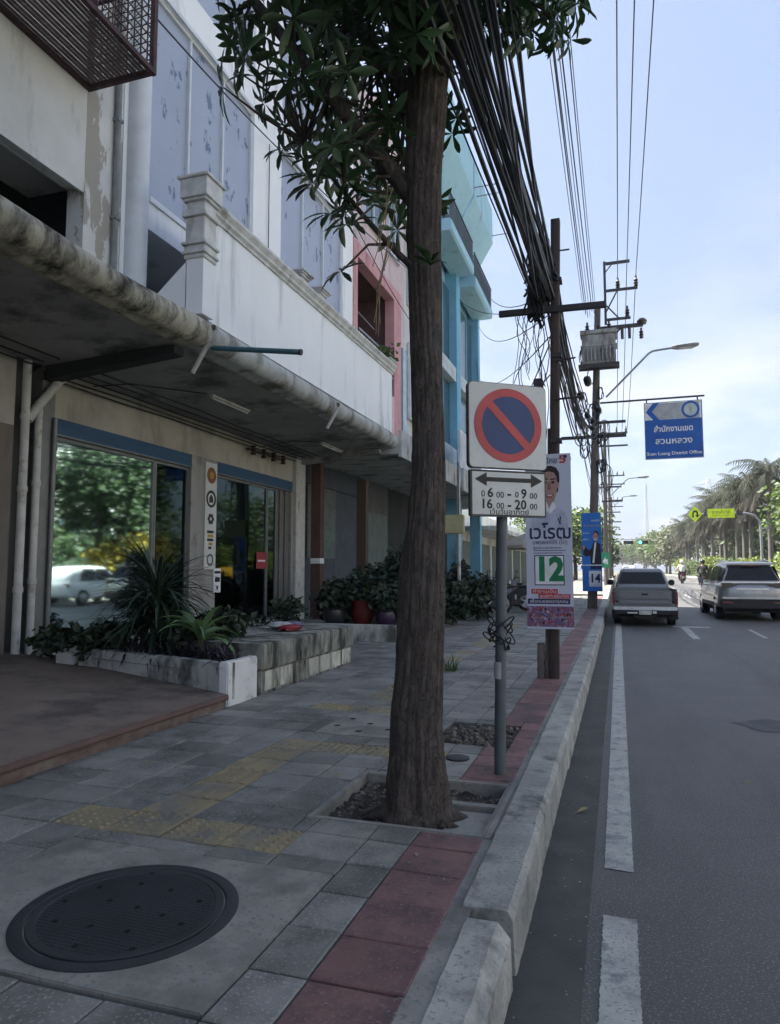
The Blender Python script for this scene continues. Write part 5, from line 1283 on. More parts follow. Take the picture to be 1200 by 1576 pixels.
# ---- generic trees and bushes built from many small leaf faces in uneven clumps
def foliage_mesh(blobs, n, size, holes=.25):
    mb = MB(); tot = sum(b[3] * b[4] * b[5] for b in blobs)
    for (bx, by, bz, rx, ry, rz_) in blobs:
        clumps = [(rnd(-1, 1), rnd(-1, 1), rnd(-1, 1)) for _ in range(max(6, int(26 * (rx * ry * rz_) / tot * len(blobs))))]
        m_ = int(n * rx * ry * rz_ / tot)
        for _ in range(m_):
            if random.random() < .72:
                cx, cy, cz_ = random.choice(clumps); l_ = math.sqrt(cx * cx + cy * cy + cz_ * cz_) or 1; k_ = min(1, .95 / l_) if l_ > .95 else 1
                u = Vector((cx * k_ + random.gauss(0, .17), cy * k_ + random.gauss(0, .17), cz_ * k_ + random.gauss(0, .15)))
            else:
                u = Vector((random.gauss(0, 1), random.gauss(0, 1), random.gauss(0, 1))).normalized() * rnd(.55, 1.03)
            c = Vector((bx + u.x * rx, by + u.y * ry, bz + u.z * rz_))
            d = Vector((rnd(-1, 1), rnd(-1, 1), rnd(-.8, .6))).normalized(); s_ = d.orthogonal().normalized(); L = size * rnd(.6, 1.4)
            w = s_ * (L * .34); k2 = d.cross(s_) * (L * .12)
            mb.add([c, c + d * L * .5 + w + k2, c + d * L, c + d * L * .5 - w + k2], [(0, 1, 2, 3)])
    return mb
def tree(label, loc, blobs, n, size, leafm, trunk_r=.14, group=None, name='roadside_tree', cat='tree', trunk_h=None, barkm=None):
    t = thing(name, loc, label, cat, group)
    f = foliage_mesh(blobs, n, size); f.build('crown', leafm, t, False, local=True)
    zc = sum(b[2] for b in blobs) / len(blobs)
    th = trunk_h or min(b[2] - b[5] * .4 for b in blobs)
    m_ = MB(); m_.tube([(0, 0, -.15), (.03, 0, th * .4), (-.04, .03, th), (0, 0, zc)], [trunk_r * 1.25, trunk_r, trunk_r * .8, trunk_r * .45], 9)
    for b in blobs[:5]: m_.tube([(0, 0, th * .85), (b[0] * .5, b[1] * .5, (th + b[2]) / 2 + .1), (b[0] * .9, b[1] * .9, b[2])], [trunk_r * .55, trunk_r * .4, trunk_r * .15], 6)
    m_.build('trunk', barkm or bark_m, t, local=True); return t
lf_dark = mat('dark_green_foliage', (.050, .085, .030), (.030, .055, .022), rough=.55, scale=1.2, island=.4, translucent=.25)
lf_mid = mat('mid_green_foliage', (.085, .125, .035), (.055, .09, .028), rough=.55, scale=1.0, island=.4, translucent=.3)
lf_yel = mat('yellow_green_foliage', (.17, .21, .035), (.10, .14, .03), rough=.55, scale=1.0, island=.4, translucent=.3)
lf_flow = mat('yellow_blossom_foliage', (.30, .21, .02), (.12, .13, .025), rough=.6, scale=2.5, contrast=.7, island=.4, translucent=.25)
lf_olive = mat('grey_olive_foliage', (.105, .115, .055), (.06, .068, .035), rough=.6, scale=1.0, island=.4, translucent=.22)

# ---- planter beside the terrace, mossy stone block, low white wall and their plants
t = thing('white_planter', (-4.9, 6.7, .3), 'stained white planter wall with a bright corner at the terrace edge', 'planter')
def wall_seg(p, q, th, z0a, z1, z0b=None):
    p, q = Vector((*p, 0)), Vector((*q, 0)); n_ = (q - p).normalized(); n_ = Vector((-n_.y, n_.x, 0)) * th
    z0b = z0a if z0b is None else z0b
    mb = MB(); mb.add([(p.x, p.y, z0a), (q.x, q.y, z0b), (q.x + n_.x, q.y + n_.y, z0b), (p.x + n_.x, p.y + n_.y, z0a), (p.x, p.y, z1), (q.x, q.y, z1), (q.x + n_.x, q.y + n_.y, z1), (p.x + n_.x, p.y + n_.y, z1)], [(0, 3, 2, 1), (4, 5, 6, 7), (0, 1, 5, 4), (1, 2, 6, 5), (2, 3, 7, 6), (3, 0, 4, 7)]); return mb
wall_seg((-6.6, 7.06), (-3.72, 6.20), .12, .3, .66).build('front_wall', planter_m, t, False)
MB().box(-3.80, -3.695, 6.195, 6.80, .2, .672, .012).build('corner_block', mat('bright_white_planter', (.66, .67, .67), (.56, .57, .57), rough=.85, scale=3, stain=(.2, .2, .18), stain_amt=.3, stain_scale=3), t)
MB().box(-6.4, -3.81, 6.82, 6.94, .2, .60, .01).build('back_wall', planter_m, t)
structure('planter_soil', MB().add([(-6.5, 7.0, .56), (-3.78, 6.22, .56), (-3.78, 6.86, .56), (-6.5, 7.4, .56)], [(0, 1, 2, 3)]), soil_m)
t = thing('mossy_stone_planter', (-4.4, 8.3, PZ), 'mossy blackened stone planter block with two courses beside the pavement', 'planter')
rg = []
a = MB(); a.box(-4.95, -3.745, 6.96, 9.70, .2, .485, .012); a.build('lower_course', stone_m, t)
a = MB(); a.box(-5.0, -3.72, 6.97, 9.72, .492, .775, .014); a.box(-3.722, -3.70, 7.9, 7.915, .49, .77); a.build('upper_course', stone_m, t)
a = MB()
for k in range(7): a.box(-3.746, -3.738, 7.05 + k * .38, 7.37 + k * .38, .26, .47, .006)
a.build('face_stones', mat('pale_mossy_stones', (.50, .50, .44), (.34, .34, .29), rough=.95, scale=4, island=.25, stain=(.05, .05, .04), stain_amt=.6, stain_scale=4, stain_stretch=(1, 1, .35)), t)
t = thing('plastic_bags', (-4.4, 8.4, .775), 'heap of red and white bags lying on the mossy stone planter', 'bag')
for nm, mm, (cx, cy, rx, ry, rz_) in (('bag', sticker_red, (-4.2, 8.6, .15, .2, .04)), ('bag', planter_m, (-4.45, 8.8, .17, .14, .05)), ('bag', mat('lilac_bag', (.16, .14, .22), rough=.5), (-4.35, 9.0, .15, .15, .05))):
    a = MB(); rings = []
    for i in range(7):
        ph_ = math.pi * (i + .4) / 7.4; rings.append([(cx + rx * math.sin(ph_) * math.cos(q * .45) * rnd(.8, 1.15), cy + ry * math.sin(ph_) * math.sin(q * .45) * rnd(.8, 1.15), .775 + rz_ * (1 - math.cos(ph_)) + rnd(0, .012)) for q in range(14)])
    a.loft(rings); a.build(nm, mm, t)
t = thing('low_white_wall', (-4.8, 12.78, PZ), 'low white planter wall with cracked paint in front of the pink house', 'wall')
MB().box(-5.9, -3.97, 12.70, 12.84, .2, .55, .008).build('front_wall', planter_m, t); MB().box(-4.10, -3.972, 12.845, 15.6, .2, .54, .008).build('side_wall', planter_m, t)
structure('wall_planter_soil', MB().box(-5.9, -4.11, 12.85, 15.6, .1, .50), soil_m)

def strap_leaf(mb, base, az, L, W, el_, bend, n=7, fold=.15):
    """long arching strap leaf"""
    d = Vector((math.cos(az), math.sin(az), 0)); s_ = Vector((-math.sin(az), math.cos(az), 0)); p = Vector(base); e = el_; vs = []
    for i in range(n + 1):
        t = i / n; w = W * (0.55 + .9 * t * (1 - t) * 2) * (1 - t ** 3) + .001
        up = d * (-math.sin(e)) + Vector((0, 0, math.cos(e)))
        vs += [p - s_ * w * .5 + up * w * fold, p.copy(), p + s_ * w * .5 + up * w * fold]
        p = p + (d * math.cos(e) + Vector((0, 0, math.sin(e)))) * (L / n); e -= bend / n
    fs = []
    for i in range(n):
        k = 3 * i; fs += [(k, k + 1, k + 4, k + 3), (k + 1, k + 2, k + 5, k + 4)]
    mb.add(vs, fs)
spiky_m = mat('dark_strap_leaf', (.026, .050, .028), (.016, .032, .019), rough=.45, island=.4, scale=2)
t = thing('spiky_dracaena', (-5.15, 7.0, .56), 'big dark spiky plant with arching strap leaves in front of the first shop window', 'plant')
a = MB(); a.tube([(-5.15, 7.0, .5), (-5.15, 7.0, 1.1), (-5.12, 6.98, 1.3)], [.06, .05, .04], 8); a.tube([(-5.2, 7.05, .5), (-5.4, 7.1, .9)], [.05, .04], 8); a.build('stem', bark_m, t)
a = MB()
for (bx, by, bz, n_, L) in ((-5.12, 6.98, 1.25, 110, .92), (-5.14, 7.0, .98, 80, .85), (-5.45, 7.1, .88, 60, .65), (-4.95, 6.9, .75, 40, .6)):
    for k in range(n_): strap_leaf(a, (bx, by, bz + rnd(-.08, .08)), rnd(0, 6.28), L * rnd(.7, 1.15), rnd(.035, .05), rnd(-.1, 1.35), rnd(.5, 2.0))
a.build('leaves', spiky_m, t, False)
t = thing('broad_leaf_lily', (-4.35, 6.72, .56), 'pale green broad-leaved plant beside the spiky plant', 'plant')
a = MB()
for k in range(15): strap_leaf(a, (-4.35, 6.72, .80), .4 + k * .42 + rnd(-.2, .2), rnd(.5, .72), rnd(.085, .12), rnd(.35, 1.35), rnd(1.0, 2.2), 8, .25)
a.build('leaves', mat('pale_strap_leaf', (.13, .21, .09), (.085, .15, .06), rough=.4, island=.25, scale=2, translucent=.15), t)
a = MB(); a.tube([(-4.35, 6.72, .52), (-4.35, 6.72, .84)], [.05, .035], 8); a.build('stem', bark_m, t)
purple_m = mat('dark_purple_leaf', (.040, .028, .045), (.022, .022, .028), rough=.5, island=.4, scale=2)
LP = 'low dark purple plant spilling over the planter edge'
for k in range(9):
    x = -3.86 - k * .25 + rnd(-.06, .06); y = 6.42 + (-3.78 - x) * .30 + rnd(-.08, .18)
    mb = MB()
    for j in range(34): strap_leaf(mb, (x + rnd(-.1, .1), y + rnd(-.1, .1), .60 + rnd(0, .12)), rnd(0, 6.28), rnd(.16, .34), rnd(.02, .035), rnd(-.2, 1.2), rnd(.8, 2.4), 5)
    single('purple_plant', mb, purple_m, LP, 'plant', 'purple plants in the white planter', False)
dk_leaf = mat('dark_bush_leaf', (.024, .042, .02), (.014, .026, .013), rough=.5, island=.45, scale=2)
for (x, y, z0, r_, h_, lab) in [(-5.9, 7.05, .5, .32, .42, 'small round dark bush at the left end of the white planter'), (-4.75, 7.15, .5, .3, .45, 'dark bushy plant between the spiky plant and the stone block'), (-6.7, 7.2, .5, .3, .35, 'brown-leaved pot plant against the foot of the first shop window'), (-4.6, 7.45, .6, .28, .5, 'dark leafy plant behind the pale broad-leaved one'), (-5.1, 9.9, .3, .4, .5, 'dark green bush behind the stone block near the second window')]:
    tree(lab, (x, y, z0), [(0, 0, h_ * .55, r_, r_, h_ * .5), (.1, .1, h_ * .7, r_ * .7, r_ * .7, h_ * .35)], 520, .10, dk_leaf, .02, name='small_bush', cat='bush')
t = thing('flower_pot', (-6.75, 8.2, .42), 'rusty round pot standing below the first shop window', 'flower pot')
a = MB(); a.lathe([(0, .43), (.17, .43), (.23, .72), (.25, .72), (.25, .76), (.21, .76), (.20, .70), (0, .70)], (-6.75, 8.2, 0), 18); a.build('pot', rust_m, t)
a = MB()
for k in range(40): strap_leaf(a, (-6.75, 8.2, .72), rnd(0, 6.28), rnd(.2, .4), .03, rnd(.2, 1.4), rnd(.5, 2), 5)
a.build('leaves', spiky_m, t, False)
pots = [(-5.5, 13.3, .30, .34, 'squat dark pot left of the red pot behind the low white wall', mat('dark_glazed_pot', (.04, .04, .045), rough=.3)), (-4.97, 13.5, .30, .48, 'tall red glazed pot behind the low white wall', mat('red_glazed_pot', (.13, .018, .02), rough=.4)), (-4.45, 13.4, .26, .30, 'purple-black low pot at the right end of the low white wall', mat('purple_glazed_pot', (.05, .03, .07), rough=.3)), (-6.1, 12.4, .22, .25, 'small brick-red pot by the foot of the corner column', rust_m)]
for (x, y, r_, h_, lab, mm) in pots:
    zb_ = .50 if y > 12.85 else .25
    t = thing('flower_pot', (x, y, zb_), lab, 'flower pot')
    a = MB(); a.lathe([(0, zb_), (r_ * .55, zb_), (r_ * .8, zb_ + h_ * .4), (r_ * .72, zb_ + h_ * .85), (r_ * .82, zb_ + h_), (r_ * .68, zb_ + h_), (r_ * .6, zb_ + h_ * .85), (0, zb_ + h_ * .85)], (x, y, 0), 18); a.build('pot', mm, t)
    a = foliage_mesh([(x, y, zb_ + h_ + .25, .3, .3, .32)], 260, .13); a.build('leaves', dk_leaf, t, False)
for (x, y, r_, h_, lab, mm) in [(-4.35, 14.0, .5, 1.5, 'tall leafy shrub behind the low white wall, just left of the trunk', dk_leaf), (-5.2, 14.6, .5, 1.2, 'dark shrub behind the red pot', dk_leaf), (-5.75, 14.0, .35, .9, 'small dark shrub at the left end of the low white wall', dk_leaf), (-3.9, 16.9, .4, .95, 'leafy shrub seen just right of the trunk by the shopfronts', dk_leaf), (-3.6, 18.6, .45, 1.15, 'dark green shrub left of the sign post by the shopfronts', dk_leaf), (-4.4, 19.4, .45, 1.4, 'tall dark shrub under the grey canopy beyond the trunk', dk_leaf)]:  # deep shade under the canopy is put into the dark leaf colour
    tree(lab, (x, y, .45 if y < 15.6 else .27), [(0, 0, h_ * .5, r_, r_, h_ * .42), (.12, -.1, h_ * .78, r_ * .7, r_ * .7, h_ * .3)], 900, .15, mm, .03, name='shrub', cat='bush')
t = thing('leafy_shoot', (-4.15, 13.6, .5), 'bright strap-leaved shoot behind the low white wall beside the trunk', 'plant')
a = MB()
for k in range(22): strap_leaf(a, (-4.2, 13.6, .75), rnd(0, 6.28), rnd(.4, .8), .05, rnd(.3, 1.4), rnd(.5, 1.8))
a.build('leaves', mat('fresh_strap_leaf', (.10, .17, .05), rough=.45, island=.3), t, False)
t = thing('grass_tuft', (-2.35, 9.6, PZ), 'little green weed tuft growing from the paving beyond the trunk', 'plant')
a = MB()
for k in range(40): strap_leaf(a, (-2.18 + rnd(-.08, .08), 9.3 + rnd(-.05, .05), PZ), rnd(0, 6.28), rnd(.1, .3), .015, rnd(.6, 1.5), rnd(.2, 1.2), 5)
a.build('leaves', mat('fresh_strap_leaf', (.10, .17, .05)), t, False)
# dry leaves and scraps on the ground
dry = mat('dry_yellow_leaf', (.30, .25, .11), (.20, .14, .07), rough=.8, scale=12)
for (x, y, z0, s_, lab) in [(-.30, 4.85, .012, 1.0, 'yellowish dry leaf lying in the gutter beside the kerb'), (-1.0, 4.02, .165, .7, 'dry leaf on the soil by the tree root'), (-.88, 5.6, .27, .6, 'tiny dry leaf on the rubble patch'), (.9, 5.9, .01, .6, 'small dry leaf on the asphalt right of the edge line'), (-1.75, 4.35, .25, .6, 'small brown leaf on the paving left of the tree pit')]:
    mb = MB(); leaf(mb, Vector((x, y, z0)), Vector((rnd(-1, 1), rnd(-1, 1), .08)).normalized(), Vector((0, 0, 1)), .10 * s_, .045 * s_, -.1)
    single('dry_leaf', mb, dry, lab, 'leaf')

for k in range(16):
    x, y = rnd(-3.4, -.75), rnd(2.2, 8.5)
    if PIT[0] < x < PIT[1] and PIT[2] < y < PIT[3]: continue
    mb = MB(); leaf(mb, Vector((x, y, PZ + .012)), Vector((rnd(-1, 1), rnd(-1, 1), .05)).normalized(), Vector((0, 0, 1)), rnd(.03, .07), rnd(.014, .026), -.15)
    single('dry_leaf', mb, dry, 'tiny dry leaf scrap scattered on the paving slabs', 'leaf', 'leaf scraps on the paving')

tree('small potted plant on the pink balcony behind the railing', (-6.05, 17.6, 6.5), [(0, 0, .75, .3, .55, .45), (.1, .4, 1.0, .25, .3, .3)], 420, .14, lf_mid, .02, name='balcony_plant', cat='plant')

# ================================================================== VEHICLES AND RIDERS
car_grey = mat('silver_grey_car_paint', (.185, .195, .205), (.175, .185, .195), rough=.33, metal=.55, scale=1, coat=.5)
suv_grey = mat('silver_suv_paint', (.30, .305, .315), (.28, .285, .295), rough=.30, metal=.5, scale=1, coat=.6)
car_white = mat('white_car_paint', (.78, .78, .78), rough=.3, coat=.6, scale=1)
car_yellow = mat('yellow_taxi_paint', (.72, .40, .02), rough=.3, coat=.6, scale=1)
car_glass = mat('dark_car_glass', (.016, .018, .021), rough=.12, spec=.3)
tyre_m = mat('tyre_rubber', (.018, .018, .019), rough=.85)
rim_m = mat('alloy_rim', (.42, .43, .45), rough=.3, metal=.8)
trim_black = mat('black_plastic_trim', (.022, .022, .024), rough=.6)
chrome_m = mat('chrome', (.75, .77, .79), rough=.28, metal=.9)
lamp_red = mat('red_tail_lamp', (.20, .012, .015), rough=.15, coat=.5)
plate_m = mat('number_plate_white', (.62, .62, .60), rough=.5, speck=(.2, .2, .2), speck_scale=40)
brake_dark = mat('dark_underbody', (.012, .012, .013), rough=.9)
def rsec(y, hw, z0, z1, r0, r1, hw_top=None, n=4):
    """rounded car cross-section at station y"""
    ht = hw if hw_top is None else hw_top; p = []
    for (sx, zc, a0, r_, w) in ((1, z1 - r1, 0, r1, ht), (-1, z1 - r1, 90, r1, ht), (-1, z0 + r0, 180, r0, hw), (1, z0 + r0, 270, r0, hw)):
        for i in range(n + 1):
            a_ = R(a0 + 90 * i / n); p.append((sx * (w - r_) + r_ * math.cos(a_), y, zc + r_ * math.sin(a_)))
    return p
def wheel(parent, x, y, r, w):
    """tyre with rim, outer face away from the car"""
    s_ = 1 if x > 0 else -1
    a = MB(); a.lathe([(r * .62, -w / 2), (r * .93, -w / 2), (r, -w / 2 + .03), (r, w / 2 - .03), (r * .93, w / 2), (r * .62, w / 2)], (x, y, r), 28, axis='x'); ty = a.build('wheel', tyre_m, parent, True, local=True)
    a = MB(); a.lathe([(r * .63, s_ * (w / 2 - .01)), (r * .60, s_ * (w / 2 - .05)), (0, s_ * (w / 2 - .06))], (x, y, r), 28, axis='x')
    for k in range(5): a.box(-.02, .02, -.035, .035, .05, r * .62, M=Matrix.Translation((x + s_ * (w / 2 - .025), y, r)) @ Matrix.Rotation(k * 1.2566, 4, 'X'))
    a.build('rim', rim_m, ty, True, local=True); return ty
def L(mb, name, m, p, smooth=True, angle=38): return mb.build(name, m, p, smooth, local=True, angle=angle)
def side_panel(mb, pts, sx, off=.006):
    """flat window panel; pts = (y, z, halfwidth)"""
    mb.add([(sx * (p[2] + off), p[0], p[1]) for p in pts], [tuple(range(len(pts)))])

# ---- silver pickup, seen from behind (local: rear at y=0, forward +y)
K = thing('pickup_truck', (.66, 20.55, zr(20.6)), 'silver-grey pickup truck driving close to the kerb, seen from behind', 'pickup truck')
hw = .84
a = MB(); a.loft([rsec(y, w, z0, z1, .08, .07, w - .03) for (y, w, z0, z1) in ((2.05, hw, .40, 1.03), (3.6, hw, .40, 1.04), (4.0, hw, .38, 1.03), (4.9, hw - .02, .38, .98), (5.1, hw - .12, .42, .86))])
a.box(-hw, -hw + .06, .06, 2.08, .46, 1.0, .02); a.box(hw - .06, hw, .06, 2.08, .46, 1.0, .02); a.box(-hw + .05, hw - .05, .08, 2.08, .5, .62); a.box(-hw + .05, hw - .05, 1.98, 2.06, .6, 1.0)
body = L(a, 'body', car_grey, K)
a = MB(); a.box(-hw - .004, -hw + .075, .05, 2.05, .985, 1.015, .012); a.box(hw - .075, hw + .004, .05, 2.05, .985, 1.015, .012); L(a, 'bed_rail', trim_black, body)
a = MB(); a.box(-.69, .69, 0, .055, .58, .985, .022); a.box(-.67, .67, -.012, .01, .78, .845, .012); a.box(-.67, .67, -.014, .01, .925, .975, .014); a.box(-.66, .66, -.006, .01, .61, .75, .01); tg = L(a, 'tailgate', car_grey, K)
b = MB(); b.box(-.085, .085, -.022, -.0145, .855, .905, .006); L(b, 'tailgate_handle', trim_black, tg)
a = MB(); a.loft([rsec(y, w, z0, z1, .05, .12, wt) for (y, w, z0, z1, wt) in ((2.06, .76, .95, 1.05, .74), (2.10, .78, .95, 1.10, .76), (2.30, .79, .95, 1.53, .62), (2.42, .79, .95, 1.585, .62), (3.0, .79, .95, 1.60, .63), (3.5, .79, .95, 1.57, .61), (3.72, .79, .95, 1.50, .60), (4.25, .78, .95, 1.06, .74))]); cab = L(a, 'cab', car_grey, K, angle=50)
a = MB(); a.add([(-.68, 2.113, 1.145), (.68, 2.113, 1.145), (.56, 2.268, 1.485), (-.56, 2.268, 1.485)], [(0, 1, 2, 3)])
a.v = [(v[0], v[1] - .012, v[2]) for v in a.v]; L(a, 'rear_window', car_glass, cab, False)
a = MB()
for s_ in (-1, 1): side_panel(a, [(2.45, 1.10, .765), (3.05, 1.10, .765), (3.05, 1.50, .645), (2.55, 1.50, .645)], s_, .02); side_panel(a, [(3.12, 1.10, .765), (4.0, 1.10, .76), (3.65, 1.47, .65), (3.12, 1.50, .645)], s_, .02)
L(a, 'side_window', car_glass, cab, False)
for s_ in (-1, 1):
    a = MB(); a.box(s_ * .845 - .065 * (s_ > 0) - 0 * s_, s_ * .845 + .065 * (s_ < 0), -.006, .07, .60, .955, .012); L(a, 'tail_lamp', lamp_red, K)
    a = MB(); a.box(min(s_ * .84, s_ * 1.02), max(s_ * .84, s_ * 1.02), 3.55, 3.68, 1.06, 1.24, .03); L(a, 'wing_mirror', trim_black, K)
    a = MB(); a.box(s_ * .74 - .13, s_ * .74 + .13, .42, .46, .18, .44, .008); L(a, 'mud_flap', trim_black, K)
a = MB(); a.box(-.82, .82, -.10, .10, .455, .545, .02); bm_ = L(a, 'bumper', chrome_m, K)
b = MB(); b.box(-.80, .80, -.09, .08, .34, .454, .015); b.box(-.3, .3, .0, .4, .22, .34, .02); L(b, 'bumper_skirt', trim_black, bm_)
b = MB(); b.box(-.16, .16, -.118, -.10, .335, .445, .004); L(b, 'number_plate', plate_m, bm_)
b = MB(); b.box(.19, .29, -.108, -.09, .37, .43, .006); b.box(-.46, -.20, -.108, -.09, .36, .40, .006); L(b, 'step_plate', chrome_m, bm_)
a = MB(); a.box(-.72, .72, .2, 4.7, .25, .46); L(a, 'underbody', brake_dark, K, False)
for x in (-.72, .72):
    for y in (.98, 4.02): wheel(K, x, y, .335, .21)

# ---- dark grey SUV in the next lane
V = thing('suv_car', (3.76, 23.2, zr(24.5)), 'silver-grey SUV in the next lane at the right edge, seen from behind', 'car', rz=R(2.2))
hw = .93
a = MB(); a.loft([rsec(y, w, z0, z1, .12, .15, wt) for (y, w, z0, z1, wt) in ((-.02, .72, .52, .96, .64), (.03, .84, .44, 1.08, .78), (.12, .90, .41, 1.13, .84), (.30, hw, .38, 1.16, .87), (1.2, hw, .36, 1.15, .89), (3.2, hw, .36, 1.12, .89), (3.75, hw, .36, 1.08, .85), (4.3, .90, .40, .98, .80), (4.62, .74, .46, .80, .66))]); vb = L(a, 'body', suv_grey, V, angle=50)
a = MB(); a.loft([rsec(y, w, z0, z1, .04, .20 if z1 > 1.5 else .08, wt, 6) for (y, w, z0, z1, wt) in ((.14, .84, 1.0, 1.16, .82), (.36, .86, 1.0, 1.62, .66), (.48, .87, 1.0, 1.715, .65), (1.2, .88, 1.0, 1.77, .68), (2.1, .88, 1.0, 1.76, .68), (2.7, .87, 1.0, 1.65, .66), (3.65, .85, 1.0, 1.13, .80))]); vc = L(a, 'cabin', suv_grey, V, angle=50)
a = MB(); a.loft([[(x * s2, y, z_ + dz) for (x, dz) in ((-.66, 0), (.66, 0), (.64, .05), (-.64, .05))] for (y, z_, s2) in ((.22, 1.655, 1), (.50, 1.69, 1))]); L(a, 'roof_spoiler', suv_grey, vc)
a = MB(); a.add([(-.74, .15, 1.19), (.74, .15, 1.19), (.57, .325, 1.60), (-.57, .325, 1.60)], [(0, 1, 2, 3)]); a.v = [(v[0], v[1] - .02, v[2]) for v in a.v]; rw = L(a, 'rear_window', car_glass, vc, False)
b = MB(); b.box(-.2, .2, .20, .215, 1.625, 1.65); L(b, 'brake_lamp', lamp_red, rw, False)
a = MB()
for s_ in (-1, 1):
    for (y0, y1, t0, t1) in ((.50, 1.0, .60, 1.0), (1.06, 1.95, 1.06, 1.95), (2.02, 3.1, 2.02, 2.75)): side_panel(a, [(y0, 1.19, .852), (y1, 1.17, .852), (t1, 1.60, .725), (t0, 1.63, .72)], s_, .022)
L(a, 'side_window', car_glass, vc, False)
a = MB()
for s_ in (-1, 1): a.tube([(s_ * .60, .6, 1.775), (s_ * .61, 1.2, 1.81), (s_ * .61, 2.1, 1.80), (s_ * .60, 2.3, 1.765)], .016, 6)
L(a, 'roof_rail', chrome_m, vc)
for s_ in (-1, 1):
    a = MB(); a.prism([(s_ * .40, 1.055), (s_ * .62, 1.115), (s_ * .83, 1.115), (s_ * .85, .985), (s_ * .66, .965)], 'y', -.018, .10); L(a, 'tail_lamp', mat('smoked_tail_lamp', (.035, .012, .014), rough=.12, coat=.6), V, False)
    a = MB(); a.box(min(s_ * .92, s_ * 1.10), max(s_ * .92, s_ * 1.10), 2.78, 2.92, 1.12, 1.27, .03); L(a, 'wing_mirror', suv_grey, V)
    a = MB(); a.box(s_ * .93 - .008, s_ * .93 + .008, .9, 3.2, .40, .52, .006); L(a, 'sill_trim', trim_black, V)
    a = MB()
    for yh in (1.55, 2.6): a.box(s_ * .935 - .012, s_ * .935 + .012, yh - .1, yh + .1, .98, 1.01, .004)
    L(a, 'door_handle', chrome_m, V)
a = MB(); a.box(-.84, .84, -.03, .05, 1.12, 1.155, .012); L(a, 'tailgate_strip', chrome_m, V)
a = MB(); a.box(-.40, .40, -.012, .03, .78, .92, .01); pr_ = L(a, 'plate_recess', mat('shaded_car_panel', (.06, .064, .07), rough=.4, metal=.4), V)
b = MB(); b.box(-.24, .24, -.022, -.013, .80, .90, .004); L(b, 'number_plate', plate_m, pr_)
b = MB(); b.box(-.44, .44, -.03, .0, .925, .955, .008); L(b, 'plate_garnish', chrome_m, pr_)
a = MB(); a.box(-.84, .84, -.075, .08, .64, .70, .02); bp_ = L(a, 'bumper', mat('bright_bumper_strip', (.48, .49, .51), rough=.3, metal=.6), V)
b = MB(); b.box(-.88, .88, -.06, .12, .36, .638, .03); L(b, 'bumper_skirt', trim_black, bp_)
b = MB(); b.box(-.86, -.55, -.07, -.04, .52, .56, .006); b.box(.55, .86, -.07, -.04, .52, .56, .006); L(b, 'reflector', lamp_red, bp_)
a = MB(); a.box(-.78, .78, .15, 4.4, .24, .45); L(a, 'underbody', brake_dark, V, False)
for x in (-.80, .80):
    for y in (.86, 3.58): wheel(V, x, y, .355, .235)

# ---- cars of the outer lane, seen only as reflections in the shop glass
def passing_car(name, label, cat, loc, paint, hw, L_, roof, rz, sign=False):
    c = thing(name, loc, label, cat, rz=rz)
    a = MB(); a.loft([rsec(y, w, z0, z1, .1, .12, wt) for (y, w, z0, z1, wt) in ((0, hw * .85, .45, .82, hw * .8), (.12, hw, .32, .98, hw * .93), (1.0, hw, .26, 1.0, hw * .95), (L_ - 1.4, hw, .26, .98, hw * .93), (L_ - .4, hw * .97, .28, .86, hw * .86), (L_, hw * .8, .36, .66, hw * .7))]); L(a, 'body', paint, c, angle=50)
    a = MB(); a.loft([rsec(y, w, z0, z1, .04, .1, wt) for (y, w, z0, z1, wt) in ((.15, hw * .9, .9, 1.0, hw * .86), (.65, hw * .92, .9, roof - .06, hw * .7), (1.5, hw * .94, .9, roof, hw * .72), (2.4, hw * .93, .9, roof - .06, hw * .7), (L_ - 1.15, hw * .9, .9, .99, hw * .86))]); cb = L(a, 'cabin', paint, c, angle=50)
    a = MB()
    for s_ in (-1, 1):
        for (y0, y1, t0, t1) in ((.75, 1.6, .95, 1.6), (1.67, 2.9, 1.67, 2.4)): side_panel(a, [(y0, 1.03, hw * .90), (y1, 1.02, hw * .89), (t1, roof - .14, hw * .74), (t0, roof - .13, hw * .75)], s_, .035)
    L(a, 'side_window', car_glass, cb, False)
    for s_ in (-1, 1):
        a = MB(); a.box(min(s_ * hw * .55, s_ * hw * .86), max(s_ * hw * .55, s_ * hw * .86), L_ - .18, L_ - .04, .62, .76, .02); L(a, 'headlight', chrome_m, c)
        a = MB(); a.box(min(s_ * hw * .6, s_ * hw * .9), max(s_ * hw * .6, s_ * hw * .9), .02, .1, .72, .9, .02); L(a, 'tail_lamp', lamp_red, c)
    for x in (-hw + .1, hw - .1):
        for y in (.85, L_ - .9): wheel(c, x, y, .33, .2)
    if sign:
        a = MB(); a.box(-.25, .25, 1.4, 1.6, roof - .01, roof + .14, .02); L(a, 'roof_sign', dir_white, c)
    return c
passing_car('suv_car', 'white SUV in the outer lane, visible as a reflection in the first shop window', 'car', (7.9, 23.9, zr(26)), car_white, .92, 4.6, 1.68, 0)
passing_car('taxi_car', 'yellow taxi in the outer lane, visible as a reflection in the second shop window', 'taxi', (8.7, 38.4, zr(40)), car_yellow, .86, 4.5, 1.48, 0, True)
far_car = passing_car('parked_car', 'small white car far down the road beside the left trees', 'car', (1.0, 78, zr(78)), car_white, .86, 4.3, 1.5, 0)

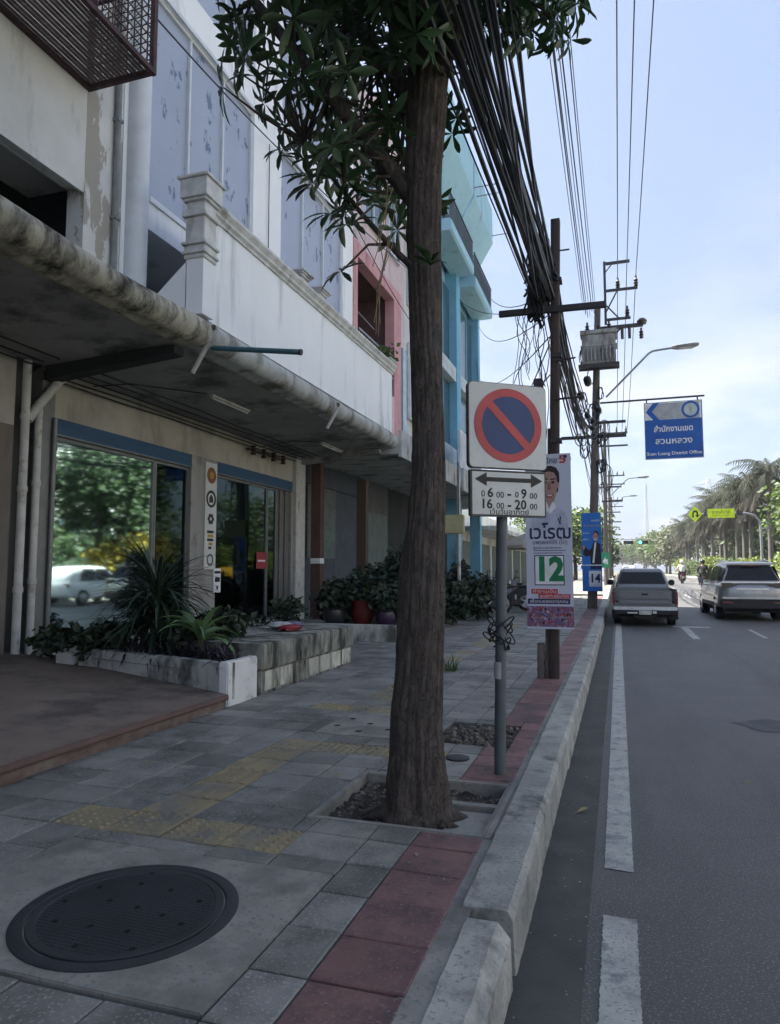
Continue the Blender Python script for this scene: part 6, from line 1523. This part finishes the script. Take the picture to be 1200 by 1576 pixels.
# ---- motorcycles
def motorcycle(loc, label, rz, paint, group=None, name='motorcycle'):
    """local: rear wheel at y=0, forward +y"""
    c = thing(name, loc, label, 'motorcycle', group, rz)
    def tw(y):
        a = MB(); a.lathe([(.20, -.045), (.25, -.05), (.29, -.03), (.30, 0), (.29, .03), (.25, .05), (.20, .045)], (0, y, .30), 24, axis='x'); w_ = L(a, 'wheel', tyre_m, c)
        b = MB(); b.lathe([(.215, -.03), (.215, .03), (.18, .03), (.18, -.03), (.215, -.03)], (0, y, .30), 24, axis='x')
        for k in range(5): b.box(-.012, .012, -.02, .02, 0, .2, M=Matrix.Translation((0, y, .30)) @ Matrix.Rotation(k * 1.2566, 4, 'X'))
        b.lathe([(0, -.05), (.05, -.05), (.05, .05), (0, .05)], (0, y, .30), 12, axis='x'); L(b, 'rim', rim_m, w_)
    tw(0); tw(1.25)
    a = MB(); a.loft([rsec(y, w, z0, z1, .03, .04, w * .8) for (y, w, z0, z1) in ((-.32, .05, .66, .74), (-.15, .10, .55, .76), (.2, .13, .42, .74), (.55, .11, .30, .55), (.85, .12, .32, .60), (1.0, .15, .34, .92), (1.12, .10, .60, .98))]); L(a, 'body', paint, c, angle=50)
    a = MB(); a.loft([rsec(y, w, z0, z1, .02, .03, w * .9) for (y, w, z0, z1) in ((-.22, .08, .76, .81), (.1, .13, .74, .80), (.45, .12, .72, .77), (.62, .07, .68, .73))]); L(a, 'seat', trim_black, c, angle=50)
    a = MB(); a.tube([(0, 1.25, .30), (.0, 1.12, .62), (0, 1.0, 1.0)], .03, 8); a.tube([(-.33, .88, 1.0), (-.1, 1.0, 1.02), (.1, 1.0, 1.02), (.33, .88, 1.0)], .014, 8); L(a, 'handlebar', steel_dark, c)
    a = MB()
    for s_ in (-1, 1): a.tube([(s_ * .2, .95, 1.02), (s_ * .26, .93, 1.2)], .008, 6); a.box(s_ * .26 - .055, s_ * .26 + .055, .915, .94, 1.17, 1.25, .01)
    L(a, 'mirror', trim_black, c)
    a = MB(); a.box(-.07, .07, -.34, -.29, .66, .75, .015); L(a, 'tail_lamp', lamp_red, c)
    a = MB(); a.box(-.09, .09, -.40, -.37, .42, .56, .004); L(a, 'number_plate', plate_m, c)
    a = MB(); a.box(-.07, .07, 1.10, 1.18, .78, .92, .03); L(a, 'headlight', chrome_m, c)
    a = MB(); a.tube([(.14, .5, .28), (.16, .1, .32), (.17, -.35, .40)], [.025, .035, .045], 8); a.box(-.16, .16, .15, .55, .18, .40, .04); L(a, 'engine', steel_dark, c)
    a = MB(); a.loft([[(x, y, z_) for x in (-.06, .06) for _ in (0,)] + [(.06, y, z_ + .015), (-.06, y, z_ + .015)] for (y, z_) in ((-.3, .50), (-.2, .60), (0, .63), (.15, .60))]); L(a, 'mudguard', trim_black, c)
    return c
def rider(loc, label, shirt, trousers, helmet, rz=0.0):
    """person astride a motorcycle (local: hips at y=.25); one skinned body, clothes as shells"""
    t = thing('person', loc, label, 'person', rz=rz)
    def skin(name, verts, edges, radii, m, parent, sub=2):
        me = bpy.data.meshes.new(name); me.from_pydata(verts, edges, [])
        ob = link(bpy.data.objects.new(name, me)); sk_ = ob.modifiers.new('skin', 'SKIN'); ss = ob.modifiers.new('sub', 'SUBSURF'); ss.levels = sub
        for i, r_ in enumerate(radii): me.skin_vertices[0].data[i].radius = (r_, r_)
        me.skin_vertices[0].data[0].use_root = True
        bpy.context.view_layer.update()
        m2 = bpy.data.meshes.new_from_object(ob.evaluated_get(bpy.context.evaluated_depsgraph_get()))
        bpy.data.objects.remove(ob); bpy.data.meshes.remove(me)
        m2.name = name; m2.materials.clear(); m2.materials.append(m); m2.polygons.foreach_set('use_smooth', [True] * len(m2.polygons))
        o = link(bpy.data.objects.new(name, m2)); o.parent = parent; return o
    skin_m = mat('brown_skin', (.32, .185, .13), rough=.6)
    V_ = [(0, .22, .84), (0, .22, 1.0), (0, .25, 1.2), (0, .28, 1.36), (0, .29, 1.44), (0, .31, 1.56), (0, .31, 1.66)]
    E_ = [(i, i + 1) for i in range(6)]; R_ = [.15, .145, .16, .13, .06, .10, .085]
    for s_ in (-1, 1):
        b = len(V_)
        V_ += [(s_ * .19, .27, 1.36), (s_ * .27, .40, 1.16), (s_ * .31, .66, 1.06), (s_ * .32, .82, 1.02), (s_ * .32, .89, 1.01)]; R_ += [.065, .05, .042, .036, .03]
        E_ += [(3, b), (b, b + 1), (b + 1, b + 2), (b + 2, b + 3), (b + 3, b + 4)]
        for f, (dx, dz) in enumerate(((-.03, .012), (-.01, .02), (.012, .018), (.032, .01))):
            c_ = len(V_); V_ += [(s_ * (.32 + dx), .93, 1.01 + dz), (s_ * (.32 + dx), .95, .99)]; R_ += [.011, .009]; E_ += [(b + 4, c_), (c_, c_ + 1)]
        c_ = len(V_); V_ += [(s_ * .285, .89, .985)]; R_ += [.012]; E_ += [(b + 4, c_)]
        b = len(V_)
        V_ += [(s_ * .12, .26, .82), (s_ * .21, .62, .80), (s_ * .19, .58, .42), (s_ * .19, .57, .30), (s_ * .20, .72, .27)]; R_ += [.10, .075, .055, .045, .035]
        E_ += [(0, b), (b, b + 1), (b + 1, b + 2), (b + 2, b + 3), (b + 3, b + 4)]
    skin('body', V_, E_, R_, skin_m, t)
    sv = [(0, .22, .86), (0, .22, 1.0), (0, .25, 1.2), (0, .275, 1.37)]; se_ = [(0, 1), (1, 2), (2, 3)]; sr = [.185, .18, .19, .135]
    for s_ in (-1, 1):
        b = len(sv); sv += [(s_ * .19, .27, 1.365), (s_ * .265, .39, 1.18), (s_ * .295, .58, 1.09)]; sr += [.09, .075, .062]; se_ += [(3, b), (b, b + 1), (b + 1, b + 2)]
    skin('shirt', sv, se_, sr, shirt, t)
    tv = [(0, .22, .84)]; te_ = []; tr_ = [.175]
    for s_ in (-1, 1):
        b = len(tv); tv += [(s_ * .12, .27, .82), (s_ * .21, .61, .80), (s_ * .19, .58, .45), (s_ * .19, .57, .33)]; tr_ += [.12, .095, .075, .065]; te_ += [(0, b), (b, b + 1), (b + 1, b + 2), (b + 2, b + 3)]
    skin('trousers', tv, te_, tr_, trousers, t)
    a = MB(); a.lathe([(.0, 1.80), (.06, 1.795), (.11, 1.765), (.14, 1.70), (.142, 1.64), (.128, 1.57), (.10, 1.545), (.09, 1.56), (0, 1.57)], (0, .30, 0), 20); hm = L(a, 'helmet', helmet, t)
    b = MB(); b.lathe([(.145, 1.70), (.148, 1.64), (.138, 1.59)], (0, .30, 0), 12, a0=R(25), a1=R(155)); L(b, 'visor', car_glass, hm)
    for s_ in (-1, 1):
        a = MB(); a.box(s_ * .20 - .045, s_ * .20 + .045, .55, .80, .225, .285, .02); L(a, 'shoe', trim_black, t)
    return t
white_shirt = mat('white_shirt_cloth', (.72, .71, .68), rough=.9, scale=6); dark_cloth = mat('dark_cloth', (.03, .032, .04), rough=.9); white_helmet = mat('white_helmet_shell', (.7, .7, .7), rough=.25, coat=.5)
yr = 57.0
motorcycle((4.55, yr, zr(yr)), 'dark motorcycle ridden by the person in a white shirt', 0, mat('dark_red_bike_paint', (.12, .02, .025), rough=.3))
rider((4.55, yr, zr(yr)), 'person in white shirt and white helmet riding a motorcycle down the road', white_shirt, dark_cloth, white_helmet)
motorcycle((4.95, 47.0, zr(47)), 'black motorcycle ahead of the silver-grey SUV', 0, trim_black)
rider((4.95, 47.0, zr(47)), 'person in dark clothes and black helmet riding ahead of the grey SUV', dark_cloth, dark_cloth, mat('black_helmet_shell', (.02, .02, .022), rough=.25))
bike_spots = [((-3.25, 20.6, .32), 1.9, 'silver-fronted motorcycle parked nearest the sign post under the canopy', mat('dark_blue_bike_paint', (.03, .05, .10), rough=.3)),
              ((-2.75, 22.2, .33), 1.7, 'second motorcycle parked under the canopy, behind the nearest one', trim_black),
              ((-2.3, 23.6, .34), 1.8, 'third motorcycle of the parked row, half hidden by the white poster', mat('grey_bike_paint', (.15, .16, .18), rough=.3)),
              ((-3.4, 24.6, .34), 1.6, 'farthest motorcycle of the parked row under the canopy', mat('wine_bike_paint', (.12, .03, .04), rough=.3))]
for (loc, rz_, lab, pm_) in bike_spots: motorcycle(loc, lab, rz_, pm_, 'motorcycles parked under the canopy')
t = thing('white_bin', (-3.5, 19.4, .29), 'white square bin on the pavement beside the parked motorcycles', 'bin')
a = MB(); a.box(-3.63, -3.37, 19.27, 19.53, .29, .82, .02); a.build('bin_body', frame_white, t)
a = MB(); a.box(-3.65, -3.35, 19.25, 19.55, .82, .87, .015); a.build('lid', trim_black, t)
t = thing('market_umbrella', (-3.0, 24.5, .3), 'faded beige umbrella standing behind the parked motorcycles', 'umbrella')
a = MB(); a.tube([(-3.0, 24.5, .3), (-3.0, 24.5, 2.75)], .025, 8); a.build('pole', steel_light, t)
a = MB(); a.lathe([(0, 2.86), (.1, 2.84), (1.0, 2.44), (1.0, 2.32), (.98, 2.32), (.98, 2.43), (.1, 2.80)], (-3.0, 24.5, 0), 8); a.build('canopy', mat('faded_beige_cloth', (.40, .35, .30), rough=.9), t, False)
t = thing('yellow_lightbox', (-4.3, 18.2, 2.5), 'dull yellow box sign hanging under the grey canopy right of the trunk', 'sign')
a = MB(); a.box(-4.55, -3.85, 18.1, 18.3, 2.55, 3.05, .02); a.build('box', mat('dull_yellow_panel', (.46, .43, .25), rough=.6, scale=2), t); a = MB(); a.tube([(-4.4, 18.2, 3.05), (-4.4, 18.2, 4.45)], .015, 6); a.tube([(-4.0, 18.2, 3.05), (-4.0, 18.2, 4.45)], .015, 6); a.build('hanger', steel_dark, t)
t = thing('white_pipe_column', (-4.4, 19.0, .3), 'thin white pipe column under the grey canopy right of the trunk', 'pipe')
a = MB(); a.tube([(-4.15, 18.9, .3), (-4.15, 18.9, 4.4)], .05, 10); a.build('pipe', pipe_white, t); a = MB(); a.tube([(-4.15, 18.9, .29), (-4.15, 18.9, .40)], .075, 10); a.build('foot', pipe_grey, t)

# ================================================================== FAR SIDE: median palms, trees, signs, signals
palm_leaf = mat('palm_frond', (.030, .038, .018), (.018, .023, .012), rough=.75, island=.4, scale=1, translucent=.25)
palm_dry = mat('dry_palm_frond', (.055, .049, .036), (.038, .034, .026), rough=.85, island=.3, scale=1)
palm_bark = mat('grey_palm_trunk', (.12, .11, .10), (.085, .078, .07), rough=.9, scale=3, stretch=(1, 1, 6))
def palm_frond(mb, c, az, L_, e0, bend, n=9):
    d = Vector((math.cos(az), math.sin(az), 0)); s_ = Vector((-math.sin(az), math.cos(az), 0)); p = Vector(c); e = e0; spine = []
    for i in range(n + 1): spine.append((p.copy(), e)); p = p + (d * math.cos(e) + Vector((0, 0, math.sin(e)))) * (L_ / n); e -= bend / n
    for i in range(n): 
        q0, q1 = spine[i][0], spine[i + 1][0]; w = s_ * .03
        mb.add([q0 - w, q0 + w, q1 + w * .7, q1 - w * .7], [(0, 1, 2, 3)])
    for i in range(1, n * 2):
        t = i / (2 * n); k = int(t * n); f = t * n - k; q = spine[k][0].lerp(spine[k + 1][0], f); dirv = (spine[k + 1][0] - spine[k][0]).normalized()
        ll = .75 * math.sin(math.pi * min(1, t * .92 + .10)) + .12
        for sg in (-1, 1):
            tip = q + s_ * sg * ll * rnd(.55, .85) + dirv * ll * .45 + Vector((0, 0, -ll * rnd(.35, .85))); b = dirv * .055
            mb.add([q - b, q + b, tip], [(0, 1, 2)])
def make_palm(loc, label, h, group):
    t = thing('palm_tree', loc, label, 'palm tree', group)
    a = MB(); a.tube([(0, 0, -.1), (.02, 0, h * .3), (.05, .03, h * .7), (.02, 0, h)], [.26, .19, .17, .15], 12); L(a, 'trunk', palm_bark, t)
    a = MB()
    for k in range(38): palm_frond(a, (0, 0, h + rnd(-.1, .2)), k * 2.4 + rnd(-.2, .2), rnd(2.8, 3.8), rnd(-.3, 1.3), rnd(1.4, 2.4))
    L(a, 'crown', palm_leaf, t, False)
    a = MB()
    for k in range(24): palm_frond(a, (0, 0, h - .15), k * 2.4 + rnd(-.2, .2), rnd(2.2, 3.6), rnd(-1.1, -.3), rnd(.4, .8), 7)
    L(a, 'dry_skirt', palm_dry, t, False); return t
ordn = ['nearest', 'second', 'third', 'fourth', 'fifth', 'sixth', 'seventh', 'eighth', 'ninth', 'tenth', 'eleventh', 'twelfth', 'thirteenth', 'fourteenth']
protos = []
y = 58.0; GP = 'palms along the median'
for i in range(14):
    lab = ('nearest' if i == 0 else ordn[i]) + (' palm of the median row, at the right edge of the photo' if i == 0 else ' palm of the row along the median, counted from the right')
    loc = (10.6 + rnd(-.4, .4), y, zr(y) + .15)
    if i < 3: p = make_palm(loc, lab, (8.0, 7.2, 7.8)[i], GP); protos.append(p)
    else:
        p = copy_tree(protos[i % 3]); p.location = loc; p.rotation_euler = (0, 0, rnd(0, 6.28)); s_ = rnd(.92, 1.1); p.scale = (s_, s_, s_); p['label'] = lab
    y += rnd(5.2, 6.6)
# big crowns beyond the palms and behind them
tp = [tree('round olive street tree beyond the palm row, nearest of its kind', (11.4, 148, .7), [(0, 0, 6.5, 4.2, 4.5, 3.4), (-1.5, -1, 4.6, 3, 3.2, 2.4), (1.8, 1, 7.6, 2.8, 3, 2.2)], 2600, .62, lf_olive, .25, 'street trees beyond the palms'),
      tree('broad dark street tree beyond the palm row, second of its kind', (10.6, 164, .7), [(0, 0, 6.8, 4.6, 4.5, 3.2), (-2, 1, 5.2, 3, 3, 2.4), (2, -1, 5.8, 3.2, 3, 2.6)], 2600, .62, lf_mid, .25, 'street trees beyond the palms')]
for i, (x, y, s_) in enumerate([(11.0, 182, 1.0), (9.6, 204, 1.05), (10.4, 228, 1.1), (8.4, 256, 1.2), (10.2, 290, 1.25), (6.0, 330, 1.3), (-2.5, 330, 1.3), (2.0, 380, 1.3), (-8, 350, 1.3)]):
    c = copy_tree(tp[i % 2]); c.location = (x, y, .7); c.scale = (s_,) * 3; c.rotation_euler = (0, 0, rnd(0, 6)); c['label'] = ordn[i + 2] + ' of the street trees beyond the palm row, counted from the near end'
# trees behind the palms (right edge) and shrubs along the median
for i, (x, y, h_, lab, mm) in enumerate([(15.2, 64, 7.6, 'bushy olive tree behind the nearest palm', lf_olive), (15.4, 78, 8.0, 'dark leafy tree behind the second and third palms', lf_dark), (15, 95, 8.2, 'olive tree behind the middle of the palm row', lf_olive), (14.6, 114, 8.0, 'dark tree behind the far palms', lf_dark)]):
    tree(lab, (x, y, zr(y)), [(0, 0, h_ * .55, 3.6, 3.8, h_ * .36), (-1.2, -.8, h_ * .72, 2.6, 2.8, h_ * .27), (1.6, .8, h_ * .45, 2.8, 3, h_ * .3)], 2300, .5, mm, .2, 'trees behind the palms')
for i, (x, y, r_, h_, lab, mm) in enumerate([(10.7, 49, 1.5, 2.4, 'bright yellow-green shrub on the median right of the SUV roof', lf_yel), (11.0, 53.5, 1.3, 2.1, 'bright shrub on the median just behind the nearest palm trunk', lf_yel), (10.2, 63, 1.1, 1.9, 'yellow-green shrub between the nearest palm trunks', lf_yel), (9.9, 72, 1.2, 2.0, 'pale green shrub under the third palm', lf_mid), (9.9, 84, 1.3, 2.4, 'yellow-green upright shrub under the middle palms', lf_yel), (9.9, 96, 1.2, 2.2, 'green shrub under the far palms', lf_mid), (9.8, 112, 1.3, 2.4, 'low green shrub at the far end of the palm row', lf_mid), (10.4, 128, 1.6, 3.0, 'last green shrub before the street trees', lf_yel)]):
    tree(lab, (x, y, zr(y) + .18), [(0, 0, h_ * .5, r_, r_ * 1.3, h_ * .45), (.3, .5, h_ * .7, r_ * .7, r_ * .8, h_ * .3)], 1100, .24, mm, .05, 'shrubs along the median', name='median_shrub', cat='bush')
# median trees that show as reflections in the shop windows
tree('large dark-crowned median tree, visible as a reflection in the first shop window', (11.3, 30.5, .2), [(0, 0, 5.6, 3.6, 3.4, 2.3), (-1.0, -1.2, 6.6, 2.2, 2.2, 1.6), (1, 1.4, 5.0, 2.6, 2.6, 1.8), (-.6, 1.6, 6.4, 2, 2, 1.5)], 9000, .34, lf_dark, .22)
tree('yellow-blossomed median bush, visible as a reflection in the first shop window', (10.2, 32.0, .2), [(0, 0, 2.3, 1.5, 2.2, 1.1), (.2, 1.6, 2.6, 1.2, 1.5, .9), (0, -1.6, 1.9, 1.2, 1.6, .8)], 4500, .22, lf_flow, .08)
tree('mid green median tree, visible as a reflection in the second shop window', (11.2, 44.0, .3), [(0, 0, 4.6, 3.0, 3.0, 2.2), (0, 1.5, 3.4, 2.0, 2.2, 1.5)], 3000, .32, lf_mid, .18)
tree('yellow-green median bush, visible as a reflection in the second shop window', (10.2, 42.5, .3), [(0, 0, 2.0, 1.3, 2.4, 1.0)], 1200, .22, lf_yel, .06)
# trees on the left beyond the shops
for i, (x, y, h_, lab, mm) in enumerate([(-3.3, 58, 6.6, 'leafy street tree behind the blue poster, left of the far poles', lf_mid), (-2.5, 76, 6.4, 'dark rounded street tree overhanging the left kerb behind the far pole', lf_dark), (-2.6, 92, 6.0, 'farther green tree beside the left kerb', lf_mid), (-3.2, 118, 6.5, 'last tree of the left kerb before the vanishing point', lf_olive), (-6.5, 66, 7.0, 'green tree behind the white poster beyond the low shops', lf_mid), (-7.5, 84, 8, 'tall tree set back from the left kerb', lf_dark)]):
    tree(lab, (x, y, zr(y) + .2), [(0, 0, h_ * .62, 2.6, 3.2, h_ * .30), (.7, -1, h_ * .45, 1.9, 2.2, h_ * .25), (-.8, 1, h_ * .78, 1.8, 2.2, h_ * .2)], 2400, .36, mm, .16, 'street trees along the left kerb')

# yellow overhead sign on a curved arm
yel = mat('fluorescent_yellow_sign', (.74, .93, .03), rough=.4)
Yg = 55.0; zg = zr(Yg)
y_s = thing('overhead_sign', (9.55, Yg, zg), 'fluorescent yellow-green sign and U-turn diamond on a curved arm at the right', 'road sign')
a = MB(); a.tube([(9.6, Yg, zg), (9.6, Yg, 4.6), (9.52, Yg, 5.1), (9.25, Yg, 5.45), (8.8, Yg, 5.62), (8.0, Yg, 5.66), (5.3, Yg, 5.66)], [.11, .09, .085, .08, .075, .07, .05], 10); a.build('arm', steel_light, y_s)
a = MB(); a.box(6.2, 7.95, Yg - .14, Yg - .10, 5.33, 5.98, .004); sgb = a.build('board', yel, y_s)
bxy = (6.2, 5.33, 1.75, .65, Yg - .145)
for (u0, u1, v0, v1) in ((.12, .30, .48, .72), (.33, .42, .50, .72), (.45, .62, .48, .70), (.66, .88, .50, .72), (.15, .85, .24, .27)): flat('print', rect(u0, u1, v0, v1), sign_black, 2, sgb, box=bxy) if v0 < .4 else None
OT = Matrix.Translation(-Vector((9.55, Yg, zg)))
text_part('จุดกลับรถ', .34, sign_black, sgb, OT @ face_front(7.07, Yg - .146, 5.74), width=1.2)
a = MB(); a.prism([(5.35, 5.05), (5.85, 5.62), (5.35, 6.2), (4.85, 5.62)], 'y', Yg - .14, Yg - .10); dm = a.build('diamond', yel, y_s, False)
a = MB(); a.prism([(5.16, 5.38), (5.16, 5.72), (5.20, 5.83), (5.30, 5.90), (5.42, 5.90), (5.52, 5.83), (5.56, 5.72), (5.56, 5.58), (5.65, 5.58), (5.50, 5.36), (5.36, 5.58), (5.45, 5.58), (5.45, 5.71), (5.40, 5.78), (5.32, 5.78), (5.27, 5.71), (5.27, 5.38)], 'y', Yg - .146, Yg - .141); a.build('u_turn_arrow', sign_black, dm, False)
a = MB(); a.box(8.05, 8.45, Yg - .2, Yg + .1, 5.48, 5.8, .03); a.box(5.95, 6.12, Yg - .2, Yg + .1, 5.45, 5.78, .03); a.build('flasher_box', steel_dark, y_s)
# traffic signals over the road
ts = thing('traffic_signal', (-1.2, 104, zr(104)), 'horizontal traffic signals with one green light hanging over the far road', 'traffic light')
a = MB(); a.tube([(-1.2, 104, .6), (-1.2, 104, 5.6), (-.9, 104, 5.9), (4.6, 104, 5.95)], [.12, .09, .08, .05], 8); a.build('arm', steel_light, ts)
for (x0, x1) in ((.75, 2.05), (2.75, 4.0)):
    a = MB(); a.box(x0, x1, 103.7, 103.9, 5.25, 5.72, .03); hd = a.build('signal_head', trim_black, ts)
    for k in range(3):
        a = MB(); a.lathe([(0, 103.69), (.17, 103.69), (.17, 103.64), (.19, 103.64), (.19, 103.7)], (x0 + .22 + k * (x1 - x0 - .44) / 2, 0, 5.485), 14, axis='y')
        lit = (x0 > 2 and k == 0); a.build('green_lens' if lit else 'dark_lens', lamp_mat('lit_green_signal', (.05, .85, .55), 2.2) if lit else brake_dark, hd, False)
gs = thing('green_sign', (-.72, 44, 1.6), 'small green sign with a white arrow on a post behind the blue poster', 'road sign')
a = MB(); a.tube([(-.78, 44.05, .5), (-.78, 44.05, 2.6)], .03, 8); a.build('post', steel_light, gs)
a = MB(); a.box(-1.02, -.50, 43.95, 43.99, 1.75, 2.65, .004); gb = a.build('board', mat('green_sign_sheeting', (.02, .28, .13), rough=.4), gs)
a = MB(); a.prism([(-.9, 2.1), (-.72, 2.4), (-.72, 2.25), (-.6, 2.25), (-.6, 1.95), (-.68, 1.95), (-.68, 2.12), (-.72, 2.12), (-.72, 1.95)], 'y', 43.94, 43.949); a.build('arrow', ink_white, gb, False)
ob = thing('orange_barrier', (-.85, 43.5, .55), 'small orange and white barrier standing below the green sign', 'barrier')
a = MB(); a.loft([rsec(43.5 + d_, .16, .5, 1.35, .02, .03, .09) for d_ in (0, .2)]); a.build('body', mat('orange_plastic', (.62, .20, .07), rough=.6), ob); a = MB(); a.box(-.13 - .0, .13, 43.485, 43.499, .95, 1.1); a.v = [(v[0] - 0, v[1], v[2]) for v in a.v]; a.build('reflective_band', ink_white, ob, False)
# radio mast and power pylon in the haze
def lattice(mb, x, y, z0, z1, w0, w1, n, r_):
    prev = None
    for i in range(n + 1):
        t = i / n; w = w0 + (w1 - w0) * t; z_ = z0 + (z1 - z0) * t
        cs = [Vector((x + sx * w, y + sy * w, z_)) for (sx, sy) in ((-1, -1), (1, -1), (1, 1), (-1, 1))]
        if prev:
            for k in range(4): mb.tube([prev[k], cs[k]], r_, 4); mb.tube([prev[k], cs[(k + 1) % 4]], r_ * .6, 4); mb.tube([cs[k], cs[(k + 1) % 4]], r_ * .6, 4)
        prev = cs
haze_steel = mat('pale_lattice_steel', (.45, .46, .48), rough=.6)
m_ = thing('radio_mast', (15, 400, 0), 'thin radio mast rising in the haze above the far road', 'mast')
a = MB(); lattice(a, 15, 400, 0, 48, 1.1, .35, 16, .14); a.build('lattice', haze_steel, m_); a = MB(); a.tube([(15, 400, 48), (15, 400, 55)], .1, 6); a.build('antenna', haze_steel, m_)
m_ = thing('power_pylon', (46, 400, 0), 'faint power pylon with cross-arms in the haze above the palms', 'pylon')
a = MB(); lattice(a, 46, 400, 0, 50, 5.0, .8, 12, .16); a.build('lattice', haze_steel, m_)
a = MB()
for (z_, w) in ((35, 9), (41, 7.5), (47, 6)):
    for s_ in (-1, 1): a.tube([(46, 400, z_ + 1.4), (46 + s_ * w, 400, z_)], .16, 4); a.tube([(46, 400, z_ - .6), (46 + s_ * w, 400, z_)], .16, 4)
a.build('crossarm', haze_steel, m_)
# low pale building glimpsed between the palm trunks
lb = thing('pale_building', (30, 120, 0), 'low pale building glimpsed between the palm trunks on the far side', 'building')
a = MB(); a.box(26, 40, 90, 150, 0, 5.5); a.build('wall', mat('pale_cream_far_wall', (.55, .52, .46), rough=.9, scale=1), lb, False)
for k in range(8):
    a = MB(); a.box(25.94, 25.99, 93 + k * 7, 97 + k * 7, 1.2, 3.6); a.build('window', teal_dark, lb, False)
a = MB(); a.box(25.5, 40.4, 89.6, 150.4, 5.5, 5.9); a.build('roof', old_wall, lb, False)
# opposite side of the street: a tree belt far to the right, lit by the sun
for i, (x, y, lab) in enumerate([(27, 40, 'roadside tree across the opposite carriageway, nearest'), (28, 56, 'roadside tree across the opposite carriageway, farther')]):
    tree(lab, (x, y, 0), [(0, 0, 4.6, 3.4, 3.8, 2.6), (-1, 1, 6.2, 2.4, 2.6, 1.8)], 1800, .42, lf_mid, .2)

for i, (x, y, lab) in enumerate([(24.8, 30, 'unseen hedge added to darken the shop glass reflection, nearest stretch'), (24.8, 44, 'unseen hedge added to darken the shop glass reflection, middle stretch'), (24.8, 58, 'unseen hedge added to darken the shop glass reflection, farther stretch'), (24.8, 72, 'unseen hedge added to darken the shop glass reflection, farthest stretch')]):
    tree(lab, (x, y, 0), [(0, 0, 2.3, 1.5, 7.2, 2.2), (0.4, 2, 3.6, 1.4, 4.2, 1.2)], 3200, .5, lf_dark, .1, 'unseen hedges added across the road', name='hedge', cat='hedge')  # unseen hedges, added to darken the bright horizon in the shop glass

# thin city haze round the whole scene
hm_ = bpy.data.materials.new('thin_city_haze'); hm_.use_nodes = True
hn = hm_.node_tree.nodes; hn.remove(hn['Principled BSDF'])
pv_ = hn.new('ShaderNodeVolumePrincipled'); pv_.inputs['Color'].default_value = (.93, .95, 1.0, 1); pv_.inputs['Density'].default_value = 0.00045
pv_.inputs['Anisotropy'].default_value = 0.25
hm_.node_tree.links.new(pv_.outputs['Volume'], hn['Material Output'].inputs['Volume'])
structure('haze', MB().box(-120, 120, -45, 440, -1.2, 58), hm_, kind='stuff')

# out-of-view sunlit shophouses across the road, added to bounce light onto the shaded row
op_walls = [mat('sunlit_cream_wall', (.74, .70, .62), (.66, .62, .55), rough=.9, scale=1), mat('sunlit_white_wall', (.80, .80, .78), (.72, .72, .70), rough=.9, scale=1), mat('sunlit_sand_wall', (.70, .62, .50), (.62, .55, .45), rough=.9, scale=1)]
for i, (y0, y1, h_, lab) in enumerate([(-34, -18, 12.5, 'unseen sand coloured shophouse block added across the road, farthest back'), (-17.6, -2, 13.5, 'unseen cream shophouse block added across the road behind the camera'), (-1.6, 14, 12.0, 'unseen white shophouse block added across the road, beside the camera'), (14.4, 30, 14.0, 'unseen tall sand shophouse block added across the road, opposite the teal building'), (30.4, 46, 12.5, 'unseen cream shophouse block added across the road, second farthest ahead'), (46.4, 62, 13.0, 'unseen white shophouse block added across the road, farthest ahead')]):
    b_ = thing('bounce_shophouse', (36, (y0 + y1) / 2, 0), lab, 'building')
    a = MB(); a.box(33, 44, y0, y1, 0, h_); a.build('wall', op_walls[(i + 2) % 3], b_, False)
    a = MB(); a.box(31.2, 33, y0 + .1, y1 - .1, 3.6, 3.9); a.build('canopy', canopy_m, b_, False)
    a = MB(); a.box(32.7, 33.0, y0 - .05, y1 + .05, h_, h_ + .35); a.build('cornice', trim_m, b_, False)
    for q in range(4):
        for z_ in (4.8, 8.0):
            a = MB(); a.box(32.94, 32.99, y0 + .8 + q * 3.8, y0 + 3.4 + q * 3.8, z_, z_ + 1.9); f_ = a.build('window', teal_dark, b_, False)
            c_ = MB(); c_.box(32.90, 32.94, y0 + .7 + q * 3.8, y0 + 3.5 + q * 3.8, z_ - .12, z_); c_.build('sill', trim_m, f_, False)
        a = MB(); a.box(32.94, 32.985, y0 + .5 + q * 3.8, y0 + 3.7 + q * 3.8, .2, 3.3); a.build('shutter', shutter_m, b_, False)
